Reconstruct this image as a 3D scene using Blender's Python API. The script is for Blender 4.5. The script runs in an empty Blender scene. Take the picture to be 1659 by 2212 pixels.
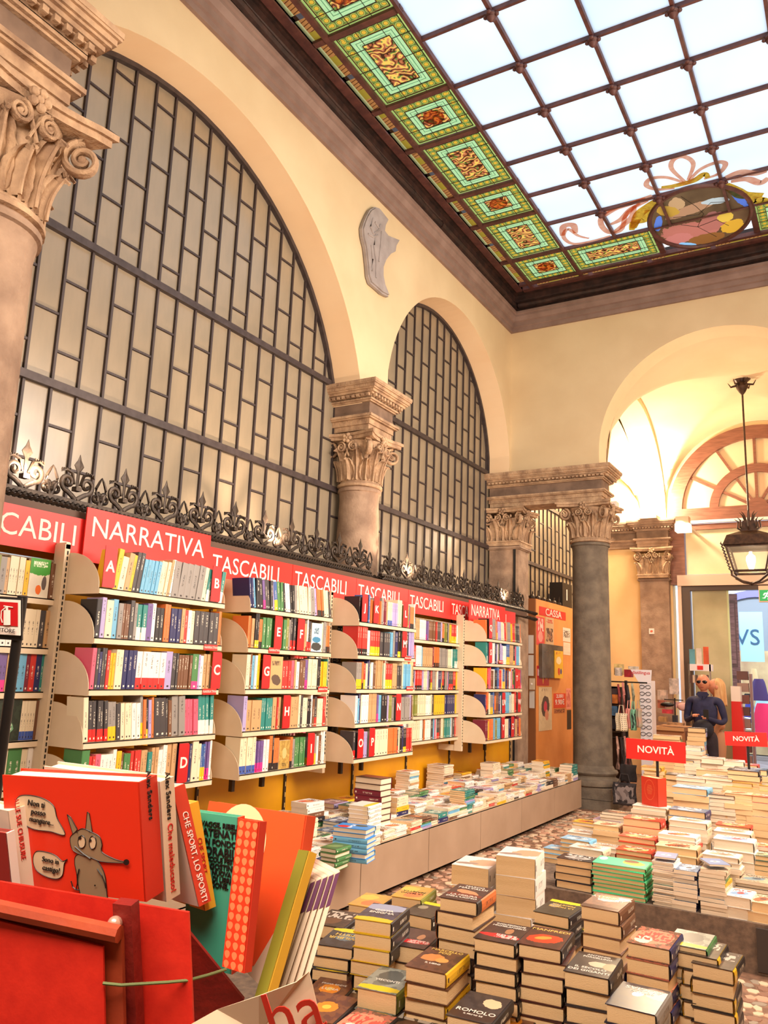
import bpy, bmesh, math, random
from math import sin, cos, pi, radians as RAD, sqrt
from mathutils import Vector, Matrix
import numpy as np
random.seed(7)
S = bpy.context.scene
COL = S.collection
def lin(c):
    return tuple(((v/255.0)/12.92 if v/255.0 <= .04045 else ((v/255.0+.055)/1.055)**2.4) for v in c)
# ------------------------------------------------------------------ camera
F_PX, YAW, PITCH, ROLL = 1740.25, .53385288, .19373656, .037258486
IW, IH = 1659.0, 2212.0
CAM = Vector((0, 0, 1.62))
_f = Vector((-sin(YAW)*cos(PITCH), cos(YAW)*cos(PITCH), sin(PITCH)))
_r0 = Vector((cos(YAW), sin(YAW), 0)); _u0 = _r0.cross(_f)
_r = _r0*cos(ROLL)+_u0*sin(ROLL); _u = -_r0*sin(ROLL)+_u0*cos(ROLL)
cd = bpy.data.cameras.new('camera'); cam = bpy.data.objects.new('camera', cd); COL.objects.link(cam)
cd.sensor_fit = 'HORIZONTAL'; cd.sensor_width = 36; cd.lens = F_PX/IW*36; cd.clip_start = .05; cd.clip_end = 200
m3 = Matrix((_r, _u, -_f)).transposed(); cam.matrix_world = Matrix.Translation(CAM) @ m3.to_4x4()
S.camera = cam
def ray(px, py): return _f+_r*((px-IW/2)/F_PX)-_u*((py-IH/2)/F_PX)
def at(px, py, ax, val):
    """the point of the world plane (axis ax = val) seen at a pixel"""
    d = ray(px, py); return CAM+d*((val-CAM[ax])/d[ax])
def deep(px, py, dist): return CAM+ray(px, py)*dist
# ------------------------------------------------------------------ world, exposure, lights
S.view_settings.view_transform = 'Standard'; S.view_settings.look = 'None'
S.view_settings.exposure = 0.0; S.view_settings.gamma = 1; S.view_settings.use_curve_mapping = False
S.cycles.use_denoising = True
S.cycles.max_bounces = 8; S.cycles.diffuse_bounces = 4; S.cycles.transmission_bounces = 6; S.cycles.glossy_bounces = 3
S.cycles.sample_clamp_indirect = 6; S.cycles.caustics_reflective = False; S.cycles.caustics_refractive = False
W = bpy.data.worlds.new('sky'); S.world = W; W.use_nodes = True
wn = W.node_tree; bg = wn.nodes['Background']
tc = wn.nodes.new('ShaderNodeTexCoord'); nz = wn.nodes.new('ShaderNodeTexNoise'); nz.inputs['Scale'].default_value = 2.2; nz.inputs['Detail'].default_value = 3
cr = wn.nodes.new('ShaderNodeValToRGB'); cr.color_ramp.elements[0].position = .38; cr.color_ramp.elements[0].color = (.60, .78, 1, 1)
cr.color_ramp.elements[1].position = .62; cr.color_ramp.elements[1].color = (1, 1, 1, 1)
wn.links.new(tc.outputs['Generated'], nz.inputs['Vector']); wn.links.new(nz.outputs['Fac'], cr.inputs['Fac']); wn.links.new(cr.outputs['Color'], bg.inputs['Color'])
bg.inputs['Strength'].default_value = 1.4
def area(name, loc, target, sx, sy, power, col):
    d = bpy.data.lights.new(name, 'AREA'); d.shape = 'RECTANGLE'; d.size = sx; d.size_y = sy; d.energy = power; d.color = col
    o = bpy.data.objects.new(name, d); COL.objects.link(o); o.location = loc
    o.rotation_euler = (Vector(target)-Vector(loc)).to_track_quat('-Z', 'Y').to_euler(); return o
def point(name, loc, power, col, r=.05):
    d = bpy.data.lights.new(name, 'POINT'); d.energy = power; d.color = col; d.shadow_soft_size = r
    o = bpy.data.objects.new(name, d); COL.objects.link(o); o.location = loc; return o
def spot(name, loc, target, power, col, ang=70, r=.03, blend=.6):
    d = bpy.data.lights.new(name, 'SPOT'); d.energy = power; d.color = col; d.spot_size = RAD(ang); d.spot_blend = blend; d.shadow_soft_size = r
    o = bpy.data.objects.new(name, d); COL.objects.link(o); o.location = loc
    o.rotation_euler = (Vector(target)-Vector(loc)).to_track_quat('-Z', 'Y').to_euler(); return o
WARM = (1, .72, .50); MILD = (1, .83, .69)
area('unseen_hall_flood', (.9, 5.5, 4.3), (-4.2, 6.5, 3.2), 4.5, .8, 345, MILD)  # two unseen lamps assumed out of view, added to brighten the walls
area('unseen_hall_flood', (.6, 7.5, 5.2), (-2.5, 10.6, 5.0), 1.5, .8, 22, MILD)
area('bay_fill', (-.6, -.2, 3.3), (-2.0, 4.5, .6), 2.0, 1.0, 165, MILD)  # unseen fill over the near bay, added to light the front books
area('shelf_fill', (.1, 6.4, 2.3), (-4.1, 6.6, .7), 3.5, .5, 75, MILD)  # fill added out of view to brighten the yellow board and platform
area('table_fill', (-.1, 5.0, 4.6), (-1.2, 5.2, .5), 2.2, 1.2, 95, MILD)  # added fill, no lamp there, lifts the book tables
for yy, pw in ((2.75, 85), (4.95, 85), (7.15, 100), (9.75, 65)):
    spot('cresting_uplight', (-3.83, yy, 2.60), (-4.53, yy+.1, 3.15), pw, WARM, 140, .015, 1.0)
point('wall_lamp_light', (-3.1, 14.45, 4.85), 300, (1, .82, .58), .12)
spot('bracket_lamp_light', (-2.38, 13.35, 4.08), (-2.5, 15.2, 3.4), 70, (1, .84, .62), 110, .05)
point('vestibule_light', (-.4, 12.4, 3.4), 95, MILD, .4)
point('till_light', (-3.3, 12.4, 3.9), 60, WARM, .25)
area('street_light_fill', (-1.6, 18.0, 5.5), (-1.6, 21, 1.5), 4, 1, 420, (.85, .93, 1))
# ------------------------------------------------------------------ materials
def newmat(name):
    m = bpy.data.materials.new(name); m.use_nodes = True; return m, m.node_tree, m.node_tree.nodes['Principled BSDF']
def mat(name, c, rough=.6, c2=None, scale=8, bump=0, metal=0, bscale=None, spec=.5, coord='Object', lo=.35, hi=.65, stretch=(1, 1, 1)):
    m, t, b = newmat(name); b.inputs['Roughness'].default_value = rough; b.inputs['Metallic'].default_value = metal
    b.inputs['Specular IOR Level'].default_value = spec
    b.inputs['Base Color'].default_value = (*lin(c), 1)
    if c2 or bump:
        tc = t.nodes.new('ShaderNodeTexCoord'); mp = t.nodes.new('ShaderNodeMapping'); mp.inputs['Scale'].default_value = stretch
        t.links.new(tc.outputs[coord], mp.inputs['Vector'])
    if c2:
        n = t.nodes.new('ShaderNodeTexNoise'); n.inputs['Scale'].default_value = scale; n.inputs['Detail'].default_value = 5
        r = t.nodes.new('ShaderNodeValToRGB'); r.color_ramp.elements[0].color = (*lin(c), 1); r.color_ramp.elements[1].color = (*lin(c2), 1)
        r.color_ramp.elements[0].position = lo; r.color_ramp.elements[1].position = hi
        t.links.new(mp.outputs[0], n.inputs['Vector']); t.links.new(n.outputs['Fac'], r.inputs['Fac']); t.links.new(r.outputs['Color'], b.inputs['Base Color'])
    if bump:
        n = t.nodes.new('ShaderNodeTexNoise'); n.inputs['Scale'].default_value = bscale or scale*3; n.inputs['Detail'].default_value = 4
        bp = t.nodes.new('ShaderNodeBump'); bp.inputs['Strength'].default_value = bump; bp.inputs['Distance'].default_value = .01
        t.links.new(mp.outputs[0], n.inputs['Vector']); t.links.new(n.outputs['Fac'], bp.inputs['Height']); t.links.new(bp.outputs[0], b.inputs['Normal'])
    return m
def emis(name, c, s):
    m, t, b = newmat(name); b.inputs['Base Color'].default_value = (*lin(c), 1); b.inputs['Emission Color'].default_value = (*lin(c), 1); b.inputs['Emission Strength'].default_value = s; return m
class NT:
    """tiny helper to write node maths"""
    def __init__(s, t): s.t = t
    def m(s, op, a, b=0.0, c=None):
        n = s.t.nodes.new('ShaderNodeMath'); n.operation = op
        for i, v in enumerate((a, b) if c is None else (a, b, c)):
            if hasattr(v, 'is_linked') or hasattr(v, 'node'): s.t.links.new(v, n.inputs[i])
            else: n.inputs[i].default_value = v
        return n.outputs[0]
    def band(s, x, lo, hi): return s.m('MULTIPLY', s.m('GREATER_THAN', x, lo), s.m('LESS_THAN', x, hi))
    def mix(s, f, a, b):
        n = s.t.nodes.new('ShaderNodeMix'); n.data_type = 'RGBA'
        if hasattr(f, 'node'): s.t.links.new(f, n.inputs[0])
        else: n.inputs[0].default_value = f
        for i, v in ((6, a), (7, b)):
            if hasattr(v, 'node'): s.t.links.new(v, n.inputs[i])
            else: n.inputs[i].default_value = (*lin(v), 1)
        return n.outputs[2]
    def noise(s, vec, scale, detail=2):
        n = s.t.nodes.new('ShaderNodeTexNoise'); n.inputs['Scale'].default_value = scale; n.inputs['Detail'].default_value = detail
        s.t.links.new(vec, n.inputs['Vector']); return n.outputs['Fac']
    def comb(s, x, y, z=0.0):
        n = s.t.nodes.new('ShaderNodeCombineXYZ')
        for i, v in enumerate((x, y, z)):
            if hasattr(v, 'node'): s.t.links.new(v, n.inputs[i])
            else: n.inputs[i].default_value = v
        return n.outputs[0]
    def uv(s):
        n = s.t.nodes.new('ShaderNodeUVMap'); sp = s.t.nodes.new('ShaderNodeSeparateXYZ'); s.t.links.new(n.outputs[0], sp.inputs[0]); return sp.outputs[0], sp.outputs[1]
    def rnd(s):
        n = s.t.nodes.new('ShaderNodeObjectInfo'); return n.outputs['Random']
def spine_mat(name, base, band=None, title=(240, 235, 220), rough=.4, bt=.24):
    m, t, b = newmat(name); k = NT(t); u, v = k.uv(); u = k.m('FRACT', u)
    b.inputs['Roughness'].default_value = rough
    vec = k.comb(k.m('MULTIPLY', u, 3.5), k.m('MULTIPLY', v, 75), k.m('MULTIPLY', k.rnd(), 50))
    txt = k.m('GREATER_THAN', k.noise(vec, 1.0, 0), .52)
    lo_ = k.m('MULTIPLY_ADD', k.rnd(), .3, .3); msk = k.m('MULTIPLY', k.m('MULTIPLY', txt, k.band(u, .36, .64)), k.m('MULTIPLY', k.m('GREATER_THAN', v, lo_), k.m('LESS_THAN', v, k.m('ADD', lo_, .36)))); msk = k.m('MULTIPLY', msk, .75)
    col = k.mix(msk, base, title)
    logo = k.m('MULTIPLY', k.band(u, .35, .65), k.band(v, .05, .1))
    if band: col = k.mix(k.m('LESS_THAN', v, bt), col, band)
    col = k.mix(logo, col, title)
    t.links.new(col, b.inputs['Base Color']); return m
def paint_mat(name, base, blobs=(), rows=(), base2=None, rough=.35, nscale=6, glow=None):
    """printed picture: blobs = (cu, cv, ru, rv, angle_deg, colour); rows = (v0, v1, u0, u1, colour, letter size)"""
    m, t, b = newmat(name); k = NT(t); u, v = k.uv(); b.inputs['Roughness'].default_value = rough
    vec = k.comb(u, v, k.m('MULTIPLY', k.rnd(), 9)) 
    nf = k.noise(vec, nscale, 3)
    col = k.mix(k.m('MULTIPLY', k.m('GREATER_THAN', nf, .5), .85), base, base2) if base2 else k.mix(0.0, base, base)
    wob = k.m('MULTIPLY', k.m('SUBTRACT', k.noise(vec, 9, 2), .5), .9)
    for cu, cv, ru, rv, an, c in blobs:
        a = RAD(an); du = k.m('SUBTRACT', u, cu); dv = k.m('SUBTRACT', v, cv)
        x = k.m('DIVIDE', k.m('ADD', k.m('MULTIPLY', du, cos(a)), k.m('MULTIPLY', dv, sin(a))), ru)
        y = k.m('DIVIDE', k.m('SUBTRACT', k.m('MULTIPLY', dv, cos(a)), k.m('MULTIPLY', du, sin(a))), rv)
        d = k.m('ADD', k.m('ADD', k.m('MULTIPLY', x, x), k.m('MULTIPLY', y, y)), wob)
        col = k.mix(k.m('LESS_THAN', d, 1), col, c)
    for v0, v1, u0, u1, c, ls in rows:
        tv = k.comb(k.m('MULTIPLY', u, ls), k.m('MULTIPLY', v, ls*.55), k.m('MULTIPLY', k.rnd(), 30))
        tx = k.m('GREATER_THAN', k.noise(tv, 1, 0), .47)
        col = k.mix(k.m('MULTIPLY', k.m('MULTIPLY', tx, k.band(v, v0, v1)), k.band(u, u0, u1)), col, c)
    t.links.new(col, b.inputs['Base Color']); return m
def glass_mat(name, painter, rough=.2):
    """coloured glass lit from behind: translucent sheet"""
    m = bpy.data.materials.new(name); m.use_nodes = True; t = m.node_tree; t.nodes.clear(); k = NT(t)
    o = t.nodes.new('ShaderNodeOutputMaterial'); tr = t.nodes.new('ShaderNodeBsdfTranslucent'); gl = t.nodes.new('ShaderNodeBsdfGlossy'); gl.inputs['Roughness'].default_value = rough
    mx = t.nodes.new('ShaderNodeMixShader'); mx.inputs[0].default_value = .04
    c = painter(k)
    if hasattr(c, 'node'): t.links.new(c, tr.inputs[0])
    else: tr.inputs[0].default_value = (*lin(c), 1)
    t.links.new(tr.outputs[0], mx.inputs[1]); t.links.new(gl.outputs[0], mx.inputs[2]); t.links.new(mx.outputs[0], o.inputs[0]); return m
# ------------------------------------------------------------------ mesh helper
def attach(o, parent, local):
    if parent is None: return
    o.parent = parent
    if not local and parent.type == 'EMPTY': o.matrix_parent_inverse = parent.matrix_basis.inverted()
class MB:
    def __init__(s): s.v = []; s.f = []; s.mi = []; s.uv = {}; s.cur = 0
    def face(s, idx, uv=None):
        if uv: s.uv[len(s.f)] = uv
        s.f.append(tuple(idx)); s.mi.append(s.cur)
    def add(s, vs): n = len(s.v); s.v += [tuple(p) for p in vs]; return n
    def hexa(s, p, uvtop=False):
        """8 points: bottom 0-3 ccw, top 4-7"""
        n = s.add(p)
        for q in ((3, 2, 1, 0), (4, 5, 6, 7), (0, 1, 5, 4), (1, 2, 6, 5), (2, 3, 7, 6), (3, 0, 4, 7)): s.face([n+i for i in q], ((0, 0), (1, 0), (1, 1), (0, 1)))
    def box(s, x0, x1, y0, y1, z0, z1, M=None):
        p = [Vector(q) for q in ((x0, y0, z0), (x1, y0, z0), (x1, y1, z0), (x0, y1, z0), (x0, y0, z1), (x1, y0, z1), (x1, y1, z1), (x0, y1, z1))]
        if M: p = [M @ q for q in p]
        s.hexa(p)
    def cbox(s, c, d, M=None):
        h = [v/2 for v in d]; s.box(c[0]-h[0], c[0]+h[0], c[1]-h[1], c[1]+h[1], c[2]-h[2], c[2]+h[2], M)
    def prism(s, pts, t, M=None, uvs=False):
        """polygon in local xy, thickness t along +z"""
        n = len(pts); a = [Vector((p[0], p[1], 0)) for p in pts]; b = [Vector((p[0], p[1], t)) for p in pts]
        if M: a = [M @ q for q in a]; b = [M @ q for q in b]
        i = s.add(a+b)
        if uvs:
            xs = [p[0] for p in pts]; ys = [p[1] for p in pts]; w = max(xs)-min(xs) or 1; h = max(ys)-min(ys) or 1
            U = [((p[0]-min(xs))/w, (p[1]-min(ys))/h) for p in pts]
        s.face([i+j for j in reversed(range(n))], [U[j] for j in reversed(range(n))] if uvs else None); s.face([i+n+j for j in range(n)], U if uvs else None)
        for j in range(n): s.face((i+j, i+(j+1) % n, i+n+(j+1) % n, i+n+j))
    def lathe(s, prof, n=24, c=(0, 0, 0), M=None, cap=True):
        rings = []
        for r, z in prof:
            ps = [Vector((c[0]+r*cos(2*pi*i/n), c[1]+r*sin(2*pi*i/n), c[2]+z)) for i in range(n)]
            if M: ps = [M @ q for q in ps]
            rings.append(s.add(ps))
        for a, b in zip(rings, rings[1:]):
            for i in range(n): s.face((a+i, a+(i+1) % n, b+(i+1) % n, b+i))
        if cap:
            s.face([rings[0]+i for i in reversed(range(n))]); s.face([rings[-1]+i for i in range(n)])
    def tube(s, path, r, n=6, close=False, flat=None):
        P = [Vector(p) for p in path]; N = len(P); rings = []
        up = Vector((0, 0, 1))
        for i, p in enumerate(P):
            a = P[(i-1) % N] if (close or i > 0) else p; b = P[(i+1) % N] if (close or i < N-1) else p
            d = (b-a); d = d.normalized() if d.length > 1e-9 else Vector((1, 0, 0))
            x = d.cross(up) if flat is None else Vector(flat)
            if x.length < 1e-3: x = Vector((1, 0, 0)) if abs(d.x) < .9 else Vector((0, 1, 0))
            x = (x-d*x.dot(d)).normalized(); y = d.cross(x)
            rr = r[i] if isinstance(r, list) else (r[i] if isinstance(r, tuple) and r and isinstance(r[0], tuple) else r)
            ra, rb = rr if isinstance(rr, tuple) else (rr, rr)
            rings.append(s.add([p+x*cos(2*pi*k/n)*ra+y*sin(2*pi*k/n)*rb for k in range(n)]))
        L = list(zip(rings, rings[1:]))+([(rings[-1], rings[0])] if close else [])
        for a, b in L:
            for k in range(n): s.face((a+k, a+(k+1) % n, b+(k+1) % n, b+k))
        if not close: s.face([rings[0]+k for k in reversed(range(n))]); s.face([rings[-1]+k for k in range(n)])
    def grid(s, fn, nu, nv, close_u=False):
        i0 = len(s.v)
        for a in range(nu+1):
            for b in range(nv+1): s.v.append(tuple(fn(a/nu, b/nv)))
        for a in range(nu):
            for b in range(nv):
                q = (i0+a*(nv+1)+b, i0+(a+1)*(nv+1)+b, i0+(a+1)*(nv+1)+b+1, i0+a*(nv+1)+b+1)
                s.face(q, ((a/nu, b/nv), ((a+1)/nu, b/nv), ((a+1)/nu, (b+1)/nv), (a/nu, (b+1)/nv)))
    def ball(s, c, r, n=12, m=8, M=None):
        rx, ry, rz = r if isinstance(r, tuple) else (r, r, r)
        s.grid(lambda a, b: (lambda p: (M @ p) if M else p)(Vector((c[0]+rx*cos(2*pi*a)*sin(pi*b), c[1]+ry*sin(2*pi*a)*sin(pi*b), c[2]+rz*cos(pi*b)))), n, m)
    def quad(s, a, b, c, d, uv=((0, 0), (1, 0), (1, 1), (0, 1))):
        n = s.add((a, b, c, d)); s.face((n, n+1, n+2, n+3), uv)
    def mesh(s, name, mats, smooth=False):
        me = bpy.data.meshes.new(name); me.from_pydata(s.v, [], s.f)
        for m in mats: me.materials.append(m)
        if len(mats) > 1: me.polygons.foreach_set('material_index', s.mi)
        if s.uv:
            L = me.uv_layers.new(name='UVMap')
            for pi_, uv in s.uv.items():
                p = me.polygons[pi_]
                for k, li in enumerate(p.loop_indices): L.data[li].uv = uv[k]
        me.update()
        bm = bmesh.new(); bm.from_mesh(me)
        if smooth is not None and smooth is not False: 
            for f in bm.faces: f.smooth = True
            for e in bm.edges:
                if len(e.link_faces) == 2 and e.calc_face_angle(0) > RAD(38): e.smooth = False
        bmesh.ops.recalc_face_normals(bm, faces=bm.faces) if s_recalc[0] else None
        bm.to_mesh(me); bm.free(); return me
    def build(s, name, mats, parent=None, smooth=False, local=False, **tags):
        if not isinstance(mats, (list, tuple)): mats = [mats]
        o = bpy.data.objects.new(name, s.mesh(name, mats, smooth)); COL.objects.link(o)
        attach(o, parent, local)
        for k, v in tags.items(): o[k] = v
        return o
s_recalc = [True]
def inst(name, me, parent=None, loc=(0, 0, 0), rot=(0, 0, 0), sc=(1, 1, 1), mats=None, local=False, **tags):
    o = bpy.data.objects.new(name, me); COL.objects.link(o)
    attach(o, parent, local)
    o.location = loc; o.rotation_euler = rot; o.scale = sc
    if mats:
        for i, m in enumerate(mats):
            if m: o.material_slots[i].link = 'OBJECT'; o.material_slots[i].material = m
    for k, v in tags.items(): o[k] = v
    return o
def thing(name, label, cat, loc=(0, 0, 0), rz=0, group=None):
    o = bpy.data.objects.new(name, None); COL.objects.link(o); o.empty_display_size = .1
    o.location = loc; o.rotation_euler = (0, 0, rz); o['label'] = label; o['category'] = cat
    if group: o['group'] = group
    return o
def ordn(n):
    w = ['first', 'second', 'third', 'fourth', 'fifth', 'sixth', 'seventh', 'eighth', 'ninth', 'tenth', 'eleventh', 'twelfth']
    if n <= 12: return w[n-1]
    return '%d%s' % (n, 'th' if 10 <= n % 100 <= 20 else {1: 'st', 2: 'nd', 3: 'rd'}.get(n % 10, 'th'))
_tc = {}
def text(name, s, M, size, m, parent=None, bold=0, depth=.0006, sx=1.0, align='CENTER', shear=0, local=False):
    """flat raised lettering; M maps local x (reading), y (up), z (out)"""
    key = (s, bold, align, shear)
    if key not in _tc:
        c = bpy.data.curves.new('t', 'FONT'); c.body = s; c.size = 1; c.extrude = .004; c.offset = bold; c.align_x = align; c.align_y = 'CENTER'; c.shear = shear; c.resolution_u = 3
        ob = bpy.data.objects.new('t', c); me = bpy.data.meshes.new_from_object(ob); bpy.data.objects.remove(ob); _tc[key] = me
    o = bpy.data.objects.new(name, _tc[key]); COL.objects.link(o)
    if not o.data.materials: o.data.materials.append(m)
    o.material_slots[0].link = 'OBJECT'; o.material_slots[0].material = m
    attach(o, parent, local)
    o.matrix_basis = M @ Matrix.Diagonal((size*sx, size, depth/.004, 1)); return o
def frame(o, x, y):
    x = Vector(x).normalized(); y = Vector(y); y = (y-x*y.dot(x)).normalized(); z = x.cross(y)
    return Matrix.Translation(o) @ Matrix((x, y, z)).transposed().to_4x4()
# ================================================================== materials in use
PLASTER = mat('cream_plaster', (222, 200, 160), .85, (212, 188, 148), 1.4, .08, bscale=30)
PLASTER2 = mat('vault_plaster', (240, 216, 176), .85, (232, 206, 164), 1.2, .08, bscale=30)
ARCHP = mat('arch_soffit_plaster', (250, 222, 182), .85, (246, 214, 172), 1.5, .05, bscale=30)
WARMLITW = mat('warm_lit_wall_paint', (246, 212, 154), .8, (240, 202, 142), 2)  # cream wall with the orange lamp tint put into its colour
STONE = mat('pietra_serena_stone', (172, 144, 120), .85, (140, 114, 94), 6, .5, bscale=40)
STONED = mat('dark_column_stone', (124, 112, 96), .85, (98, 88, 76), 7, .5, bscale=45)
STONEW = mat('weathered_capital_stone', (198, 166, 132), .88, (152, 122, 96), 9, .8, bscale=50)
CORN = mat('grey_cornice_paint', (146, 122, 112), .7, (130, 106, 96), 5, .1)
IRONB = mat('rusted_roof_beam', (66, 42, 34), .6, (40, 26, 22), 9, .5)
COPPER = mat('maroon_glazing_bar', (98, 58, 52), .55, (74, 42, 40), 12, .2)
MULL = mat('dark_window_bar', (72, 62, 62), .5, (58, 48, 48), 14, .1, metal=.2)
PANE = mat('frosted_screen_glass', (150, 136, 114), .26, (140, 128, 108), 1.2, spec=.8)
IRON = mat('wrought_iron', (70, 58, 48), .42, (44, 36, 30), 20, .2, metal=.5)
YEL = mat('yellow_backboard', (222, 160, 18), .45, (212, 148, 14), 3, .03)
SHELFW = mat('cream_shelf_metal', (226, 206, 176), .4, (218, 196, 164), 4)
RED = mat('red_sign_board', (222, 42, 34), .35, (214, 36, 30), 3)
REDD = mat('red_letter_divider', (190, 24, 28), .4)
WHT = mat('white_lettering', (240, 226, 214), .5)
GREYP = mat('grey_beige_panel', (172, 146, 122), .5, (162, 136, 112), 3)
DARK = mat('dark_gap', (24, 20, 18), .7)
PAPER = mat('book_page_block', (236, 200, 150), .85, (226, 188, 136), 3, .35, bscale=60, stretch=(1, 1, 12))
PAPERW = mat('white_page_block', (238, 222, 196), .85, (228, 208, 180), 3, .3, bscale=60, stretch=(1, 1, 12))
CHROME = mat('chrome_rail', (200, 196, 190), .2, metal=1)
BLACK = mat('black_metal', (22, 20, 20), .4)
WOODB = mat('brown_door_wood', (142, 92, 72), .45, (122, 76, 58), 5, .15, stretch=(1, 1, 8))
FROST = mat('pale_transom_glass', (226, 216, 178), .25, (216, 206, 166), 2)
struct = dict(kind='structure')
XL, YB, YN, XG = -4.18, 10.60, 1.98, -4.53
# ------------------------------------------------------------------ arched walls
def arch_wall(name, axis, face, thick, u0, u1, ztop, openings, base, m_wall, m_soffit, n=40):
    """axis 0: wall in a plane x=face (u=y); axis 1: y=face (u=x). openings: (ua, ub, centre, radius, zc); base = z between openings"""
    def P(u, z, d):
        return (face+d, u, z) if axis == 0 else (u, face+d, z)
    def arc(o, u):
        return o[4]+sqrt(max(o[3]**2-(u-o[2])**2, 0))
    us = {u0, u1}
    for o in openings:
        for i in range(n+1):
            a = i/n; th = pi*(1-a)
            ua_ = o[2]+o[3]*cos(th)
            if o[0] < ua_ < o[1]: us.add(round(ua_, 5))
        us.add(o[0]); us.add(o[1])
    us = sorted(us); wm = MB(); sm = MB()
    for a, b in zip(us, us[1:]):
        mid = (a+b)/2; op = [o for o in openings if o[0] < mid < o[1]]
        za, zb = (arc(op[0], a), arc(op[0], b)) if op else (base, base)
        for d in (0, thick): wm.quad(P(a, za, d), P(b, zb, d), P(b, ztop, d), P(a, ztop, d))
        (sm if op else wm).quad(P(a, za, 0), P(b, zb, 0), P(b, zb, thick), P(a, za, thick))
    wm.quad(P(u0, ztop, 0), P(u1, ztop, 0), P(u1, ztop, thick), P(u0, ztop, thick))
    for o in openings:                     # short straight jambs under the springing
        for u in (o[0], o[1]):
            sm.quad(P(u, base, 0), P(u, base, thick), P(u, arc(o, u), thick), P(u, arc(o, u), 0))
    w = wm.build(name, m_wall, **struct)
    sm.build('arch_soffit', m_soffit, w, smooth=True)
    return w
SPR = 4.46
A1 = (2.02, 6.56, 4.20, 2.41, 3.77); A2 = (7.05, 10.56, 8.80, 1.78, 4.45)
arch_wall('wall_left', 0, XL, -.36, YN, YB+.38, 7.0, [A1, A2], SPR, PLASTER, ARCHP)
BX = -1.37
arch_wall('wall_back', 1, YB, .38, -4.18, 1.45, 7.0, [(-2.9, .16, BX, 1.53, 4.64)], 4.46, PLASTER, ARCHP)
arch_wall('wall_near', 1, YN, -.38, -4.18, 1.45, 7.0, [(-2.9, .16, BX, 1.53, 4.64)], 4.46, PLASTER, ARCHP)
b = MB(); b.box(1.45, 1.75, -3, 15.3, 0, 7.0); b.build('wall_right', PLASTER, **struct)
b = MB(); b.box(-5.2, 1.75, -3.2, -3.0, 0, 7.0); b.build('wall_rear', PLASTER, **struct)
b = MB(); b.box(-5.2, 1.75, -3, YN-.38, 6.6, 6.7); b.build('ceiling_near_bay', PLASTER, **struct)
b = MB(); b.box(-5.6, 1.75, -3.2, 16.2, -.06, 0)
FLOOR = b.build('floor', mat('mortar_floor', (150, 112, 88), .5, (104, 78, 62), 14, .2), **struct)
# pebble terrazzo: loose irregular chips, real relief
fm = [mat('floor_chip_cream', (222, 192, 160), .4), mat('floor_chip_pink', (206, 158, 130), .4), mat('floor_chip_brown', (150, 112, 92), .4), mat('floor_chip_grey', (158, 142, 124), .4)]
b = MB(); rg = random.Random(3)
def chips(x0, x1, y0, y1, c):
    nx, ny = int((x1-x0)/c), int((y1-y0)/c)
    for i in range(nx):
        for j in range(ny):
            cx, cy = x0+(i+.5+rg.uniform(-.3, .3))*c, y0+(j+.5+rg.uniform(-.3, .3))*c
            n = rg.randint(5, 7); a0 = rg.random()*6; b.cur = rg.choice((0, 0, 1, 1, 2, 3)); h = .003+rg.random()*.003; s = c*rg.uniform(.38, .56); e = rg.uniform(.6, 1)
            top = [(cx+cos(a0)*s*cos(2*pi*k/n)*1 - sin(a0)*s*e*sin(2*pi*k/n), cy+sin(a0)*s*cos(2*pi*k/n)+cos(a0)*s*e*sin(2*pi*k/n), h) for k in range(n)]
            q = b.add(top); q2 = b.add([(p[0]+(p[0]-cx)*.08, p[1]+(p[1]-cy)*.08, -.001) for p in top])
            b.face([q+k for k in range(n)])
            for k in range(n): b.face((q+k, q2+k, q2+(k+1) % n, q+(k+1) % n))
chips(-3.2, -1.9, 3.6, 10.4, .085); chips(-1.2, .4, 3.2, 5.35, .075); chips(-3.2, -1.0, 8.6, 10.4, .085)
b.build('floor_stones', fm, FLOOR, kind='stuff')
# ------------------------------------------------------------------ vaults beyond the back wall
YV0, YV1 = YB+.38, 15.0
def zA(x): return 4.5+.14+sqrt(max(1.53**2-(x-BX)**2, 0)) if abs(x-BX) < 1.53 else 4.5
def zB(y, h=1.72): return 4.5+h*sqrt(max(1-((y-(YV0+YV1)/2)/((YV1-YV0)/2))**2, 0))
b = MB(); b.grid(lambda a, c: (lambda x, y: (x, y, max(zA(x), zB(y))))(BX-1.53+3.06*a, YV0+(YV1-YV0)*c), 48, 60)
b.build('ceiling_vault', PLASTER2, smooth=True, **struct)
b = MB()                                                    # transverse rib and its flanks
for t in range(40):
    ya, yb = YV0+(YV1-YV0)*t/40, YV0+(YV1-YV0)*(t+1)/40; za, zb = zB(ya)-.1, zB(yb)-.1
    for x0, x1 in ((-3.34, -2.89),):
        b.quad((x0, ya, za), (x1, ya, za), (x1, yb, zb), (x0, yb, zb))
        for x in (x0, x1): b.quad((x, ya, za), (x, yb, zb), (x, yb, 7.0), (x, ya, 7.0))
b.build('trim_1', PLASTER2, smooth=True, **struct)
b = MB(); b.grid(lambda a, c: (lambda x, y: (x, y, max(4.5+.95*sqrt(max(1-((x+4.1)/.78)**2, 0)), zB(y, 1.5))))(-4.88+1.56*a, YV0+(YV1-YV0)*c), 30, 40)
b.build('ceiling_side_vault', PLASTER2, smooth=True, **struct)
b = MB(); b.box(-5.2, 1.75, YV0, 15.4, 7.0, 7.1); b.build('ceiling_roof', PLASTER, **struct)
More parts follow.
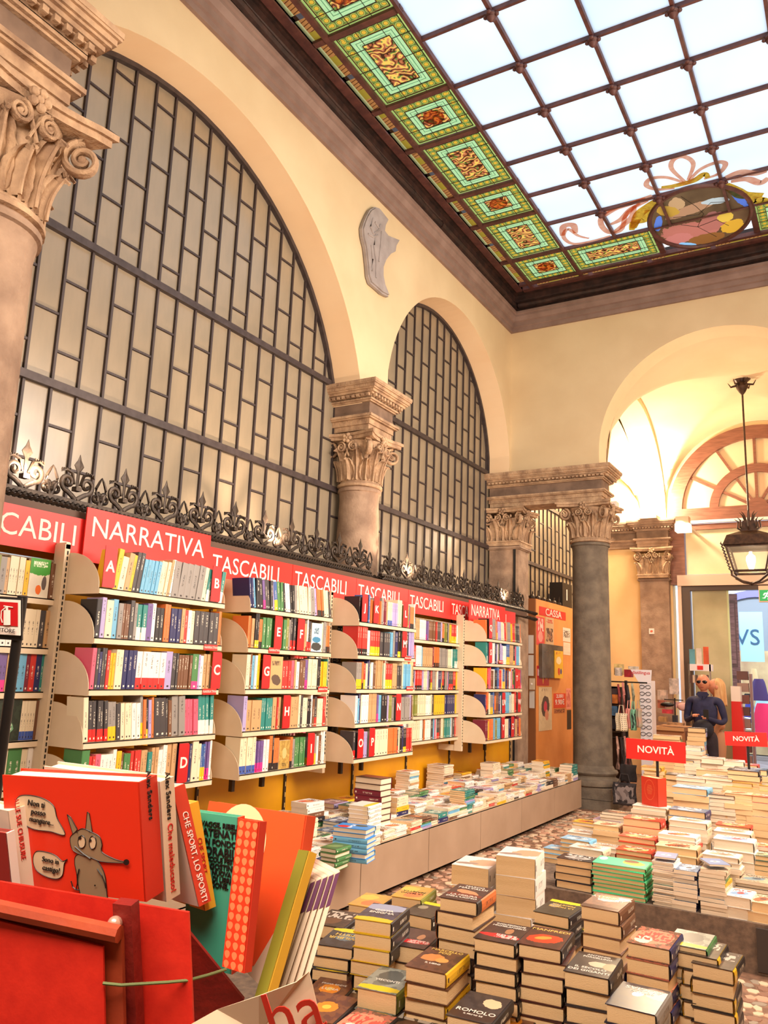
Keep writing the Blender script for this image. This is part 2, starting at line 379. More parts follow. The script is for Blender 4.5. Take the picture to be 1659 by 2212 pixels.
# far wall with the door and the fanlight
FY = 15.0
arch_wall('wall_far', 1, FY, .25, -2.82, .1, 7.0, [(-2.80, .08, BX, 1.44, 4.55)], 4.5, PLASTER2, PLASTER2)
b = MB(); b.box(-5.3, -2.82, FY, FY+.25, 0, 7.0); b.box(.1, 1.75, FY, FY+.25, 0, 7.0); b.build('wall_far_side', WARMLITW, **struct)
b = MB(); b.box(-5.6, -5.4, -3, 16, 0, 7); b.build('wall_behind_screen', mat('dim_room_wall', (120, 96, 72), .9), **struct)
# door joinery: arched frame, fan bars, mullions, transom panel
door = MB()
def ring(b, cx, y0, y1, zc, r0, r1, a0, a1, n=32):
    for i in range(n):
        p, q = a0+(a1-a0)*i/n, a0+(a1-a0)*(i+1)/n
        P = lambda r, a, y: (cx+r*cos(a), y, zc+r*sin(a))
        b.hexa([P(r0, p, y0), P(r1, p, y0), P(r1, p, y1), P(r0, p, y1), P(r0, q, y0), P(r1, q, y0), P(r1, q, y1), P(r0, q, y1)])
ZC = 4.62
dth = MB(); ring(dth, BX, FY-.05, FY+.12, ZC, 1.24, 1.47, 0, pi); dth.box(BX-1.47, BX-1.22, FY-.05, FY+.12, 3.3, ZC); dth.box(BX+1.22, BX+1.47, FY-.05, FY+.12, 3.3, ZC)
dth.box(BX-1.3, BX+1.3, FY-.06, FY+.12, 4.44, 4.66)
wf = dth.build('window_1', WOODB, smooth=False, **struct)
b = MB(); ring(b, BX, FY-.02, FY+.06, ZC, .63, .78, 0, pi); b.build('fan_ring', WOODB, wf)
b = MB()
for a in (0, 30, 60, 90, 120, 150, 180):
    c, s_ = cos(RAD(a)), sin(RAD(a)); M = Matrix.Translation((BX, FY+.02, ZC)) @ Matrix.Rotation(-RAD(a), 4, 'Y')
    o = MB(); o.box(.15, 1.26, -.03, .03, -.022, .022, M); o.build('fan_bar', WOODB, wf)
b = MB(); ring(b, BX, FY-.03, FY+.05, ZC, .0, .17, 0, pi, 12); b.build('fan_hub', WOODB, wf)
FANG = mat('fanlight_glass', (232, 206, 168), .3, (224, 196, 158), 1)
for a in range(0, 180, 30):
    for r0, r1 in ((.17, .64), (.77, 1.25)):
        o = MB(); ring(o, BX, FY+.03, FY+.036, ZC, r0, r1, RAD(a+1), RAD(a+29), 8); o.build('pane', FANG, wf)
b = MB(); b.box(BX-1.3, BX+1.3, FY-.1, FY-.04, 4.38, 4.43); b.build('white_strip', WHT, wf)
b = MB(); b.box(BX-1.3, BX+1.3, FY-.06, FY+.1, 4.27, 4.37); b.build('rail', WOODB, wf)
b = MB(); b.box(BX-1.2, BX+1.2, FY, FY+.03, 3.48, 4.28); b.build('transom_panel', FROST, wf)
# aluminium shop door
dl = MB(); dl.box(-2.72, .05, FY-.12, FY+.1, 3.27, 3.46); dl.box(-2.72, -2.66, FY-.1, FY+.1, 0, 3.27)
dr = dl.build('door_1', mat('beige_aluminium', (216, 190, 168), .35), **struct)
b = MB(); b.box(-2.66, .05, FY-.06, FY+.08, 3.19, 3.27); b.box(-2.66, -2.52, FY-.06, FY+.08, 0, 3.19); b.build('dark_frame', mat('dark_bronze_frame', (84, 66, 54), .4), dr)
GL = mat('green_tinted_door_glass', (196, 188, 152), .12, (170, 164, 132), 1.5)
m, t, pb = newmat('clear_door_glass'); pb.inputs['Base Color'].default_value = (*lin((214, 226, 196)), 1); pb.inputs['Roughness'].default_value = .02; pb.inputs['Alpha'].default_value = .3; CLEAR = m
b = MB(); b.box(-2.50, -1.93, FY+.0, FY+.02, .05, 3.19); b.build('glass_leaf', GL, dr)
b = MB(); b.box(-1.93, -1.90, FY-.01, FY+.04, .05, 3.19); b.build('glass_edge', mat('pale_green_glass_edge', (196, 206, 160), .2), dr)
# old panelled wooden leaf folded open outside
WOODV = mat('violet_grey_old_wood', (150, 124, 140), .6, (110, 88, 104), 6, .2, stretch=(1, 1, 8))
dd = MB(); dd.cbox((0, 0, 1.6), (.06, .46, 3.16)); 
M2 = frame((-1.95, FY+.42, 0), (1, .35, 0), (-.35, 1, 0))
o = MB(); o.box(-.13, .13, -.03, .03, .0, 3.17, M2); lf = o.build('door_2', WOODV, **struct)
for z0, z1 in ((.2, .9), (1.05, 1.75), (1.9, 3.05)):
    o = MB(); o.box(-.09, .09, -.045, -.03, z0, z1, M2); o.build('panel_moulding', mat('dark_wood_moulding', (92, 72, 84), .5), lf)
    o = MB(); o.box(-.065, .065, -.06, -.045, z0+.05, z1-.05, M2); o.build('panel', WOODV, lf)
# ------------------------------------------------------------------ cornice of the hall
prof = [(0, 6.60), (.035, 6.60), (.035, 6.66), (.06, 6.67), (.06, 6.735), (.085, 6.745), (.115, 6.80), (.115, 6.83), (.135, 6.84), (.135, 6.875), (0, 6.875)]
def sweep(name, m, prof, closed=True):
    """profile (inset, z) swept round the hall"""
    x0, x1, y0, y1 = XL, 1.45, YN, YB; o = MB(); out = None
    for side in range(4):
        o = MB(); rings = []
        for e in (0, 1):
            pts = []
            for d, z in prof:
                c = {0: ((x0+d, y0+d), (x0+d, y1-d)), 1: ((x0+d, y1-d), (x1-d, y1-d)), 2: ((x1-d, y1-d), (x1-d, y0+d)), 3: ((x1-d, y0+d), (x0+d, y0+d))}[side][e]
                pts.append((c[0], c[1], z))
            rings.append(o.add(pts))
        n = len(prof)
        for k in range(n if closed else n-1): o.face((rings[0]+k, rings[1]+k, rings[1]+(k+1) % n, rings[0]+(k+1) % n))
        yield o, side
for o, sd in sweep('cornice', CORN, prof): o.build('trim_%d' % (sd+2), CORN, **struct)
ZS = 7.15
bf = None
for o, sd in sweep('beam', IRONB, [(-.2, 6.875), (.03, 6.875), (.03, 6.99), (.10, 7.06), (.10, 7.13), (.27, 7.13), (.27, 7.3), (-.2, 7.3)]): 
    o.build('trim_%d' % (sd+6), IRONB, **struct)
rg = random.Random(5)
fl = MB()                                                    # rolled lead flashing along the two visible sides
y = 2.3
while y < 10.3:
    L = min(rg.uniform(.7, 1.1), 10.55-y); r = rg.uniform(.045, .058)
    fl.tube([(XL+.09+rg.uniform(-.01, .01), y, 6.985), (XL+.09, y+L*.5, 6.975+rg.uniform(-.01, .01)), (XL+.09+rg.uniform(-.01, .01), y+L, 6.985)], r, 8); y += L-.01
x = XL+.15
while x < 1.2:
    L = min(rg.uniform(.7, 1.1), 1.4-x); fl.tube([(x, YB-.09, 6.985), (x+L*.5, YB-.09, 6.975), (x+L, YB-.09, 6.985)], rg.uniform(.045, .055), 8); x += L-.01
fo = fl.build('lead_flashing', IRONB, smooth=True, label='dark rolled lead flashing running along the foot of the skylight', category='flashing')
# ------------------------------------------------------------------ skylight
sky = thing('skylight', 'large leaded skylight of pale panes with a stained glass border', 'skylight', (BX, 6.3, ZS)); 
CP = glass_mat('milky_skylight_glass', lambda k: k.mix(k.noise((lambda n: n.outputs['Object'])(k.t.nodes.new('ShaderNodeTexCoord')), 1.1, 2), (222, 240, 255), (255, 255, 255)), .1)
XS = [-3.02+.675*i for i in range(7)]; YS = [9.49-.675*i for i in range(11)]
def pane(name, x0, x1, y0, y1, m, z=ZS, uvf=None, par=None):
    o = MB(); g = .008; o.quad((x0+g, y0+g, z), (x0+g, y1-g, z), (x1-g, y1-g, z), (x1-g, y0+g, z), uvf or ((0, 0), (0, 1), (1, 1), (1, 0)))
    return o.build(name, m, par or sky)
for i in range(len(XS)-1):
    for j in range(len(YS)-1): pane('clear_pane', XS[i], XS[i+1], YS[j+1], YS[j], CP)
for x in XS:
    o = MB(); o.box(x-.016, x+.016, YS[-1], YS[0], ZS-.05, ZS+.02); o.build('glazing_bar', COPPER, sky)
for y in YS:
    o = MB(); o.box(XS[0], XS[-1], y-.014, y+.014, ZS-.04, ZS+.02); o.build('glazing_bar', COPPER, sky)
o = MB(); o.lathe([(.012, 0), (.045, -.02), (.05, -.035), (.03, -.05), (.04, -.06), (.02, -.085), (.004, -.095)], 10)
for k in range(4): o.ball((cos(k*pi/2)*.05, sin(k*pi/2)*.05, -.035), (.022, .022, .016), 8, 5)
ROS = o.mesh('boss', [COPPER], True)
for x in XS[1:-1]:
    for y in YS[1:-1]: inst('boss', ROS, sky, (x, y, ZS-.03))
def ringuv(b, x0, x1, y0, y1, w, z):
    """mitred frame of width w with uv along its length (metres/.08) and across"""
    c = [(x0, y0), (x1, y0), (x1, y1), (x0, y1)]; d = [(x0+w, y0+w), (x1-w, y0+w), (x1-w, y1-w), (x0+w, y1-w)]
    for k in range(4):
        a, b2 = c[k], c[(k+1) % 4]; p, q = d[k], d[(k+1) % 4]; L = (Vector(b2)-Vector(a)).length/.075
        b.quad((*a, z), (*b2, z), (*q, z), (*p, z), ((0, 0), (L, 0), (L-w/.075, 1), (w/.075, 1)))
def P_egg(k):
    u, v = k.uv(); fu = k.m('SUBTRACT', k.m('FRACT', u), .5); dv = k.m('MULTIPLY', k.m('SUBTRACT', v, .5), 1.1)
    d = k.m('SQRT', k.m('ADD', k.m('MULTIPLY', fu, fu), k.m('MULTIPLY', dv, dv)))
    c = k.mix(k.m('LESS_THAN', d, .43), (96, 112, 48), (180, 184, 84)); c = k.mix(k.m('LESS_THAN', d, .33), c, (70, 66, 22)); c = k.mix(k.m('LESS_THAN', d, .27), c, (226, 172, 52))
    c = k.mix(k.band(v, 0, .07), c, (220, 186, 90)); return k.mix(k.band(v, .93, 1), c, (216, 170, 60))
G_EGG = glass_mat('egg_moulding_glass', P_egg)
def P_grn(k):
    u, v = k.uv(); n = k.noise(k.comb(k.m('MULTIPLY', u, .8), k.m('MULTIPLY', v, 4)), 2, 3)
    c = k.mix(n, (120, 196, 140), (222, 232, 160)); c = k.mix(k.band(v, .44, .52), c, (70, 120, 80)); return k.mix(k.band(v, .8, .86), c, (90, 130, 80))
G_GRN = glass_mat('pale_green_frame_glass', P_grn)
G_GRY = glass_mat('yellow_green_edge_glass', lambda k: k.mix(k.noise(k.comb(*k.uv()), 3, 2), (150, 200, 110), (206, 200, 104)))
def P_fol(k):
    u, v = k.uv(); tcn = k.t.nodes.new('ShaderNodeTexCoord').outputs['Object']
    n = k.noise(tcn, 20, 2); w = k.t.nodes.new('ShaderNodeTexWave'); w.wave_type = 'RINGS'; w.inputs['Scale'].default_value = 6; w.inputs['Distortion'].default_value = 14; w.inputs['Detail'].default_value = 1; w.inputs['Detail Scale'].default_value = 1.6; k.t.links.new(tcn, w.inputs['Vector'])
    c = k.mix(k.m('GREATER_THAN', w.outputs['Fac'], .62), (176, 92, 54), (222, 140, 84)); c = k.mix(k.m('GREATER_THAN', n, .57), c, (104, 132, 54)); c = k.mix(k.m('GREATER_THAN', w.outputs['Fac'], .88), c, (246, 196, 84))
    return k.mix(k.m('LESS_THAN', w.outputs['Fac'], .1), c, (70, 34, 14))
G_FOL = glass_mat('red_foliage_glass', P_fol)
def P_rope(k):
    u, v = k.uv(); s = k.m('FRACT', k.m('ADD', k.m('MULTIPLY', u, 1.3), k.m('MULTIPLY', v, .8)))
    c = k.mix(k.m('LESS_THAN', s, .22), (206, 132, 70), (110, 58, 26)); c = k.mix(k.m('GREATER_THAN', k.noise(k.comb(k.m('MULTIPLY', u, .12), 0.0), 3, 0), .52), c, (186, 150, 48))
    c = k.mix(k.m('LESS_THAN', v, .28), c, (240, 226, 150)); return k.mix(k.m('GREATER_THAN', v, .84), c, (232, 214, 130))
G_ROPE = glass_mat('rope_strip_glass', P_rope)
def P_ros(k):
    u, v = k.uv(); a = k.m('SUBTRACT', u, .5); c_ = k.m('SUBTRACT', v, .5); an = k.m('ARCTAN2', a, c_); r = k.m('SQRT', k.m('ADD', k.m('MULTIPLY', a, a), k.m('MULTIPLY', c_, c_)))
    pet = k.m('ABSOLUTE', k.m('COSINE', k.m('MULTIPLY', an, 3.5)))
    c = k.mix(k.m('LESS_THAN', r, k.m('ADD', .3, k.m('MULTIPLY', pet, .14))), (186, 96, 60), (226, 146, 110)); c = k.mix(k.m('LESS_THAN', pet, .16), c, (150, 70, 44)); return k.mix(k.m('LESS_THAN', r, .1), c, (230, 180, 80))
G_ROS = glass_mat('rosette_glass', P_ros)
LEAD = mat('lead_came', (44, 34, 28), .5)
def stained(name_, x0, x1, y0, y1, square):
    z = ZS; p = MB(); ringuv(p, x0, x1, y0, y1, .03, z); p = p.build('stained_panel', G_GRY, sky)
    q = MB(); ringuv(q, x0+.03, x1-.03, y0+.03, y1-.03, .085, z); q.build('egg_border', G_EGG, p)
    q = MB(); ringuv(q, x0+.115, x1-.115, y0+.115, y1-.115, .085, z); q.build('green_frame', G_GRN, p)
    xi0, xi1, yi0, yi1 = x0+.2, x1-.2, y0+.2, y1-.2
    q = MB(); q.quad((xi0, yi0, z), (xi1, yi0, z), (xi1, yi1, z), (xi0, yi1, z)); q.build('foliage_centre', G_FOL, p)
    if square:
        cx, cy, r = (x0+x1)/2, (y0+y1)/2, min(x1-x0, y1-y0)*.17; n = 24
        q = MB(); i = q.add([(cx+r*cos(2*pi*k/n), cy+r*sin(2*pi*k/n), z-.004) for k in range(n)]); q.face([i+k for k in range(n)], [(.5+.5*cos(2*pi*k/n), .5+.5*sin(2*pi*k/n)) for k in range(n)]); q.build('rosette', G_ROS, p)
    q = MB()
    for w in (.03, .115, .2):
        for a, b_ in ((x0+w, y0+w), (x1-w, y1-w)):
            q.box(a-.003, a+.003, y0+w, y1-w, z-.008, z); q.box(x0+w, x1-w, b_-.003, b_+.003, z-.008, z)
    n = max(2, round((y1-y0)/.22)); m_ = max(2, round((x1-x0)/.22))
    for k in range(1, n): yy = y0+(y1-y0)*k/n; q.box(x0, x0+.2, yy-.002, yy+.002, z-.006, z); q.box(x1-.2, x1, yy-.002, yy+.002, z-.006, z)
    for k in range(1, m_): xx = x0+(x1-x0)*k/m_; q.box(xx-.002, xx+.002, y0, y0+.2, z-.006, z); q.box(xx-.002, xx+.002, y1-.2, y1, z-.006, z)
    q.build('lead_lines', LEAD, p, kind='stuff')
    return p
xo, xi = -3.73, -3.05
bnd = [(9.53, 10.20, 1), (8.53, 9.46, 0), (7.84, 8.47, 1), (6.82, 7.77, 0), (6.11, 6.75, 1), (5.08, 6.06, 0), (4.38, 5.03, 1), (3.38, 4.33, 0)]
for y0, y1, sq in bnd: stained('p', xo, xi, y0, y1, sq)
for ya in [(bnd[i][0]+bnd[i+1][1])/2 for i in range(7)]:
    o = MB(); o.box(-3.9, -3.0, ya-.03, ya+.03, ZS-.03, ZS+.02); o.build('glazing_bar', COPPER, sky)
for x, w in ((-3.755, .025), (-3.955, .045)):
    o = MB(); o.box(x-w, x+w, 2.9, 10.34, ZS-.04, ZS+.02); o.build('glazing_bar', COPPER, sky)
ys_ = [10.17, 9.0, 8.13, 7.27, 6.42, 5.56, 4.74, 3.9, 3.1]
for k, (ya, yb) in enumerate(zip(ys_[1:], ys_)):
    o = MB(); o.quad((-3.91, ya+.03, ZS), (-3.91, yb-.03, ZS), (-3.78, yb-.03, ZS), (-3.78, ya+.03, ZS), ((0, 0), ((yb-ya)/.06, 0), ((yb-ya)/.06, 1), (0, 1))); o.build('rope_strip', G_ROPE, sky)
# far border: panels either side of the medallion
mx_, my_, ra, rb_ = -1.33, 9.47, .56, .68
for x0, x1 in ((-3.0, -1.93), (-.74, .33), (.36, 1.02)): stained('p', x0, x1, 9.53, 10.16, False)
o = MB(); o.box(-3.05, -3.0, 9.47, 10.34, ZS-.03, ZS+.02); o.box(-1.93, -1.86, 9.5, 10.2, ZS-.01, ZS+.02); o.box(-.80, -.73, 9.5, 10.2, ZS-.01, ZS+.02); o.build('glazing_bar', COPPER, sky)
for k in range(6):
    o = MB(); x0 = -3.7+k*.8; o.quad((x0+.03, 10.24, ZS), (x0+.77, 10.24, ZS), (x0+.77, 10.33, ZS), (x0+.03, 10.33, ZS), ((0, 0), (12, 0), (12, 1), (0, 1))); o.build('rope_strip', G_ROPE, sky)
for y, w in ((10.20, .025), (10.36, .04)):
    o = MB(); o.box(-3.9, 1.1, y-w, y+w, ZS-.035, ZS+.02); o.build('glazing_bar', COPPER, sky)
def P_fig(k):
    u, v = k.uv(); n = k.noise(k.comb(u, v), 4, 4); wob = k.m('MULTIPLY', k.m('SUBTRACT', k.noise(k.comb(u, v), 14, 3), .5), 1.3)
    c = k.mix(n, (70, 46, 30), (140, 98, 62))
    for cu, cv, ru, rv, an, col in ((.36, .72, .3, .17, 15, (196, 112, 92)), (.2, .8, .16, .1, -10, (206, 120, 104)), (.5, .9, .2, .09, 0, (150, 92, 44)), (.62, .62, .13, .16, 30, (186, 108, 90)), (.78, .78, .13, .1, -30, (226, 162, 50)),
            (.74, .6, .08, .08, 0, (236, 184, 70)), (.45, .34, .3, .07, -12, (206, 140, 96)), (.33, .2, .08, .1, 10, (220, 160, 106)), (.22, .28, .12, .08, 40, (222, 158, 58)), (.7, .3, .14, .05, 10, (214, 206, 190)), (.93, .35, .05, .2, -20, (96, 122, 196)), (.08, .45, .04, .14, 20, (104, 132, 204)), (.28, .93, .1, .035, 30, (150, 196, 226))):
        a = RAD(an); du = k.m('SUBTRACT', u, cu); dv = k.m('SUBTRACT', v, cv)
        x = k.m('DIVIDE', k.m('ADD', k.m('MULTIPLY', du, cos(a)), k.m('MULTIPLY', dv, sin(a))), ru); y = k.m('DIVIDE', k.m('SUBTRACT', k.m('MULTIPLY', dv, cos(a)), k.m('MULTIPLY', du, sin(a))), rv)
        c = k.mix(k.m('LESS_THAN', k.m('ADD', k.m('ADD', k.m('MULTIPLY', x, x), k.m('MULTIPLY', y, y)), wob), 1), c, col)
    return c
n = 48; el = lambda a, s=1, dz=0: (mx_+ra*s*cos(a), my_+rb_*s*sin(a), ZS-.03+dz)
o = MB(); i = o.add([el(2*pi*k/n) for k in range(n)]); o.face([i+k for k in range(n)], [(.5+.5*cos(2*pi*k/n), .5+.5*sin(2*pi*k/n)) for k in range(n)]); med = o.build('medallion', glass_mat('painted_medallion_glass', P_fig), sky)
o = MB(); o.tube([el(2*pi*k/n, 1.02, -.01) for k in range(n)], .028, 6, close=True); o.build('medallion_ring', COPPER, med, smooth=True)
o = MB()
for pts in ([(-.4, .1), (-.1, .3), (.3, .2), (.5, .5)], [(-.5, -.2), (0, -.1), (.3, -.4), (.6, -.3)], [(-.2, -.8), (0, -.4), (.1, -.1), (-.1, .3), (.2, .8)]): o.tube([(mx_+ra*a, my_+rb_*c, ZS-.035) for a, c in pts], .004, 4)
o.build('lead_lines', LEAD, med, kind='stuff')
G_RIB = glass_mat('rose_ribbon_glass', lambda k: k.mix(k.noise((k.t.nodes.new('ShaderNodeTexCoord')).outputs['Object'], 14, 3), (214, 116, 84), (244, 186, 150)))
G_GOLD = glass_mat('golden_scroll_glass', lambda k: k.mix(k.noise((k.t.nodes.new('ShaderNodeTexCoord')).outputs['Object'], 30, 2), (150, 98, 20), (250, 190, 60)))
_rz = [0]
def ribbon(pts, w, m=None, name='ribbon', z=ZS-.012):
    w = w*1.4; _rz[0] += 1; z -= .0017*_rz[0]
    n_ = 40; P = []
    for i in range(n_+1):
        t_ = i/n_*(len(pts)-1); k0 = min(int(t_), len(pts)-2); f = t_-k0; g = lambda q: pts[max(0, min(len(pts)-1, q))]
        h = []
        for a in range(2):
            p0, p1, p2, p3 = g(k0-1)[a], g(k0)[a], g(k0+1)[a], g(k0+2)[a]
            h.append(.5*((2*p1)+(-p0+p2)*f+(2*p0-5*p1+4*p2-p3)*f*f+(-p0+3*p1-3*p2+p3)*f**3))
        P.append(Vector((h[0], h[1], z)))
    o = MB(); L = []
    for i, p in enumerate(P):
        d = (P[min(i+1, n_)]-P[max(i-1, 0)]).normalized(); q = Vector((-d.y, d.x, 0))*(w*(.55+.45*sin(pi*i/n_))); L.append(o.add([p-q, p+q]))
    for a, b_ in zip(L, L[1:]): o.face((a, a+1, b_+1, b_))
    return o.build(name, m or G_RIB, sky)
def medp(px, py):
    p = at(px, py, 2, ZS); return (p.x, p.y)
ZP = lambda *L: [medp(1180+a*479/1659, 320+b_*479/1659) for a, b_ in L]
ribbon(ZP((1045, 250), (940, 150), (950, 80), (1030, 55), (1100, 110), (1060, 230)), .022)
ribbon(ZP((1030, 250), (900, 210), (780, 220), (750, 270), (830, 300), (960, 290)), .022)
ribbon(ZP((1060, 245), (1150, 150), (1280, 95), (1340, 110), (1290, 180), (1180, 220)), .022)
ribbon(ZP((740, 360), (560, 420), (430, 480), (410, 560), (470, 620), (560, 600), (600, 480), (700, 400)), .026)
ribbon(ZP((760, 380), (640, 440), (560, 520), (480, 560)), .03)
ribbon(ZP((430, 500), (520, 440), (640, 400), (790, 340)), .03)
ribbon(ZP((500, 620), (580, 560), (640, 500), (660, 420)), .03)
ribbon(ZP((640, 600), (660, 540), (740, 520), (760, 440)), .04, G_GOLD, 'gold_scroll')
ribbon(ZP((1520, 400), (1560, 370), (1620, 380), (1659, 360)), .05, G_GOLD, 'gold_scroll')
ribbon(ZP((480, 640), (340, 680), (200, 700), (130, 650), (160, 590), (240, 640), (320, 660)), .02)
ribbon(ZP((120, 640), (130, 570), (200, 560), (220, 620)), .035)
ribbon(ZP((1340, 200), (1450, 160), (1560, 170), (1650, 150)), .035)
ribbon(ZP((1380, 230), (1500, 210), (1600, 240), (1659, 200)), .035)
ribbon(ZP((650, 580), (690, 480), (760, 420), (820, 370)), .05, G_GOLD, 'gold_scroll')
ribbon(ZP((1340, 250), (1420, 300), (1480, 330), (1620, 330)), .055, G_GOLD, 'gold_scroll')
ribbon(ZP((860, 270), (950, 260), (1100, 220), (1180, 170), (1210, 200)), .03, G_GOLD, 'gold_scroll')
# closed ceiling between wall and glass
b = MB(); b.box(-5.6, -3.88, -3, YB+.5, 7.18, 7.3); b.box(1.08, 1.8, -3, YB+.5, 7.18, 7.3); b.box(-5.6, 1.8, 10.36, YB+.5, 7.18, 7.3); b.box(-5.6, 1.8, -3, 2.75, 7.18, 7.3)
b.build('ceiling', IRONB, **struct)
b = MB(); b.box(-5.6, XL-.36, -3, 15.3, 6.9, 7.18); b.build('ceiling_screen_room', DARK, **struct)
# ================================================================== glazed screen on the left
scr = {}
def screen(name, y0, y1, z0, z1, tall=True):
    f = MB()
    for zt in (3.40, 4.48): f.box(XG-.02, XG+.04, y0, y1, zt-.028, zt+.028)
    f.box(XG-.02, XG+.03, y0, y1, z0-.03, z0+.03)
    root = f.build(name, MULL, **struct)
    ks = range(math.ceil((y0-3.2515)/.2075), math.floor((y1-3.2515)/.2075)+1)
    bar = MB(); bar.box(-.012, .018, -.0095, .0095, 0, 1); barm = bar.mesh('bar', [MULL]); cb = MB(); cb.box(-.01, .014, 0, 1, -.008, .008); cbm = cb.mesh('cross_bar', [MULL])
    pn = MB(); pn.box(-.006, 0, 0, 1, 0, 1); pnm = pn.mesh('pane', [PANE])
    for k in ks:
        y = 3.2515+.2075*k; inst('bar', barm, root, (XG, y, z0), sc=(1, 1, z1-z0))
        if y+.2 > y1: continue
        even = k % 2 == 0
        cuts = sorted([z0]+[3.64+(0 if even else .255)+.514*n for n in range(-4, 8)]+[3.40, 4.48])
        cuts = [c for c in cuts if z0 <= c <= z1]
        if not even: cuts = [c for c in cuts if abs(c-3.381) > .015 and abs(c-4.409) > .02]
        for c in cuts:
            if c not in (z0, 3.40, 4.48): inst('cross_bar', cbm, root, (XG, y, c), sc=(1, .2075, 1))
        cuts.append(z1)
        for a, b_ in zip(cuts, cuts[1:]):
            if b_-a > .05: inst('pane', pnm, root, (XG, y+.012, a+.01), sc=(1, .183, b_-a-.02))
    return root
def arc_trim(root, o):
    q = MB(); n = 40
    c, R, zc = o[2], o[3]-.01, o[4]
    for i in range(n):
        a, b_ = pi*i/n, pi*(i+1)/n
        if zc+R*sin(a) < SPR-.3 or zc+R*sin(b_) < SPR-.3: continue
        P = lambda r, t, x: (x, c+r*cos(t), zc+r*sin(t))
        q.hexa([P(R-.03, a, XG), P(R+.02, a, XG), P(R+.02, a, XG+.045), P(R-.03, a, XG+.045), P(R-.03, b_, XG), P(R+.02, b_, XG), P(R+.02, b_, XG+.045), P(R-.03, b_, XG+.045)])
    q.build('arched_frame', MULL, root)
w1 = screen('window_2', 2.0, 6.85, 2.64, 6.35); arc_trim(w1, A1)
w2 = screen('window_3', 6.95, 10.85, 2.64, 6.35); arc_trim(w2, A2)
w3 = screen('window_4', 11.0, 14.95, 2.64, 5.6)
w4 = screen('window_5', -.5, 1.9, 2.64, 4.9)
# ================================================================== classical orders
def leaf_mesh(w, h, out):
    o = MB()
    def fn(a, b):
        s_ = (a-.5)*2; lob = 1+.13*abs(sin(b*pi*4.5)); ww = w*.5*(sin(pi*min(b*.86+.16, 1))**.6)*lob*(1-.25*b)
        z = h*b if b < .86 else h*(.86+.06*sin((b-.86)/.14*pi))-(b-.86)*h*.5
        x = out*(b**2.4)+(.018*cos(s_*pi*2.5)*(1 if abs(s_) < .9 else 0))-.02*s_*s_
        return (x, ww*s_, z)
    o.grid(fn, 10, 12); o.tube([(fn(.5, t/8)[0]+.012, 0, fn(.5, t/8)[2]) for t in range(9)], .009, 5); return o.mesh('leaf', [STONEW], True)
def volute_mesh(r):
    o = MB(); P = []; R = []
    for i in range(34):
        t = i/33; a = t*2*pi*1.75; rr = r*(1-.8*t); P.append((rr*cos(a+pi*.5)+0, 0, rr*sin(a+pi*.5))); R.append((.038*(1-.55*t)*r/.09, .016*(1-.4*t)*r/.09+.003))
    o.tube([(-.16*r/.09, 0, -.17*r/.09), (-.1*r/.09, 0, -.02), (-.05*r/.09, 0, r*.8)]+P, [(.02, .012)]*2+[(.03, .014)]+R, 8, flat=(0, 1, 0)); o.ball((0, 0, 0), (r*.26, r*.3, r*.26), 8, 6); return o.mesh('volute', [STONEW], True)
LEAF1, LEAF2, VOL = leaf_mesh(.17, .24, .075), leaf_mesh(.17, .36, .11), volute_mesh(.085)
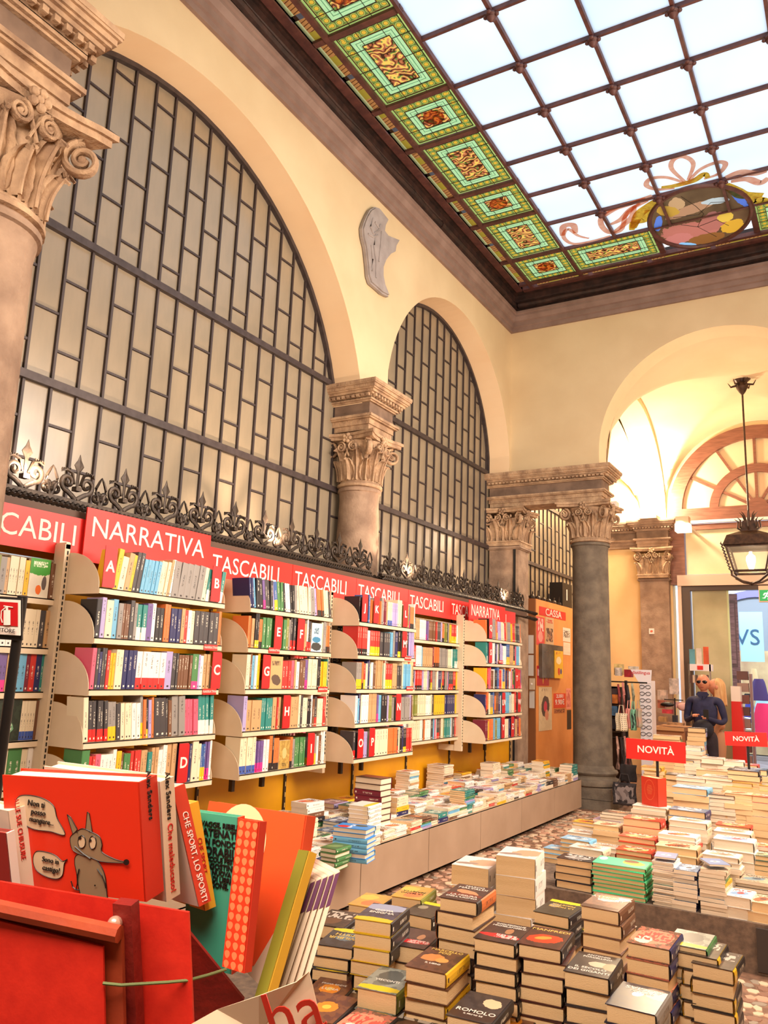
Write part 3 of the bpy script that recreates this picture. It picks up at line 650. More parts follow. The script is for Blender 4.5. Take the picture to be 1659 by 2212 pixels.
def capital(root, cx, cy, z0, r, square=False, h=.56, mats=None):
    m = mats or STONEW; o = MB()
    if square: 
        for a, b_, e in ((0, .05, .03), (.05, .07, .045), (.07, .40, .0)): o.box(cx-r-e, cx+r+e, cy-r-e, cy+r+e, z0+a, z0+b_)
    else: o.lathe([(r+.0, 0), (r+.03, .01), (r+.03, .035), (r+.005, .05), (r-.005, .07), (r*.97, .25), (r*1.05, .38), (r*1.22, .46), (r*1.25, .475)], 28, (cx, cy, z0))
    # abacus with hollowed sides
    H = r*1.52; n = 10; pts = []
    for k in range(4):
        a = k*pi/2; c, s_ = cos(a), sin(a)
        for i in range(n):
            t = -1+2*i/n; x, y = H*t*.96, -H+(.2*H*(1-t*t)); pts.append((cx+x*c-y*s_, cy+x*s_+y*c))
    o.prism(pts, .035, Matrix.Translation((0, 0, z0+h-.08))); o.prism([(cx+(p[0]-cx)*1.06, cy+(p[1]-cy)*1.06) for p in pts], .03, Matrix.Translation((0, 0, z0+h-.045)))
    cap = o.build('capital', m, root, smooth=True)
    nl = 8
    for i in range(nl):
        a = 2*pi*i/nl; 
        d = r/max(abs(cos(a)), abs(sin(a))) if square else r
        inst('leaf', LEAF1, cap, (cx+d*cos(a), cy+d*sin(a), z0+.07), (0, 0, a), (1, r/.24, 1))
        a2 = a+pi/nl; d = r/max(abs(cos(a2)), abs(sin(a2))) if square else r
        inst('leaf', LEAF2, cap, (cx+d*.96*cos(a2), cy+d*.96*sin(a2), z0+.07), (0, 0, a2), (1, r/.24, 1))
    for i in range(4):
        a = pi/4+i*pi/2; inst('volute', VOL, cap, (cx+r*1.62*cos(a), cy+r*1.62*sin(a), z0+h-.175), (0, 0, a))
        a = i*pi/2
        for s_ in (-1, 1): inst('volute', VOL, cap, (cx+r*1.28*cos(a)-s_*.07*sin(a), cy+r*1.28*sin(a)+s_*.07*cos(a), z0+h-.16), (0, 0, a+s_*pi/2), (.6, .7, .6))
    o = MB()
    for i in range(4):
        a = i*pi/2; q = Vector((cx+r*1.34*cos(a), cy+r*1.34*sin(a), z0+h-.07))
        for k in range(5): o.ball(q+Vector((-sin(a)*.035*cos(k*1.257), cos(a)*.035*cos(k*1.257), .035*sin(k*1.257))), .022, 7, 5)
        o.ball(q, .02, 7, 5)
    o.build('fleuron', m, cap, smooth=True)
    o = MB()
    for i in range(28):
        a = 2*pi*i/28; d = (r*1.13)/max(abs(cos(a)), abs(sin(a))) if square else r*1.13; o.ball((cx+d*cos(a), cy+d*sin(a), z0+.425), (.016, .016, .024), 6, 4)
    o.build('egg_moulding', m, cap, smooth=True, kind='stuff')
    return cap
def entab(root, x0, x1, y0, y1, z0=3.98, name='entablature', m=None):
    """architrave, frieze and cornice as stepped mouldings round a rectangle (half sizes at the shaft)"""
    m = m or STONEW; o = MB()
    for e, a, b_ in ((.0, 0, .055), (.015, .055, .11), (.045, .11, .125), (.06, .125, .15)): o.box(x0-e, x1+e, y0-e, y1+e, z0+a, z0+b_)
    ar = o.build('architrave', m, root)
    o = MB(); o.box(x0-.005, x1+.005, y0-.005, y1+.005, z0+.15, z0+.285); o.build('frieze', mat('grey_frieze_stone', (134, 110, 92), .85, (106, 86, 72), 6, .3) if 'FRZ' not in globals() else FRZ, root)
    o = MB()
    for e, a, b_ in ((.03, .285, .30), (.05, .30, .325), (.075, .345, .36), (.10, .36, .385), (.12, .385, .40), (.135, .40, .43), (.15, .43, .445), (.155, .445, .475)): o.box(x0-e, x1+e, y0-e, y1+e, z0+a, z0+b_)
    o.box(x0-.05, x1+.05, y0-.05, y1+.05, z0+.32, z0+.35)
    co = o.build('cornice', m, root)
    o = MB(); p = .055
    def run(a, b_, f):
        n = int((b_-a)/p)
        for k in range(n): f(a+(k+.5)*(b_-a)/max(n, 1))
    e = .085
    for yy in (y0-e, y1+e): run(x0-.06, x1+.06, lambda t: o.cbox((t, yy, z0+.336), (.03, .03, .03)))
    for xx in (x0-e, x1+e): run(y0-.06, y1+.06, lambda t: o.cbox((xx, t, z0+.336), (.03, .03, .03)))
    o.build('dentils', m, co, kind='stuff'); return co
FRZ = mat('grey_frieze_stone', (134, 110, 92), .85, (106, 86, 72), 6, .3)  # frieze stone, a darker grey-brown than the mouldings
def column(label, cx, cy, r, z0=0.0, base=True, shaft_m=None, name='stone_column'):
    t = thing(name, label, 'column', (cx, cy, z0)); m = shaft_m or STONE
    o = MB(); zb = z0+(.50 if base else 0)
    o.lathe([(r*1.05, 0), (r*1.04, .3)] + [(r*(1.04-.08*max(0, (i/10-.25))), .3+(3.36-zb-.36)*i/10) for i in range(1, 11)]+[(r*1.02, 3.365-zb), (r*1.09, 3.372-zb), (r*1.09, 3.40-zb), (r, 3.42-zb)], 36, (cx, cy, zb)); o.build('shaft', m, t, smooth=True)
    if base:
        o = MB(); h = r*1.28; o.box(cx-h, cx+h, cy-h, cy+h, z0, z0+.265); pl = o.build('plinth', STONED, t)
        o = MB(); o.box(cx-h-.002, cx+h+.002, cy-h-.002, cy+h+.002, z0+.12, z0+.125); o.build('joint', DARK, pl)
        o = MB(); o.lathe([(r*1.3, .265), (r*1.4, .28), (r*1.44, .315), (r*1.4, .35), (r*1.26, .36), (r*1.2, .375), (r*1.2, .40), (r*1.28, .41), (r*1.33, .435), (r*1.28, .46), (r*1.15, .468), (r*1.12, .49), (r*1.05, .52)], 36, (cx, cy, z0)); o.build('base_moulding', STONED, t, smooth=True)
    capital(t, cx, cy, 3.41, r); return t
c2 = column('thick round grey stone column on a square plinth beside the low book platform', -3.1, 10.82, .24, shaft_m=STONED)
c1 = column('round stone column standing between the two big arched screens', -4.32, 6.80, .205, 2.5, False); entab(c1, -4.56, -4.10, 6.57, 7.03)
c0 = column('nearest stone column, cropped at the left edge of the picture', -3.12, 1.80, .235); 
def pier(label, x0, x1, y0, y1, z0, m=None):
    t = thing('stone_pier', label, 'pier', ((x0+x1)/2, (y0+y1)/2, z0)); o = MB(); o.box(x0, x1, y0, y1, z0, 3.36); 
    for e, a, b_ in ((.02, 3.36, 3.375), (.04, 3.375, 3.40), (.02, 3.40, 3.42)): o.box(x0-e, x1+e, y0-e, y1+e, a, b_)
    o.build('shaft', m or STONE, t); return t
pr = pier('corner pier of grey stone where the screen wall meets the arcade', -4.5, -4.06, 10.62, 11.02, 0); capital(pr, -4.28, 10.82, 3.41, .215, True)
o = MB(); o.box(-4.13, -4.10, 10.60, 10.63, 0, 3.36); o.build('groove', DARK, pr)
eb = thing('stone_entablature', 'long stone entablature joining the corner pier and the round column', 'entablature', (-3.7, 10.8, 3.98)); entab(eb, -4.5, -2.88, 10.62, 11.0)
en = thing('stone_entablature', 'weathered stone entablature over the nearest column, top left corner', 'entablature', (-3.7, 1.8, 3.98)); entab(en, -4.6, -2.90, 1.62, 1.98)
p3 = pier('flat stone pilaster against the far wall left of the door', -3.36, -2.86, 14.86, 15.0, 0, STONE); capital(p3, -3.11, 15.02, 3.41, .235, True)
ef = thing('stone_entablature', 'stone entablature on the far wall under the glowing wall lamp', 'entablature', (-3.9, 15.0, 3.98)); entab(ef, -5.2, -3.4, 14.93, 15.02, m=STONE); entab(ef, -3.38, -2.84, 14.80, 15.0, m=STONE)
b = MB(); b.box(-3.22, -3.13, 14.845, 14.86, 2.42, 2.52); q = b.build('framed_notice', WHT, label='small white framed notice on the far pilaster', category='notice'); b = MB(); b.quad((-3.21, 14.843, 2.43), (-3.14, 14.843, 2.43), (-3.14, 14.843, 2.51), (-3.21, 14.843, 2.51)); b.build('printed_sheet', paint_mat('notice_print', (236, 226, 214), [(.5, .5, .35, .25, 10, (226, 110, 80))]), q)
# ================================================================== plaster relief
pts = [(802, 452), (812, 446), (822, 449), (832, 462), (840, 472), (834, 484), (832, 497), (840, 508), (852, 513), (865, 518), (858, 530), (856, 543), (846, 548), (835, 562), (829, 578), (829, 598), (833, 618), (842, 641), (828, 634), (815, 622), (803, 612), (798, 596), (796, 570), (792, 535), (786, 510), (785, 492), (789, 478), (796, 462)]
P3 = [at(x, y, 0, XL+.06) for x, y in pts]; LOC = at(815, 560, 0, XL)
M = Matrix(((0, 0, 1, 0), (1, 0, 0, 0), (0, 1, 0, 0), (0, 0, 0, 1)))
t = thing('plaster_relief', 'grey plaster cast fragment with a thorny edge hung high between the arches', 'relief', LOC)
RG = mat('grey_plaster_cast', (166, 156, 152), .8, (150, 140, 136), 8, .3)
o = MB(); cy_, cz_ = sum(p.y for p in P3)/len(P3), sum(p.z for p in P3)/len(P3)
for s_, x0, x1 in ((1.0, XL+.01, XL+.045), (.96, XL+.045, XL+.06)): o.prism([(cy_+(p.y-cy_)*s_, cz_+(p.z-cz_)*s_) for p in P3], x1-x0, Matrix.Translation((x0, 0, 0)) @ M)
o.build('slab', RG, t)
o = MB()
for L in ([(806, 470), (800, 490), (806, 505), (818, 498), (822, 485)], [(812, 500), (808, 530), (813, 570), (812, 600)], [(824, 500), (822, 530), (818, 565)], [(802, 530), (805, 560), (803, 585)], [(810, 480), (818, 492)], [(795, 505), (806, 512), (816, 508)]):
    o.tube([at(x, y, 0, XL+.062) for x, y in L], .011, 5)
o.build('relief_carving', RG, t, smooth=True)
# ================================================================== wrought iron cresting
def spiral(b, cy, cz, r, turns, a0, sgn, w=.012, x=0, tail=None):
    P = []; n = 22
    for i in range(n+1):
        t_ = i/n; a = a0+sgn*turns*2*pi*(1-t_); rr = r*(.18+.82*t_); P.append((x, cy+rr*cos(a), cz+rr*sin(a)))
    if tail: P += tail
    b.tube(P, [(.007, w*(.6+.4*i/len(P))) for i in range(len(P))], 6, flat=(1, 0, 0))
u_ = MB()
for s_ in (-1, 1):
    spiral(u_, s_*.068, .105, .052, 1.3, -pi/2+(0), s_, .016, tail=[(0, s_*.03, .03), (0, s_*.005, .01)])
    spiral(u_, s_*.145, .05, .038, 1.2, pi/2, -s_, .013, tail=[(0, s_*.17, .02), (0, s_*.178, .0)])
    u_.tube([(0, s_*.02, .10), (0, s_*.045, .165), (0, s_*.085, .178), (0, s_*.12, .16)], [.006, .009, .007, .003], 5)
    for k in range(5): u_.cbox((0, s_*(.06+k*.014), .183-k*.002), (.006, .006, .016))
u_.cbox((0, 0, .075), (.026, .04, .026)); SCR = u_.mesh('scroll_pair', [IRON], True)
u_ = MB(); u_.tube([(0, 0, .08), (0, 0, .16), (0, 0, .18), (0, 0, .215), (0, 0, .25), (0, 0, .285)], [(.004, .008), (.004, .01), (.004, .012), (.004, .034), (.003, .012), (.001, .001)], 6, flat=(1, 0, 0)); SPR_M = u_.mesh('spear', [IRON])
u_ = MB(); 
for s_ in (-1, 1): u_.tube([(0, 0, .03), (0, s_*.03, .07), (0, s_*.034, .10), (0, s_*.012, .145), (0, 0, .165)], [.006, .009, .009, .007, .003], 5)
u_.ball((0, 0, .04), .016, 8, 6); BUD = u_.mesh('bud', [IRON], True)
def cresting(label, y0, y1, x):
    t = thing('iron_cresting', label, 'cresting', (x, (y0+y1)/2, 2.52)); o = MB(); o.box(x-.02, x+.02, y0, y1, 2.505, 2.53); o.box(x-.03, x+.035, y0, y1, 2.455, 2.47); o.build('rail', IRON, t)
    o = MB(); n = int((y1-y0)/.035)
    for k in range(n):
        yy = y0+(k+.5)*.035; o.tube([(x+.03, yy-.02, 2.47), (x+.045, yy, 2.485), (x+.03, yy+.02, 2.505)], .011, 5)
    o.build('rope_edge', IRON, t, smooth=True, kind='stuff')
    n = round((y1-y0)/.355); p = (y1-y0)/n
    for k in range(n):
        yy = y0+(k+.5)*p; inst('scroll_pair', SCR, t, (x, yy, 2.525), sc=(1.6, p/.36*1.0, 1)); inst('spear', SPR_M, t, (x, yy, 2.525), sc=(1.3, 1.15, 1)); inst('bud', BUD, t, (x, yy+p/2, 2.525), sc=(1, 1.1, 1.1))
    return t
cresting('wrought iron cresting of scrolls and spears under the nearest arched screen', 2.2, 6.42, -3.93)
cresting('wrought iron cresting of scrolls and spears under the smaller arched screen', 6.62, 10.45, -3.93)
t = thing('iron_collar', 'twisted iron collar wrapping the foot of the middle column', 'collar', (-4.3, 6.8, 2.45))
for z in (2.43, 2.50):
    o = MB(); P = [(-4.32+.30*cos(a), 6.80+.30*sin(a), z) for a in [(-100+200*i/20)*pi/180 for i in range(21)]]; o.tube(P, .017, 6)
    for i, p in enumerate(P):
        if i % 1 == 0: o.ball((p[0], p[1], p[2]+.012), (.02, .02, .016), 6, 4)
    o.build('twisted_ring', IRON, t, smooth=True)
t = thing('iron_collar', 'twisted iron collar bent round the corner pier', 'collar', (-4.2, 10.6, 2.45))
for z in (2.42, 2.50):
    o = MB(); P = [(-4.02, 10.45, z), (-4.0, 10.55, z), (-3.96, 10.75, z-.01), (-3.93, 10.95, z-.03)]; o.tube(P, .02, 6)
    for k in range(14): q = Vector(P[0]).lerp(Vector(P[-1]), k/13); o.ball(q+Vector((0.02, 0, .01)), (.02, .014, .02), 6, 4)
    o.build('twisted_ring', IRON, t, smooth=True)
# masonry behind the shelves, board and signs
b = MB(); b.box(-4.5, -4.085, 2.05, 10.5, 0, 2.39); b.build('wall_low', mat('low_wall_paint', (150, 120, 84), .8), **struct)
b = MB(); b.box(-4.5, -3.87, 2.1, 10.45, 2.40, 2.46); b.build('trim_20', mat('valance_top', (90, 64, 48), .6), **struct)
# ================================================================== shelving
t = thing('yellow_backboard', 'bright yellow slatted backboard running along the wall behind the shelves', 'backboard', (-4.05, 6.2, 1.4))
ys = [2.05]+[3.42+1.01*i for i in range(7)]+[10.3]
for a, b_ in zip(ys, ys[1:]):
    o = MB(); o.box(-4.08, -4.05, a+.012, b_-.012, .40, 2.40); o.build('yellow_panel', YEL, t)
    o = MB(); o.box(-4.075, -4.035, b_-.012, b_+.012, .40, 2.38); st = o.build('slotted_standard', mat('dark_standard', (52, 40, 30), .5), t)
    o = MB()
    for k in range(24): o.cbox((-4.034, b_, .46+k*.08), (.003, .008, .035))
    o.build('slots', mat('standard_slot_light', (226, 190, 110), .5) if 'SLT' not in globals() else SLT, st, kind='stuff')
# shelf book library ------------------------------------------------
NM = {'red': (200, 52, 46), 'orange': (220, 118, 60), 'cream': (232, 216, 184), 'white': (240, 234, 226), 'black': (34, 30, 34), 'navy': (40, 42, 92), 'blue': (62, 98, 160), 'sky blue': (110, 176, 210), 'teal': (44, 132, 124), 'green': (74, 130, 76), 'olive': (130, 134, 60), 'yellow': (234, 182, 36), 'pink': (220, 96, 120), 'purple': (112, 88, 148), 'maroon': (120, 34, 52), 'grey': (146, 140, 134), 'brown': (116, 78, 54), 'tan': (196, 156, 110), 'lilac': (172, 160, 206), 'charcoal': (66, 62, 64)}
SP = []
for cn, c in NM.items():
    dark = sum(c) < 330; ti = (238, 228, 206) if dark else (50, 40, 40)
    SP.append((cn, spine_mat('spine_'+cn.replace(' ', '_'), c, None, ti)))
for cn, c2, bn in (('white', (214, 40, 36), 'red'), ('black', (236, 190, 30), 'yellow'), ('purple', (232, 50, 140), 'pink'), ('red', (236, 190, 30), 'yellow'), ('cream', (60, 90, 170), 'blue'), ('green', (230, 60, 130), 'pink'), ('grey', (236, 190, 30), 'yellow'), ('orange', (40, 34, 34), 'black'), ('charcoal', (214, 40, 36), 'red'), ('teal', (240, 234, 220), 'white'), ('red', (30, 26, 26), 'black'), ('blue', (236, 190, 30), 'yellow')):
    dark = sum(NM[cn]) < 330; SP.append(('%s %s-footed' % (cn, bn), spine_mat('spine_%s_%s' % (cn, bn), NM[cn], c2, (238, 228, 206) if dark else (50, 40, 40), bt=random.choice((.22, .3, .36)))))
SPW = [9 if n in ('white', 'cream') else 4.5 if n in ('black', 'charcoal', 'grey', 'tan') else 3 if n in ('red', 'orange', 'navy', 'brown', 'lilac') else 1.6 if n in ('yellow', 'sky blue', 'maroon', 'olive') else .9 if 'teal' not in n and 'green' not in n else .55 for n, _ in SP]
def pick(rg): return rg.choices(SP, SPW)[0]
o = MB()                                  # unit book: spine face at x=0, body towards -x, thickness +y, height +z
seg = [(-.012, 0), (-.002, .12), (0, .35), (0, .65), (-.002, .88), (-.012, 1)]
for (xa, ya), (xb, yb) in zip(seg, seg[1:]):
    o.quad((xa, ya, 0), (xb, yb, 0), (xb, yb, 1), (xa, ya, 1), ((ya, 0), (yb, 0), (yb, 1), (ya, 1)))
o.quad((-1, 0, 0), (-.012, 0, 0), (-.012, 0, 1), (-1, 0, 1), ((.95, .2), (.96, .2), (.96, .95), (.95, .95))); o.quad((-.012, 1, 0), (-1, 1, 0), (-1, 1, 1), (-.012, 1, 1), ((.95, .2), (.96, .2), (.96, .95), (.95, .95)))
o.cur = 1
for z in (0, 1):
    n = o.add([(a, c, z if z == 0 else .99) for a, c in seg]+[(-1, 1, z*.99), (-1, 0, z*.99)]); o.face([n+i for i in range(8)][::(1 if z else -1)])
o.quad((-1, 1, 0), (-1, 0, 0), (-1, 0, 1), (-1, 1, 1))
s_recalc[0] = False; UB = o.mesh('shelf_book', [SP[0][1], PAPER], False); s_recalc[0] = True
stuff = {}                                # joined far books: key -> MB with many materials
SPM = [m for _, m in SP]+[PAPERW]
def stuff_book(key, M, cidx, sc):
    b = stuff.setdefault(key, MB()); 
    def pt(p): return M @ Vector((p[0]*sc[0], p[1]*sc[1], p[2]*sc[2]))
    seg2 = [(0, 0), (0, 1)]; b.cur = cidx
    A = [pt(p) for p in ((0, 0, 0), (0, 1, 0), (0, 1, 1), (0, 0, 1), (-1, 0, 0), (-1, 1, 0), (-1, 1, 1), (-1, 0, 1))]; n = b.add(A)
    b.face((n, n+1, n+2, n+3), ((0, 0), (1, 0), (1, 1), (0, 1))); 
    for q in ((4, 0, 3, 7), (1, 5, 6, 2)): b.face([n+i for i in q], ((.95, .2), (.96, .2), (.96, .95), (.95, .95)))
    b.cur = len(SPM)-1; b.face((n+3, n+2, n+6, n+7)); b.face((n+4, n+5, n+1, n))
def divider(ch, x, y, z, unit, w=.084, face=True):
    t = thing('letter_divider', 'red letter %s index plate among the spines of the %s' % (ch, unit), 'divider', (x, y, z))
    o = MB(); h = .225; pts = [(0, 0), (w-.012, 0), (w-.003, .005), (w, .014), (w, h-.016), (w-.004, h-.005), (w-.014, h), (0, h)]
    M = frame((x+.006, y, z+.002), (0, 1, 0), (0, 0, 1)); o.prism(pts, .004, M); o.build('plate', REDD, t)
    o = MB(); o.prism([(p[0]+.004, p[1]) for p in pts], .002, M @ Matrix.Translation((0, 0, -.003))); o.build('plate_edge', WHT, t)
    text('letter', ch, M @ Matrix.Translation((w*.52, h*.5, .0045)), .085, WHT, t, bold=.025)
    return t
NARR_Y0 = {}
counts = {'ind': 0}
def fill(unit, row, y0, y1, z, xf, individual, key, letters=(), lean=0, tiny=.0, seed=0, hmax=.235, faceout=()):
    rg = random.Random(seed*31+row*7+3); y = y0+.004; n = 0; run = 0; cur = None; L = dict((round(a, 3), c) for a, c in letters); ln = lean
    FO = list(faceout)
    while y < y1-.012:
        got = [a for a in L if y >= a]
        if got:
            a = got[0]; divider(L.pop(a), xf, y, z, unit); y += .086; continue
        if FO and y >= FO[0][0]:
            _, nm, mt, w, h = FO.pop(0); o = MB(); o.quad((0, 0, 0), (0, w, 0), (0, w, h), (0, 0, h)); o.cur = 1; o.box(-.02, -.0005, 0, w, 0, h)
            o = o.build('face_out_book', [mt, PAPERW], label=nm, category='book'); o.location = (xf-.004, y, z); y += w+.006; continue
        if run <= 0: cur = rg.choices(range(len(SP)), SPW)[0]; run = rg.choice((1, 1, 1, 1, 2, 2, 3, 5)); th = rg.uniform(.016, .036) if rg.random() > .12 else rg.uniform(.037, .052); hh = rg.uniform(.192, hmax)
        run -= 1
        t_ = min(th, y1-y-.002)
        if t_ < .008: break
        h = hh*rg.uniform(.995, 1.0); dep = rg.uniform(.125, .15); n += 1
        lz = ln if rg.random() > .1 else ln*.6
        M = Matrix.Translation((xf-rg.uniform(.004, .014), y, z)) @ Matrix.Rotation(lz, 4, 'X')
        if individual:
            nm = SP[cur][0]; ob = bpy.data.objects.new('shelf_book', UB); COL.objects.link(ob)
            ob.matrix_basis = M @ Matrix.Diagonal((dep, t_, h, 1)); ob.material_slots[0].link = 'OBJECT'; ob.material_slots[0].material = SP[cur][1]
            ob['label'] = '%s %s book, %s from left, %s shelf of the %s' % ('thick' if t_ > .034 else 'slim' if t_ < .018 else 'medium', nm, ordn(n), ordn(row+1), unit); ob['category'] = 'book'; ob['group'] = 'books on the shelves of the %s' % unit; counts['ind'] += 1
        else: stuff_book(key, M, cur, (dep, t_, h))
        y += t_+(.0006 if lz == 0 else abs(sin(lz))*.004+.0008)
SZ = [2.00, 1.735, 1.465, 1.195, .925]
def bookend_mesh():
    o = MB(); pts = [(0, 0), (.285, 0), (.285, .03)]+[(.285*sqrt(max(0, 1-(i/10)**2)) if i < 10 else 0.02, .03+.17*sin(i/10*pi/2)) for i in range(1, 11)]
    pts = [(0, -.035), (.29, -.035), (.29, .0)]+[(.03+.26*cos(i/12*pi/2), .195*sin(i/12*pi/2)) for i in range(1, 13)]+[(0, .195)]
    o.prism(pts, .003, Matrix(((1, 0, 0, 0), (0, 0, 1, 0), (0, 1, 0, 0), (0, 0, 0, 1)))); return o.mesh('bookend', [SHELFW])
BE = bookend_mesh()
def unit(nm, label, y0, y1, post=True, rowcfg=None, individual=True, key=None, seed=0):
    t = thing('shelf_unit', label, 'shelf', (-3.78, y0, .9)); xf = -3.49
    if post:
        o = MB(); o.box(-3.84, -3.755, y0-.04, y0-.005, .80, 2.24); o.box(-4.03, -3.755, y0-.035, y0-.005, 2.215, 2.25); o.box(-4.03, -3.76, y0-.035, y0-.005, .80, .86); p = o.build('post', SHELFW, t)
        o = MB()
        for k in range(44): o.cbox((-3.753, y0-.02, .86+k*.031), (.004, .006, .02))
        o.build('slots', DARK, p, kind='stuff')
    for k, z in enumerate(SZ):
        o = MB(); o.box(-3.79, xf, y0, y1, z-.006, z); o.box(xf-.006, xf, y0, y1, z-.032, z); o.box(-3.79, -3.785, y0, y1, z-.03, z+.05); sh = o.build('shelf', SHELFW, t)
        o = MB(); o.box(xf, xf+.002, y0+.01, y1-.01, z-.004, z-.001); o.build('shelf_groove', DARK, sh)
        for yy in (y0-.003, y1): inst('bookend', BE, t, (-3.785, yy, z+.001))
        c = (rowcfg or {}).get(k, {})
        fill(nm, k, y0+.006, y1-.004, z+.001, xf-.006, individual, key, seed=seed, **c)
    for yy in (y0+.3, y1-.35):
        o = MB(); o.box(-3.83, -3.80, yy, yy+.03, .76, .93); o.build('bracket', mat('dark_bracket', (50, 34, 22), .5) if 'BRK' not in globals() else BRK, t)
    return t
BRK = mat('dark_bracket', (50, 34, 22), .5); SLT = mat('standard_slot_light', (226, 190, 110), .5)
ag_m = paint_mat('green_cover_with_figures', (224, 214, 190), [(.5, .85, .8, .28, 0, (62, 150, 50)), (.25, .3, .2, .22, 10, (222, 210, 190)), (.5, .2, .14, .12, 0, (232, 110, 40)), (.75, .38, .12, .18, 0, (96, 84, 80))], [(.78, .93, .15, .85, (226, 230, 200), 26)])
fo_m = paint_mat('dark_green_cover_with_label', (50, 62, 50), [(.5, .32, .26, .16, 0, (120, 170, 130))], [(.26, .4, .3, .7, (230, 236, 220), 20)], (38, 46, 40))
tan_m = paint_mat('tan_cover_dark_picture', (196, 164, 110), [(.55, .28, .34, .16, -10, (92, 72, 58))], [(.72, .86, .2, .8, (110, 84, 60), 24)], rough=.5)
gold_m = paint_mat('mottled_gold_cover', (190, 158, 84), [(.5, .55, .2, .2, 0, (206, 182, 120))], [(.1, .2, .3, .7, (60, 50, 40), 30)], (164, 130, 62))
sea_m = paint_mat('pale_blue_cover_with_ruins', (188, 214, 226), [(.5, .18, .5, .14, 0, (60, 62, 60)), (.5, .42, .4, .1, 0, (60, 130, 170))], [(.62, .84, .25, .75, (90, 120, 140), 24)])
ped_m = paint_mat('dark_cover_red_figure', (216, 200, 150), [(.5, .86, .7, .28, 0, (44, 52, 44)), (.5, .28, .16, .2, 0, (204, 60, 36)), (.5, .54, .05, .05, 0, (60, 40, 30))], [(.78, .92, .2, .8, (220, 220, 200), 22)])
unit('A to D unit', 'cream metal shelf unit of five shelves marked A to D at the left', 2.95, 3.95, True, {0: dict(letters=((2.955, 'A'), (3.80, 'B')), lean=-.13), 1: dict(hmax=.22), 2: dict(letters=((3.85, 'C'),), hmax=.22), 3: dict(lean=.10), 4: dict(letters=((3.64, 'D'),))}, seed=1)
unit('E to I unit', 'cream metal shelf unit of five shelves marked E to I, second along', 4.21, 5.19, False, {0: dict(lean=.17, hmax=.205), 1: dict(letters=((4.46, 'E'), (4.72, 'F')), faceout=((4.93, 'book shown face out with a pale blue cover of ruins, beside the letter F', sea_m, .13, .21),)), 2: dict(letters=((4.36, 'G'),), faceout=((4.44, 'tan book shown face out beside the letter G', tan_m, .15, .22),)), 3: dict(letters=((4.62, 'H'),)), 4: dict(letters=((4.93, 'I'),), faceout=((4.60, 'mottled gold book shown face out on the bottom shelf left of the letter I', gold_m, .12, .19),))}, seed=2)
unit('J to P unit', 'cream metal shelf unit of five shelves marked J to P behind a slotted post', 5.58, 6.56, True, {0: dict(letters=((5.60, 'J'), (5.79, 'K'), (6.27, 'L'))), 1: dict(letters=((6.30, 'M'),)), 3: dict(letters=((6.22, 'N'),)), 4: dict(letters=((5.62, 'O'), (5.78, 'P')))}, False, 'JP', seed=3)
unit('Q to Z shelf unit', 'farthest cream metal shelf unit, marked Q to Z', 8.20, 9.27, True, {0: dict(letters=((8.22, 'Q'),), lean=.08), 1: dict(letters=((8.24, 'S'),)), 2: dict(letters=((9.02, 'T'),)), 3: dict(letters=((8.62, 'UV'), (9.12, 'W'))), 4: dict(letters=((8.62, 'Y'), (8.90, 'Z')))}, False, 'QZ', seed=4)
def setback(nm, label, y0, y1, individual, key, seed, fo={}):
    t = thing('wall_shelf', label, 'shelf', (-3.95, y0, .9)); xf = -3.80
    for k, z in enumerate([1.935, 1.67, 1.44, 1.19, .95]):
        o = MB(); o.box(-4.03, xf, y0, y1, z-.006, z); o.box(xf-.006, xf, y0, y1, z-.034, z); o.build('shelf', SHELFW, t)
        fill(nm, k, y0+.01, y1-.01, z+.001, xf-.012, individual, key, seed=seed, hmax=.205, faceout=fo.get(k, ()))
    o = MB(); o.tube([(-3.84, y0, 2.145), (-3.84, y1, 2.145)], .009, 8); o.build('hanging_rail', CHROME, t, smooth=True)
setback('leftmost wall shelf', 'cream wall shelf set back under a chrome rail at the left edge', 2.08, 2.96, False, 'SB0', 6, {0: ((2.74, 'green and white illustrated book shown face out on the top shelf at the left edge', ag_m, .125, .21),), 3: ((2.62, 'dark green book with a framed title shown face out at the left edge', fo_m, .16, .21),)})
setback('wall shelf between the second and third units', 'narrow piece of set-back wall shelf beside the slotted post', 5.0, 5.85, False, 'SB1', 7)
setback('wall shelf under the yellow strip', 'cream wall shelf set back between the third unit and the farthest one', 6.3, 8.45, False, 'SB2', 8, {1: ((6.92, 'dark book with a red figure shown face out on the set-back shelf', ped_m, .19, .215),)})
setback('wall shelf at the corner', 'short set-back wall shelf ending at the corner pier', 9.2, 9.95, False, 'SB3', 9)
for key, nm in (('SB0', 'leftmost wall shelf'), ('JP', 'third shelf unit'), ('QZ', 'farthest shelf unit'), ('SB1', 'set-back shelf by the slotted post'), ('SB2', 'set-back shelf under the yellow strip'), ('SB3', 'set-back shelf by the corner pier')):
    o = stuff[key].build('shelf_books', SPM, label='packed spines filling the %s' % nm, category='books', kind='stuff')
# small red shelf tags
for (x, y, s_) in ((455, 1399, 1), (452, 1494, 1), (592, 1405, 2), (697, 1489, 2), (881, 1422, 3), (885, 1487, 3), (1082, 1430, 4)):
    p = at(x, y, 0, -3.487); t = thing('shelf_tag', 'small red shelf strip tag, %s from the left' % ordn(len([1 for o_ in S.objects if o_.name.startswith('shelf_tag')])+1), 'tag', p); o = MB(); o.box(-3.487, -3.484, p.y-.06, p.y+.06, p.z-.018, p.z+.018); o.build('strip', RED, t)
    text('lettering', 'NARRATIVA', frame((-3.4835, p.y, p.z), (0, 1, 0), (0, 0, 1)), .022, WHT, t)
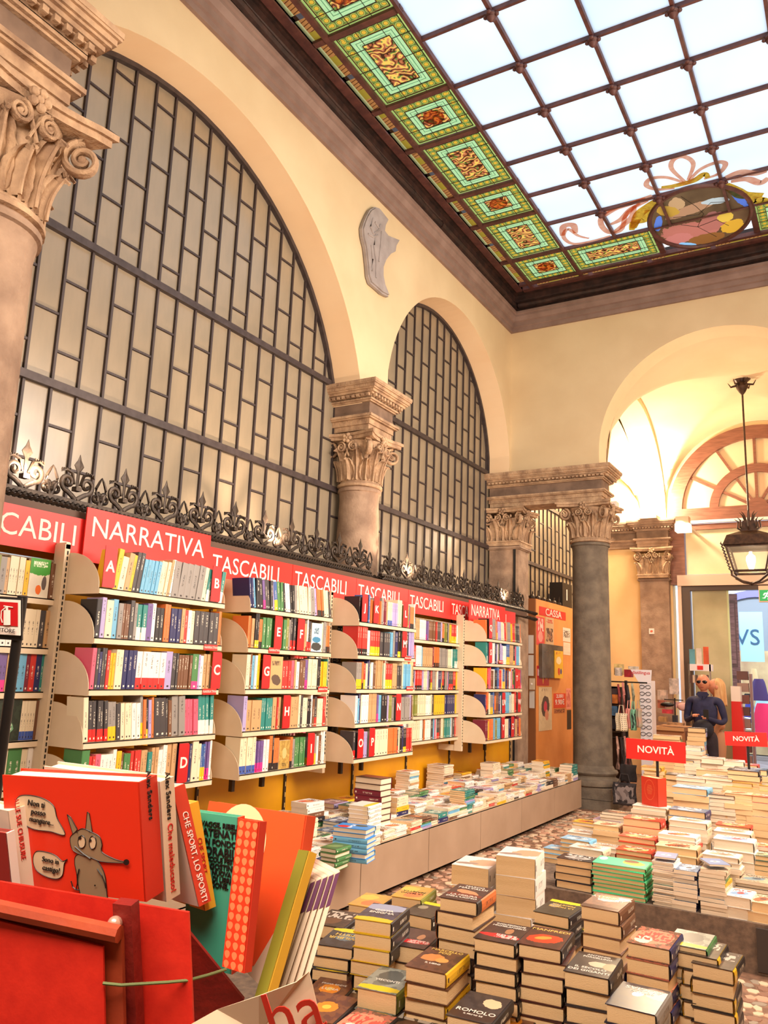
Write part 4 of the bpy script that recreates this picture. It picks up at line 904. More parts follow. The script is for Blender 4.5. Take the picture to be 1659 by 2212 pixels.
# ================================================================== signs over the shelves
def sign(label, s, x, y0, y1, z0, z1, yt, size, mt=RED, sx=.86):
    t = thing('shop_sign', label, 'sign', (x, (y0+y1)/2, z0)); o = MB(); o.box(x-.008, x, y0, y1, z0, z1); o.build('board', mt, t)
    text('lettering', s, frame((x+.001, yt, z1-.112), (0, 1, 0), (0, 0, 1)), size, WHT, t, sx=sx, align='LEFT'); return t
b0 = at(455, 1175, 0, -3.84).z
zt = at(620, 1207, 0, -3.84).z; print('sign top z', b0, zt)
Z0, Z1 = 2.19, 2.415
sign('red NARRATIVA sign standing out over the A to D unit', 'NARRATIVA', -3.815, at(185, 1140, 0, -3.815).y, at(453, 1200, 0, -3.815).y, 2.17, at(185, 1094, 0, -3.815).z, at(196, 1140, 0, -3.815).y, .170, sx=1.03)
tx = [at(px, 1240, 0, -3.84).y for px in (-140, 456, 637, 775, 887, 977, 1050)]; print('sign ys', [round(v, 2) for v in tx])
lab = ['leftmost red TASCABILI sign, cropped by the picture edge', 'red TASCABILI sign right of the big NARRATIVA sign', 'red TASCABILI sign over the second shelf unit', 'red TASCABILI sign over the slotted post', 'red TASCABILI sign over the yellow strip', 'red TASCABILI sign partly hidden by the far NARRATIVA sign', 'last red TASCABILI sign, by the corner pier']
for i, y in enumerate(tx):
    y1_ = tx[i+1]-.035 if i < len(tx)-1 else 9.95
    sign(lab[i], 'TASCABILI', -3.84, y-.03, y1_ , Z0, Z1, y, .170, sx=(1.0 if i == 0 else .97*min(1, (y1_-y)/.9) if i < 5 else .84))
sign('smaller red NARRATIVA sign over the Q to Z unit', 'NARRATIVA', -3.70, at(1014, 1300, 0, -3.70).y, at(1091, 1320, 0, -3.70).y, 2.19, 2.42, at(1018, 1300, 0, -3.70).y, .178, sx=.86)
# ================================================================== low platform
t = thing('book_platform', 'long low grey-beige display platform along the yellow wall', 'platform', (-3.6, 6.5, 0)); 
o = MB(); o.box(-4.05, -3.08, 2.15, 10.22, .36, .385); o.build('top', GREYP, t)
o = MB(); o.box(-4.05, -3.18, 2.2, 10.1, 0, .36); o.build('toe_kick', DARK, t)
ys = [2.15, 3.0, 4.03, 5.07, 6.10, 7.13, 8.17, 9.2, 10.22]
for a, b_ in zip(ys, ys[1:]): o = MB(); o.box(-3.10, -3.075, a+.004, b_-.004, .065, .385); o.build('front_panel', GREYP, t)
o = MB(); o.box(-4.05, -3.1, 10.20, 10.22, .065, .385); o.build('end_panel', GREYP, t)
# ================================================================== books lying in piles
_bm = {}
def book_meshes(w, l, t, hard, white):
    key = (round(w, 3), round(l, 3), round(t, 3), hard, white)
    if key in _bm: return _bm[key]
    bt = .0028 if hard else .0012; o = MB(); ov = .0
    def board(z):
        n = o.add([(-w/2, -l/2, z), (w/2-.004, -l/2, z), (w/2-.004, l/2, z), (-w/2, l/2, z), (-w/2, -l/2, z+bt), (w/2-.004, -l/2, z+bt), (w/2-.004, l/2, z+bt), (-w/2, l/2, z+bt)])
        o.cur = 0
        o.face((n+4, n+5, n+6, n+7), ((0, 0), (1, 0), (1, 1), (0, 1))); o.face((n+3, n+2, n+1, n), ((0, 0), (1, 0), (1, 1), (0, 1)))
        for a, b_ in ((0, 1), (1, 2), (2, 3), (3, 0)): o.face((n+a, n+b_, n+b_+4, n+a+4), ((.02, .02), (.03, .02), (.03, .03), (.02, .03)))
    board(0); board(t-bt); o.cur = 1; K = 5; rb = .006 if hard else .0015
    arc = [(w/2-.004+rb*sin(pi*k/K)+.002, t*(.5-.5*cos(pi*k/K))) for k in range(K+1)]
    inn = [(x-.003, z) for x, z in arc]
    for (xa, za), (xb, zb) in zip(arc, arc[1:]): o.quad((xa, -l/2, za), (xa, l/2, za), (xb, l/2, zb), (xb, -l/2, zb), ((za/t, 0), (za/t, 1), (zb/t, 1), (zb/t, 0)))
    for (xa, za), (xb, zb) in zip(inn, inn[1:]): o.quad((xa, l/2, za), (xa, -l/2, za), (xb, -l/2, zb), (xb, l/2, zb), ((0, 0),)*4)
    s_recalc[0] = False; cm = o.mesh('book_cover', [SP[0][1], SP[0][1]], False); s_recalc[0] = True
    e = .005 if hard else .0005; p = MB(); nseg = 3
    p.box(-w/2+e, w/2-.005, -l/2+e, l/2-e, bt, t-bt); pm = p.mesh('page_block', [PAPERW if white else PAPER])
    _bm[key] = (cm, pm); return _bm[key]
TOPS = []
def top_mat(i, base, b2, c1, c2, tcol, r=.3):
    return paint_mat('cover_art_%d' % i, base, [(.5, .45, .36, .2, 12*i % 50, c1), (.55, .5, .14, .1, 30, c2)], [(.80, .92, .12, .88, tcol, 15), (.66, .75, .2, .8, tcol, 24), (.08, .14, .3, .7, tcol, 26)], b2, rough=r)
_pal = [((60, 48, 44), (86, 62, 54), (150, 80, 50), (220, 150, 90), (226, 210, 180)), ((232, 224, 214), (222, 212, 200), (190, 150, 120), (120, 90, 80), (60, 50, 50)), ((196, 60, 40), (214, 80, 50), (236, 190, 120), (90, 30, 30), (244, 230, 210)), ((70, 90, 120), (110, 140, 170), (200, 210, 220), (60, 60, 70), (240, 236, 226)),
        ((226, 206, 170), (214, 190, 150), (200, 90, 50), (90, 60, 50), (90, 50, 40)), ((90, 110, 90), (60, 80, 66), (200, 190, 140), (40, 50, 40), (232, 226, 200)), ((232, 180, 60), (220, 160, 40), (190, 80, 40), (60, 50, 40), (60, 40, 30)), ((120, 170, 206), (150, 196, 220), (236, 236, 230), (60, 80, 120), (40, 60, 90)),
        ((150, 120, 150), (180, 150, 176), (230, 214, 226), (90, 60, 100), (250, 240, 240)), ((46, 44, 50), (30, 28, 34), (180, 176, 170), (120, 116, 116), (236, 230, 220)), ((240, 236, 230), (230, 226, 222), (120, 160, 200), (210, 60, 50), (190, 40, 40)), ((206, 180, 150), (190, 160, 130), (110, 140, 150), (70, 80, 90), (50, 50, 60)),
        ((240, 236, 228), (246, 240, 232), (226, 90, 60), (230, 160, 90), (50, 50, 60)), ((30, 110, 110), (60, 140, 130), (200, 220, 200), (30, 60, 70), (230, 236, 220))]
_nm = ['dark brown', 'off-white', 'red', 'slate blue', 'sand coloured', 'dark green', 'yellow', 'sky blue', 'mauve', 'black', 'white and blue', 'beige', 'white and orange', 'teal']
for i, (a, b2, c1, c2, tcl) in enumerate(_pal): TOPS.append((_nm[i], top_mat(i, a, b2, c1, c2, tcl)))
SPN = dict(SP)
_spine_for = {'dark brown': 'brown', 'off-white': 'cream', 'red': 'red', 'slate blue': 'navy', 'sand coloured': 'tan', 'dark green': 'green', 'yellow': 'yellow', 'sky blue': 'sky blue', 'mauve': 'lilac', 'black': 'black', 'white and blue': 'white', 'beige': 'cream', 'white and orange': 'white', 'teal': 'teal'}
pstuff = {}
PSM = [m for _, m in TOPS]+[PAPER, PAPERW]+[SPN[_spine_for[n]] for n, _ in TOPS]
def put_book(x, y, z, w, l, t, rot, hard, white, top, spine, label=None, group=None, name='book'):
    cm, pm = book_meshes(w, l, t, hard, white)
    o = inst(name, cm, None, (x, y, z), (0, 0, rot), mats=[top, spine]); o['label'] = label; o['category'] = 'book'
    if group: o['group'] = group
    inst('page_block', pm, o); counts['ind'] += 1; return o
def join_book(key, x, y, z, w, l, t, rot, white, ti):
    if random.random() < .4: ti = random.randrange(len(TOPS))
    b = pstuff.setdefault(key, MB()); M = Matrix.Translation((x, y, z)) @ Matrix.Rotation(rot, 4, 'Z')
    N = len(TOPS); A = lambda a, c, d: M @ Vector((a*w/2, c*l/2, d))
    p = b.add([A(-1, -1, 0), A(1, -1, 0), A(1, 1, 0), A(-1, 1, 0), A(-1, -1, t-.001), A(1, -1, t-.001), A(1, 1, t-.001), A(-1, 1, t-.001)]); b.cur = ti
    b.face((p+4, p+5, p+6, p+7), ((0, 0), (1, 0), (1, 1), (0, 1))); b.cur = N+(1 if white else 0)
    for q in ((0, 1, 5, 4), (2, 3, 7, 6), (3, 0, 4, 7)): b.face([p+i for i in q])
    b.cur = N+2+ti; b.face((p+1, p+2, p+6, p+5), ((0, 0), (0, 1), (1, 1), (1, 0)))
def pile(x, y, zb, n, w, l, t, desc, where, ti=None, rot=0.0, hard=True, white=False, top=None, topname=None, spine=None, ind='all', key=None, seed=0, jit=.008, group=None, titles=None):
    """a pile of n copies; desc names the pile in the labels"""
    rg = random.Random(seed+int(x*971)+int(y*577)); ti = rg.randrange(len(TOPS)) if ti is None else ti
    nm = topname or TOPS[ti][0]; tm = top or TOPS[ti][1]; sm = spine or SPN[_spine_for[TOPS[ti][0]]]; z = zb; last = None
    for k in range(n):
        r = rot+rg.uniform(-.05, .05)+(rg.choice((0, 0, pi)) if hard and k < n-1 else 0); dx, dy = rg.uniform(-jit, jit), rg.uniform(-jit, jit)
        pos = n-k
        if ind == 'all' or (ind == 'top' and k == n-1) or (isinstance(ind, int) and k >= n-ind):
            lab = ('%s %s topping the pile %s' % (nm, 'hardback' if hard else 'paperback', where)) if k == n-1 else ('%s %s, %s from top, pile %s' % (nm, 'hardback' if hard else 'paperback', ordn(pos), where))
            last = put_book(x+dx, y+dy, z, w, l, t, r, hard, white, tm, sm, lab, group)
        else: join_book(key, x+dx, y+dy, z, w, l, t, r, white, ti)
        z += t+.0004
    return last, z
def cover_text(o, w, l, t, lines, flip=False, bold=.01):
    for s_, v, size, m in lines:
        M = Matrix.Translation((0, (v-.5)*l, t+.0003)) @ Matrix.Identity(4)
        if flip: M = Matrix.Rotation(pi, 4, 'Z') @ M
        text('title', s_, M, size, m, o, bold=bold, depth=.0005, sx=.9, local=True)
GOLD = mat('gilt_lettering', (214, 178, 92), .4); BLKT = mat('black_lettering', (30, 24, 24), .5); REDT = mat('red_lettering', (200, 40, 36), .5); WT2 = mat('pale_lettering', (232, 222, 208), .45)
# ---- near display
t = thing('book_plinth', 'low carpeted plinth under the nearest hardback piles', 'plinth', (-1.4, 3.2, 0)); o = MB(); o.box(-2.55, -.56, 2.15, 4.12, 0, .27); o.build('body', mat('mottled_grey_carpet', (128, 106, 88), .95, (100, 84, 72), 30, .5, bscale=300), t)
CARP = bpy.data.materials['mottled_grey_carpet']
ART = {}
def art(k, base, blobs, rows=(), b2=None, r=.28): ART[k] = paint_mat('jacket_'+k, base, blobs, rows, b2, r); return ART[k]
a_fire = art('fire', (70, 40, 34), [(.5, .42, .42, .22, 10, (196, 60, 26)), (.45, .45, .2, .08, 20, (250, 150, 60))], (), (90, 48, 40))
a_red = art('redband', (58, 42, 38), [(.5, .3, .5, .1, 0, (200, 40, 44)), (.62, .58, .1, .14, 0, (170, 120, 84))], [(.22, .4, .4, .95, (232, 190, 180), 30)], (70, 52, 46))
a_hand = art('hand', (60, 44, 42), [(.5, .52, .34, .12, -15, (196, 140, 100)), (.5, .34, .5, .1, 0, (110, 44, 34))], (), (72, 52, 50))
a_giant = art('giants', (54, 44, 44), [(.62, .52, .24, .12, 0, (206, 184, 156)), (.9, .5, .16, .16, 0, (196, 150, 116))], (), (64, 54, 52))
a_aug = art('night', (44, 46, 66), [(.45, .62, .12, .1, 30, (150, 200, 220)), (.8, .75, .3, .2, -20, (150, 130, 120))], (), (52, 50, 60))
a_conn = art('sunset', (140, 110, 96), [(.6, .72, .4, .16, 20, (196, 196, 206)), (.4, .8, .3, .12, 0, (226, 160, 110)), (.4, .1, .6, .1, 0, (92, 62, 50))], (), (160, 122, 100))
a_rom = art('wolf', (52, 46, 50), [(.7, .68, .22, .16, -20, (226, 196, 156)), (.5, .2, .6, .18, 0, (60, 40, 40))], (), (66, 58, 60))
a_fois = art('eyes', (96, 62, 44), [(.35, .55, .26, .16, 10, (206, 130, 70)), (.62, .5, .16, .1, 0, (226, 150, 80))], (), (70, 46, 36))
a_goya = art('goya', (60, 64, 84), [(.5, .8, .6, .2, 0, (150, 160, 186)), (.5, .08, .6, .12, 0, (226, 186, 40))], (), (40, 42, 54))
a_map = art('map', (206, 160, 70), [(.6, .3, .3, .2, 10, (226, 120, 70)), (.3, .7, .3, .2, 0, (226, 186, 80))], (), (186, 150, 80))
a_glos = art('glossred', (120, 84, 70), [(.45, .5, .5, .4, 10, (236, 150, 120)), (.3, .3, .2, .2, 0, (244, 226, 210))], [(.3, .8, .1, .9, (230, 90, 80), 14)], (196, 110, 90), .08)
a_dark = art('darktext', (50, 42, 38), [(.4, .3, .3, .2, 20, (96, 66, 48))], [(.5, .9, .08, .92, (190, 180, 166), 13)], (70, 56, 50))
a_sun = art('sun', (120, 74, 50), [(.5, .5, .26, .2, 0, (232, 140, 40)), (.5, .5, .1, .08, 0, (250, 200, 80))], (), (90, 50, 46))
a_vis = art('mist', (150, 152, 140), [(.5, .12, .6, .1, 0, (228, 196, 40)), (.5, .6, .3, .3, 0, (90, 92, 88))], (), (110, 112, 104))
a_wil = art('thriller', (54, 60, 66), [(.5, .9, .5, .1, 0, (230, 200, 40)), (.6, .55, .3, .2, 20, (96, 120, 130))], (), (40, 40, 44))
a_nero = art('morte', (62, 60, 50), [(.5, .94, .6, .12, 0, (232, 206, 40)), (.3, .6, .16, .12, 0, (150, 140, 120))], (), (50, 46, 40))
a_wht = art('whitebird', (232, 224, 218), [(.7, .5, .4, .3, 20, (196, 160, 130)), (.3, .3, .3, .1, 10, (150, 130, 120))], ())
PB = .272
def near(px, py, ztop, n_, key, desc, t=.046, w=.16, l=.24, rot=0., lines=(), flip=False, hard=True, white=False, spine=None, ti=9):
    p = at(px, py, 2, ztop); n = n_ or max(1, round((ztop-PB)/t)); t = (ztop-PB)/n-.0004
    last, z = pile(p.x, p.y, PB, n, w, l, t, desc, desc, ti, rot, hard, white, ART[key] if key else None, {'fire': 'dark red', 'redband': 'brown red-banded', 'hand': 'dark', 'giants': 'charcoal', 'night': 'midnight blue', 'sunset': 'brown and silver', 'wolf': 'charcoal', 'eyes': 'brown', 'goya': 'slate and yellow', 'map': 'golden', 'glossred': 'glossy red', 'darktext': 'dark', 'sun': 'orange and brown', 'mist': 'misty grey', 'thriller': 'dark', 'morte': 'dark yellow-topped', 'whitebird': 'white'}.get(key), spine or SPN['black'], group='hardbacks on the near plinth')
    if lines: cover_text(last, w, l, t, lines, flip)
    return last
z2 = lambda x, y: (1100+x*559/1659, 1880+y*559/1659); z1 = lambda x, y: (650+x*510/1659, 1850+y*510/1659)
near(*z2(630, 200), .70, 8, 'sunset', 'titled CONNELLY', lines=(('MICHAEL', .36, .03, WT2), ('CONNELLY', .22, .036, WT2)), flip=True, spine=SPN['brown'])
near(*z2(250, 430), .655, 8, 'fire', 'titled MANFREDI', lines=(('MANFREDI', .86, .034, GOLD),), rot=.1)
near(*z2(820, 810), .56, 5, 'night', 'titled AUGIAS', t=.056, lines=(('CORRADO', .30, .018, WT2), ('AUGIAS', .17, .04, WT2)), flip=True, spine=SPN['grey'], w=.165)
near(*z2(535, 600), .60, 6, 'giants', 'titled GIGANTI', lines=(('ANTONIO', .9, .02, WT2), ('FORCELLINO', .8, .02, WT2), ('IL SECOLO', .3, .026, WT2), ('DEI GIGANTI', .17, .028, WT2)), rot=.08)
near(*z2(325, 240), .62, 7, 'morte', 'yellow-topped behind MANFREDI', lines=(('LA MORTE', .45, .026, GOLD), ('PERFETTA', .3, .026, GOLD)), flip=True)
near(*z2(930, 430), .64, 7, 'glossred', 'in glossy wrap near the right end', spine=SPN['navy'])
for i, (q, zt_) in enumerate(((z2(1160, 440), .62), (z2(1250, 500), .60), (z2(1325, 560), .58))):
    near(*q, zt_, 6, 'darktext' if i else 'mist', '%s from the right end, near plinth' % ('third', 'second', 'first')[i], spine=SPN['black yellow-footed' if i else 'green'], w=.15, l=.22)
near(*z1(1260, 1060), .50, 5, 'wolf', 'titled ROMOLO', lines=(('ROMOLO', .30, .036, WT2), ('IL PRIMO RE', .18, .014, WT2)), rot=.06)
near(*z1(970, 725), .58, 6, 'eyes', 'titled MARCELLO FOIS', lines=(('MARCELLO', .92, .028, GOLD), ('FOIS', .81, .028, GOLD), ('IL LIBRO', .3, .018, WT2)), rot=.1, spine=SPN['yellow'])
near(*z1(1165, 255), .74, 9, 'hand', 'titled MALVALDI', lines=(('MARCO', .9, .026, WT2), ('MALVALDI', .79, .03, WT2), ('LA MISURA', .3, .026, WT2), ("DELL'UOMO", .18, .026, WT2)), rot=.04, spine=SPN['orange black-footed'])
near(*z1(1430, 535), .655, 8, 'redband', 'red-banded, left of MANFREDI', lines=(('INQUISIZIONE', .9, .02, WT2), ('MICHELANGELO', .8, .02, WT2)), rot=.1)
near(*z1(570, 390), .64, 7, 'goya', 'titled GOYA ENIGMA', lines=(('GOYA', .62, .032, WT2), ('ENIGMA', .48, .032, WT2)), rot=.2)
near(*z1(290, 570), .50, 5, 'thriller', 'titled WILBUR SMITH', lines=(('WILBUR', .52, .04, GOLD), ('SMITH', .34, .04, GOLD)), flip=True, rot=.2)
near(*z1(260, 430), .50, 4, 'darktext', 'left of WILBUR SMITH, dark', rot=.2, t=.05)
near(*z1(500, 310), .47, 4, 'map', 'orange and low behind the GOYA pile', t=.05, rot=.15)
near(*z1(795, 250), .52, 5, 'map', 'titled LA MANO PERFETTA', lines=(('LA MANO', .6, .03, BLKT), ('PERFETTA', .45, .03, BLKT)), flip=True, rot=.12, spine=SPN['olive'])
near(*z1(880, 370), .50, 4, 'morte', 'half hidden left of MALVALDI', t=.056)
near(*z1(820, 575), .53, 4, 'redband', 'low with a red band in front of MALVALDI', t=.06, rot=.12)
near(*z1(610, 870), .48, 3, 'mist', 'with a yellow band at the front left', t=.06, lines=(('VISCONTI', .45, .024, WT2),), rot=.12, spine=SPN['olive'])
near(*z1(210, 930), .38, 2, 'sun', 'orange and low at front left', t=.05, rot=.2, lines=(('PRIMA BREVE', .7, .02, WT2), ('LUNA', .5, .03, WT2)))
near(*z1(370, 960), .37, 2, 'darktext', 'titled ONDA OSCURA', t=.05, rot=.15)
near(*z1(180, 1060), .42, 3, 'sun', 'with a sun emblem at the bottom left', t=.05, rot=.15)
near(*z1(440, 1190), .42, 3, 'glossred', 'red, cropped by the bottom edge', t=.05, rot=.1)
near(*z1(800, 1160), .41, 3, 'darktext', 'dark with crowded lettering at the bottom edge', t=.046, rot=.1)
near(*z1(1500, 1150), .40, 3, 'sun', 'low, in front of the MANFREDI pile', t=.042, rot=.1)
for (x, y, zt_, n) in ((-1.57, 4.16, .73, 5), (-1.80, 4.14, .655, 4)):
    last, z = pile(x, y, PB if y < 4.1 else .272, n, .20, .24, (zt_-.272)/n-.0004, '', 'of thick white blocks, %s' % ('taller one' if n == 5 else 'lower one on its left'), 1, .12, False, False, ART['whitebird'], 'white', SPN['white'], group='thick white paperbacks')
o = MB(); o.box(-2.0, -1.4, 4.12, 4.30, 0, .27); o.build('plinth_step', CARP, t)
# ---- far display
t = thing('book_plinth', 'wide low plinth carrying the piles round the two NOVITÀ signs', 'plinth', (-.9, 7, 0)); o = MB(); o.box(-2.12, 1.1, 5.42, 8.3, 0, .27); bd = o.build('body', CARP, t)
o = MB(); o.box(-.62, 1.1, 5.405, 5.42, 0.02, .25); o.build('dark_skirt_panel', mat('dark_skirt', (66, 56, 50), .9), t)
G3 = 479/1659
rows_ = {5.55: [(230, 700, 9, .24, .17, .046), (900, 715, 10, .13, .19, .011), (1060, 775, 3, .14, .20, .026), (1260, 770, 11, .15, .21, .022), (1455, 965, 10, .15, .21, .11), (1610, 1010, 4, .15, .21, .05)],
 5.9: [(320, 620, 1, .24, .17, .045), (680, 640, 2, .24, .17, .03), (990, 610, 4, .26, .18, .045), (1320, 675, 1, .22, .16, .035), (1560, 855, 11, .2, .2, .02)],
 6.2: [(110, 630, 7, .22, .16, .03), (240, 555, 7, .22, .16, .03), (440, 610, 1, .22, .16, .03), (700, 540, 2, .26, .18, .036), (1000, 525, 12, .25, .17, .025), (1410, 560, 10, .25, .18, .06), (1590, 670, 5, .2, .16, .03)],
 6.5: [(265, 505, 1, .2, .16, .03), (470, 450, 4, .2, .17, .04), (730, 405, 2, .27, .18, .055), (1070, 420, 1, .26, .18, .045), (1400, 500, 1, .24, .18, .04), (1600, 600, 2, .2, .16, .03)],
 6.85: [(310, 430, 6, .2, .16, .03), (480, 415, 8, .22, .17, .02), (540, 360, 0, .24, .16, .02), (780, 310, 1, .26, .18, .03), (1070, 340, 3, .27, .19, .05), (1410, 455, 2, .24, .17, .03)],
 7.2: [(1090, 170, 7, .27, .2, .05), (1320, 225, 0, .2, .16, .03), (1440, 215, 4, .2, .16, .04), (1610, 235, 2, .22, .16, .05)],
 7.6: [(1440, 130, 6, .24, .17, .04), (1610, 150, 6, .2, .17, .05), (1290, 90, 1, .24, .17, .03), (1480, 45, 9, .24, .17, .04), (1090, 95, 1, .24, .17, .035)]}
ri = 0
for y, L in rows_.items():
    ri += 1
    for ci, (a, c, ti, w, l, th) in enumerate(sorted(L)):
        p = at(1180+a*G3, 1650+c*G3, 1, y); n = max(2, round((p.z-.27)/th)); th = (p.z-.27)/n-.0004
        where = '%s from left, %s row, far plinth' % (ordn(ci+1), ordn(ri))
        last, z = pile(p.x, y, .2702, n, w, l, th, '', where, ti, -.02, th > .028, th < .03 or ti in (1, 10), ind=('all' if ri <= 1 and n < 8 else 2 if ri <= 3 else 1), key='far', group='books on the far plinth')
        if (a, c) == (990, 610): cover_text(last, w, l, th, (('SALVAZIONE', .3, .03, BLKT),))
# green children's books
p = at(1180+570*G3, 1650+735*G3, 1, 5.56)
gm = paint_mat('mint_cover_with_monkey', (74, 206, 150), [(.72, .55, .2, .28, 20, (236, 200, 60)), (.66, .72, .14, .18, 0, (110, 70, 44)), (.12, .7, .08, .2, 0, (226, 246, 226))], ())
pile(p.x, 5.56, .2702, 8, .33, .23, (p.z-.27)/8-.0004, '', 'of mint picture books', 5, 0, True, False, gm, 'mint green', spine_mat('spine_mint', (90, 200, 130), None, (210, 240, 200)), group='mint green picture books')
for i, (a, c) in enumerate(((900, 715), (1265, 765))):
    p = at(1180+a*G3, 1650+(c-14)*G3, 1, 5.55); put_book(p.x, 5.55, p.z+.004, .13, .17, .012, .1+i*.4, False, True, paint_mat('blue_booklet', (110, 130, 170), [(.5, .5, .25, .12, 0, (230, 236, 240)), (.5, .5, .1, .06, 0, (40, 40, 60))]), SPN['grey'], 'grey-blue booklet lying on the %s thin pile at the front of the far plinth' % ('left' if i == 0 else 'right'), None, 'booklet')
# standing book with an orange-red back
p = at(1398, 1742, 1, 6.85); t = thing('standing_book', 'thick orange-red book standing upright on the far plinth under the NOVITÀ sign', 'book', (p.x, 6.85, p.z)); M = Matrix.Translation((p.x, 6.85, p.z)) @ Matrix.Rotation(-.55, 4, 'Z')
b = MB(); b.box(-.055, .115, -.0, .003, 0, .225, M); b.box(-.055, .115, .09, .093, 0, .225, M); b.box(.112, .115, 0, .093, 0, .225, M); b.build('cover', mat('orange_red_cover', (214, 56, 34), .35), t); b = MB(); b.box(-.054, .111, .003, .09, .003, .222, M); b.build('page_block', PAPER, t)
b = MB()
for k in range(40): b.cbox((.03+.05*cos(k*pi/20), -.0006, .13+.075*sin(k*pi/20)), (.004, .0008, .004), M)
for k in range(9): b.cbox((.03, -.0006, .10+k*.008), (.06-.01*abs(k-4)/2, .0008, .0018), M)
b.build('printed_text', mat('orange_print', (244, 140, 80), .4), t, kind='stuff')
# back piles beyond the plinth
for i, (px, py, y, ti, w, n, th, zb) in enumerate(((1413, 1655, 9.0, 6, .2, 8, .04, .5), (1480, 1640, 9.2, 3, .2, 14, .035, .5), (1500, 1612, 9.2, 1, .16, 12, .04, .55), (1540, 1636, 8.6, 1, .2, 6, .05, .5), (1578, 1642, 8.6, 12, .22, 5, .05, .5), (1545, 1662, 8.3, 4, .3, 4, .05, .5), (1470, 1672, 8.2, 9, .24, 3, .05, .5), (1625, 1660, 8.4, 9, .28, 4, .05, .5), (1505, 1572, 10.5, 9, .2, 9, .05, .5), (1440, 1588, 10.0, 4, .3, 5, .04, .7), (1612, 1650, 8.9, 2, .24, 5, .05, .5))):
    p = at(px, py, 1, y); zb = .481 if y > 8.75 else .2702 if y < 8.35 else .0; n = max(2, round((p.z-zb)/th)); th = (p.z-zb)/n-.0004
    pile(p.x, y, zb, n, w, .2, th, '', '%s behind the NOVITÀ signs' % ordn(i+1), ti, .05, True, ti in (1, 12), ind=1, key='back', group='background piles', jit=.015)
t = thing('display_table', 'display table behind the far plinth, almost hidden by piled books', 'table', (-1.2, 9.2, 0))
o = MB(); o.box(-1.75, .6, 8.75, 10.0, .42, .48); o.build('top', mat('beech_table', (196, 150, 104), .5), t)
for x in (-1.7, .5):
    for y in (8.8, 9.9): o = MB(); o.box(x-.03, x+.03, y-.03, y+.03, 0, .42); o.build('leg', BLACK, t)
# NOVITA signs
for i, (a, c, d, e, y) in enumerate((((1352, 1594), (1480, 1604), (1352, 1638), (1408, 1660), 7.0), ((1566, 1580), (1657, 1583), (1566, 1610), (1615, 1645), 8.0))):
    A, B_, D = at(*a, 1, y), at(*c, 1, y), at(*d, 1, y); 
    t = thing('novelty_sign', 'red NOVITÀ sign on a thin post over the piles, %s' % ('left and larger' if i == 0 else 'right and smaller'), 'sign', (A.x, y, D.z)); h = A.z-D.z; w = B_.x-A.x
    M = frame((A.x, y, D.z), (B_.x-A.x, 0, B_.z-A.z), (0, 0, 1)); W_ = (B_-A).length
    o = MB(); o.box(0, W_, 0, h, -.01, 0, M); o.build('board', RED, t)
    text('lettering', 'NOVITÀ', M @ Matrix.Translation((W_*.5, h*.5, .001)), h*.48, WHT, t, bold=.012)
    o = MB(); o.box(A.x+W_*.5, A.x+W_*.5+.02, y+.012, y+.026, .3, D.z+.05); o.build('post', BLACK, t)
# ---- piles on the long platform
rg = random.Random(11); yy = 4.3; col_ = 0
LAY = []
while yy < 10.1:
    wy = rg.choice((.15, .16, .17, .20)); col_ += 1; xx = -3.10; r_ = 0
    while xx > -3.80:
        lx = rg.choice((.20, .21, .22, .24)); r_ += 1; LAY.append((yy, xx-lx/2, wy, lx, col_, r_)); xx -= lx+.018
    yy += wy+.018
special = {(2, 1): 5}
for (y, x, wy, lx, ci, r_) in LAY:
    th = rg.choice((.016, .02, .024, .03, .036)); hgt = rg.uniform(.05, .095)+(.024*(r_-1))
    if rg.random() < .1: hgt += .12
    n = max(2, round(hgt/th)); ti = rg.randrange(len(TOPS)); ti = rg.choice((1, 10, 12, ti, ti, ti)); hard = rg.random() < .35
    pile(x, y+wy/2, .3855, n, wy, lx, th, '', '%s along, %s in from edge, long platform' % (ordn(ci), ordn(r_)), ti, pi/2*0+rg.uniform(-.03, .03), hard, True if rg.random() < .8 else False, ind='top', key='plat', group='books on the long platform', jit=.006, seed=ci*7+r_)
def solo(px, py, z, nm, top, sp, w, l, t_, rot, n=1, white=True):
    p = at(px, py, 2, z); pile(p.x, p.y, .3855, max(1, round((z-.3855)/t_)), w, l, t_-.0004, '', nm, 9, rot, True, white, top, nm.split(',')[0], sp, ind='all', group=None)
solo(765, 1783, .60, 'bright blue, near end', paint_mat('blue_jacket', (40, 140, 220), [(.3, .75, .22, .18, 0, (206, 40, 40)), (.7, .35, .16, .2, 10, (60, 70, 40))], [(.5, .62, .1, .8, (230, 240, 250), 20)]), SPN['sky blue'], .17, .24, .03, pi/2+.2)
solo(725, 1826, .52, 'green, platform edge', paint_mat('green_jacket', (70, 110, 60), [(.5, .5, .4, .2, 20, (120, 150, 90))]), SPN['green'], .12, .18, .026, .05, 3)
solo(808, 1675, .80, 'brown and red, by yellow board', paint_mat('brown_red_jacket', (70, 40, 30), [(.7, .5, .3, .5, 0, (140, 60, 34))]), SPN['maroon'], .17, .24, .045, pi/2, 8)
solo(790, 1738, .66, 'white and yellow, mid platform', paint_mat('white_yellow_jacket', (228, 222, 216), [(.85, .5, .16, .6, 0, (226, 196, 40))]), SPN['white'], .16, .22, .028, .1, 9)
for key, lab_ in (('far', 'lower books of the piles on the far plinth'), ('back', 'lower books of the background piles'), ('plat', 'lower books of the piles on the long platform')):
    if key in pstuff: pstuff[key].build('piled_books', PSM, label=lab_, category='books', kind='stuff')
print('individual books', counts)
